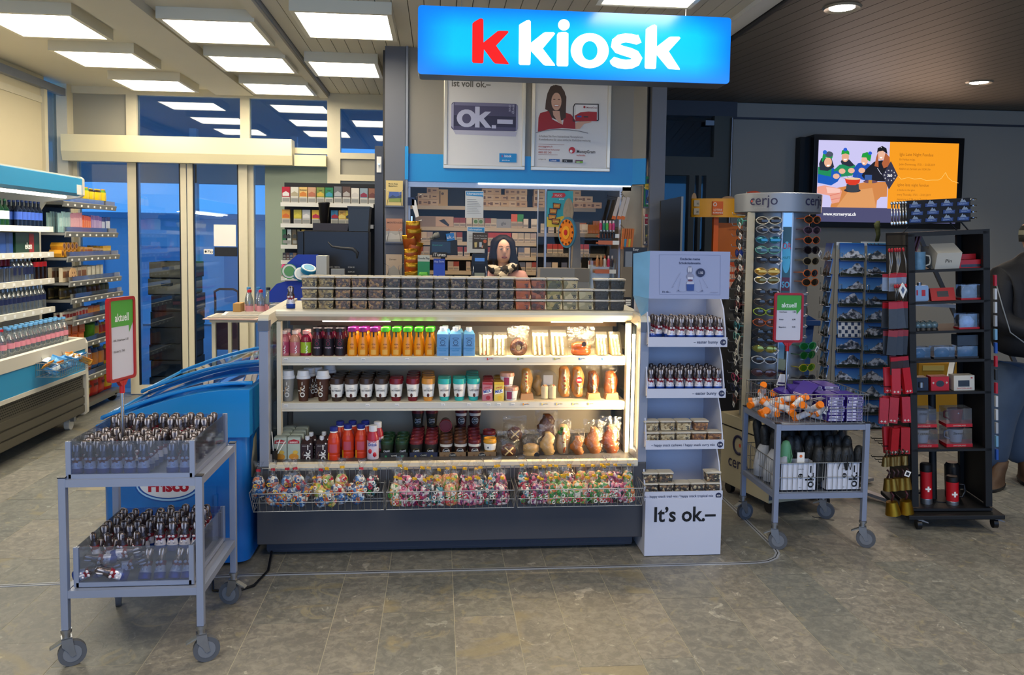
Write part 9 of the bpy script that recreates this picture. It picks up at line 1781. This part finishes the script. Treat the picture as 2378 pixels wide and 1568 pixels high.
q=MB();q.box(-.055,.055,0,.07,0,.085,0);q.box(-.032,.028,-.001,0,.022,.058,1);q.box(.035,.045,-.001,0,.068,.074,2);q.text('SWITZERLAND',0,.008,.012,2,-.001);K_(q,'gift_box',[BXW,GLS,SR],(.30,.03,ZS[4]),'white souvenir box with dark picture on the fifth shelf','box')
def mugbox(x,z,c,lab,tx='',txc='#2a2a2c'):
 tt=E('boxed_mug',lab,'boxed mug',K(x,.04,z),rot=tuple(RE));q=MB();q.box(-.068,.068,0,.10,.008,.105);q.build('clear_box',ACRYL,tt);q=MB();q.box(-.07,.07,-.002,.102,0,.018);q.text('SWITZERLAND',0,.005,.010,1,-.003);q.build('base',[SR,BXW],tt)
 q=MB();q.lathe([(.001,.02),(.030,.02),(.042,.095),(.040,.095),(.028,.026)],18,(0,.05,0));q.tube([(-.036,.05,.085),(-.060,.05,.08),(-.062,.05,.05),(-.033,.05,.035)],.005,6);m_=q.build('mug',mat('mgb'+c,c,.35),tt)
 q=MB();q.text(tx,0,.07,.017,0,.008,.03,1);q.build('print',fl(txc),m_)
mugbox(.09,ZS[5],'#a8aaac','clear boxed white mug, left one of the lower row on the sixth shelf','\u2665 ZERMATT');mugbox(.275,ZS[5],'#a4a6aa','clear boxed white mug, right one of the lower row on the sixth shelf','Zermatt');mugbox(.085,ZS[5]+.115,'#8a8c90','clear boxed grey mug, left one of the upper row','ZERM');mugbox(.275,ZS[5]+.115,'#7a1420','clear boxed dark red mug with cross, upper right','+','#c8c4c0')
def thermo(x,y,r,h,lab,hs,tall):
 tt=E('thermos_mug',lab,'mug',K(x,y,ZS[6]),rot=tuple(RE));q=MB();q.lathe([(.001,0),(r,0),(r,h*.12),(r*.98,h*.13)],18,m=1);q.lathe([(r*.98,h*.13),(r*.98,h*.80)],18,m=0);q.lathe([(r,h*.80),(r*1.02,h*.84),(r*1.0,h*.97),(r*.8,h),(.001,h)],18,m=2);q.build('body',[SR,STEEL,BLACK],tt)
 q=MB();rr=r+.001;q.wrap(-.016,.016,h*.36,h*.36+.010,rr);q.wrap(-.005,.005,h*.36-.011,h*.36+.021,rr);q.build('cross',PAPER,tt)
 q=MB();q.tube([(hs*r,0,h*.7),(hs*(r+.03),0,h*.68),(hs*(r+.035),0,h*.45),(hs*(r+.02),0,h*.25),(hs*r,0,h*.25)],.007,6);q.build('handle',BLACK,tt)
thermo(.115,.10,.032,.235,'tall red thermos cup with white cross and black lid on the bottom shelf',-1,1);thermo(.25,.08,.034,.165,'shorter red thermos mug with white cross on the bottom shelf',1,0)
q=MB();q.lathe([(.001,0),(.04,0),(.042,.19),(.03,.21),(.001,.21)],18);K_(q,'thermos_mug',[mat('dark_mug','#151619',.3)],(.30,.20,ZS[6]),'black mug behind the shorter red thermos mug','mug')
# hooks and hanging souvenirs on the left side
q=MB();q.tube([(0,0,0),(-.16,-.03,.012),(-.165,-.03,.022)],.0025,4);hkm=q.mesh('hook',BLACK)
for z in(1.60,1.44,1.28,1.12,.98,.80,.64,.46,.35):
 for y in(.02,.08,.14,.20):o=bpy.data.objects.new('hook',hkm);COL.objects.link(o);o.parent=t;o.location=(0,y,z)
def hang(n,z,h,w_,c,c2,lab,nm,cat,grp,x0=-.03,dx=-.016,y=.02,met=0,kind='card'):
 for i in range(n):
  q=MB();yy=y-.03*(i/n)+(.05*(i%2)if kind in('box','card')else 0)
  if kind=='card':q.box(-w_*.4,w_*.4,-.004,.004,-h,-.01,0);q.box(-w_*.4,w_*.4,-.0045,.0045,-h*.3,-.01,1)
  elif kind=='box':q.box(-.023,.023,-.012,.012,-h,-.01,0);q.box(.002,.014,-.013,-.012,-h+.012,-h+.016,1);q.box(.006,.010,-.013,-.012,-h+.008,-h+.020,1);q.box(-.016,-.004,-.013,-.012,-h+.012,-h+.016,1);q.box(-.012,-.008,-.013,-.012,-h+.008,-h+.020,1)
  elif kind=='strap':q.tube([(0,0,-.012),(.002,-w_*.3,-h*.5),(0,0,-h),(.002,w_*.3,-h*.5),(0,0,-.012)],.004,5);q.ball((0,-.004,-.02),.008,.006,.012,8,5,1)
  elif kind=='bell':q.lathe([(.001,-h*.45),(w_*.35,-h*.48),(w_*.5,-h),(w_*.46,-h)],14,m=0);q.tube([(0,0,-h*.45),(0.01,-.01,-h*.2),(0,0,-.01)],.006,5,1)
  K_(q,nm,[mat('hg'+c,c,.35,met,noise=.2,scale=50),mat('hg'+c2,c2,.4)],(x0+dx*i,yy-.02,z),lab+', %s from the rack'%ORD[i],cat,grp,rot=(RN.uniform(-.1,.1),RN.uniform(-.1,.1),RN.uniform(-.3,.3)))
hang(6,1.60,.17,.04,'#8a8c90','#a81420','silver carabiner strap on the top hooks','key_ring','key ring','silver straps',met=.7,kind='strap')
hang(6,1.46,.11,.05,'#8a8c90','#b01420','red and silver keyring card on the second hooks','key_ring','key ring','red keyrings');hang(5,1.40,.10,.03,'#7a7c80','#a81420','small metal keyring below the red cards','key_ring','key ring','metal keyrings',y=-.01,met=.7,kind='strap')
hang(6,1.30,.16,.06,'#3a3e44','#b01828','grey packed souvenir with red header','hanging_pack','pack','grey packs');hang(6,1.14,.15,.06,'#2a2e36','#8a2028','dark packed souvenir with narrow red header','hanging_pack','pack','dark packs');hang(5,.99,.11,.05,'#3a2e30','#a82030','brown bracelet card on the middle hooks','hanging_pack','pack','bracelet cards')
hang(4,.925,.155,.055,'#b01420','#d8d0c8','red pocket knife box on the upper red row','knife_box','box','red knife boxes upper row',dx=-.027,kind='box');hang(5,.76,.155,.055,'#a8141e','#d8d0c8','red pocket knife box on the middle red row','knife_box','box','red knife boxes middle row',dx=-.030,kind='box');hang(4,.585,.16,.055,'#a8141e','#d8d0c8','red pocket knife box on the lower red row','knife_box','box','red knife boxes lower row',dx=-.031,kind='box')
hang(7,.46,.10,.035,'#8a7040','#3a2c20','small brass bell on the upper bell hooks','cow_bell','bell','small brass bells',dx=-.020,met=.8,kind='bell');hang(5,.35,.13,.05,'#8a6a2a','#3a2428','dark brass bell with ribbon on the lower hooks','cow_bell','bell','ribbon bells',dx=-.028,met=.8,kind='bell')
hang(2,.225,.14,.085,'#a07820','#4a2028','large golden bell at the bottom left of the rack','cow_bell','bell','large golden bells',x0=-.045,dx=-.085,y=0,met=.9,kind='bell')
q=MB();q.box(-.014,.014,-.001,.001,-.016,.016,0);q.box(-.008,.008,-.0018,-.001,-.009,.009,1);K_(q,'price_tag',[PAPER,BLACK],(-.05,-.075,.33),'square white price tag on the lower bells','tag',rot=(0,.4,0))
q=MB();q.prism([(0,.04),(.022,0),(0,-.05),(-.022,0)],-.003,.003,0);q.prism([(0,.02),(.010,0),(0,-.025),(-.010,0)],-.004,.0035,1);K_(q,'key_ring',[PAPER,mat('lozenge','#4a5a7a',.4)],(-.055,-.06,1.36),'white lozenge-shaped keyring in front of the metal keyrings','key ring')
# beads and small hangers on the right outer side
for i in range(14):
 z=1.42-i*.075;q=MB();q.box(-.006,.006,-.01,.01,-.06,0);c=['#a82030','#b8bcc0','#b8bcc0','#9aa0a8','#6a98b8','#1f4a9a','#a81c2c','#2a2c30'][i%8];K_(q,'key_ring',[mat('rt'+c,c,.4)],(W+.02,-.01,z),'narrow souvenir hanging on the right outer edge of the rack, %s from the top'%ORD[i],'key ring','right edge souvenirs')
 # ---------------------------------------------------------------- labels: alike neighbours told apart by their order in view
def view_x(o):
 v=o.matrix_world.translation-cam.matrix_world.translation;return v.dot(AX)/max(v.dot(AF),.01)
bpy.context.view_layer.update();by={}
for o in COL.objects:
 if not o.parent and o.get('label'):by.setdefault(o['label'],[]).append(o)
for lb,os_ in by.items():
 if 1<len(os_)<=20:
  for i,o in enumerate(sorted(os_,key=view_x)):o['label']=lb+', '+ORD[i]+' from left'
for o in COL.objects:
 lb=o.get('label')
 while lb and len(lb.split())>15 and ' the ' in lb:
  a,b_=lb.rsplit(' the ',1);lb=a+' '+b_;o['label']=lb
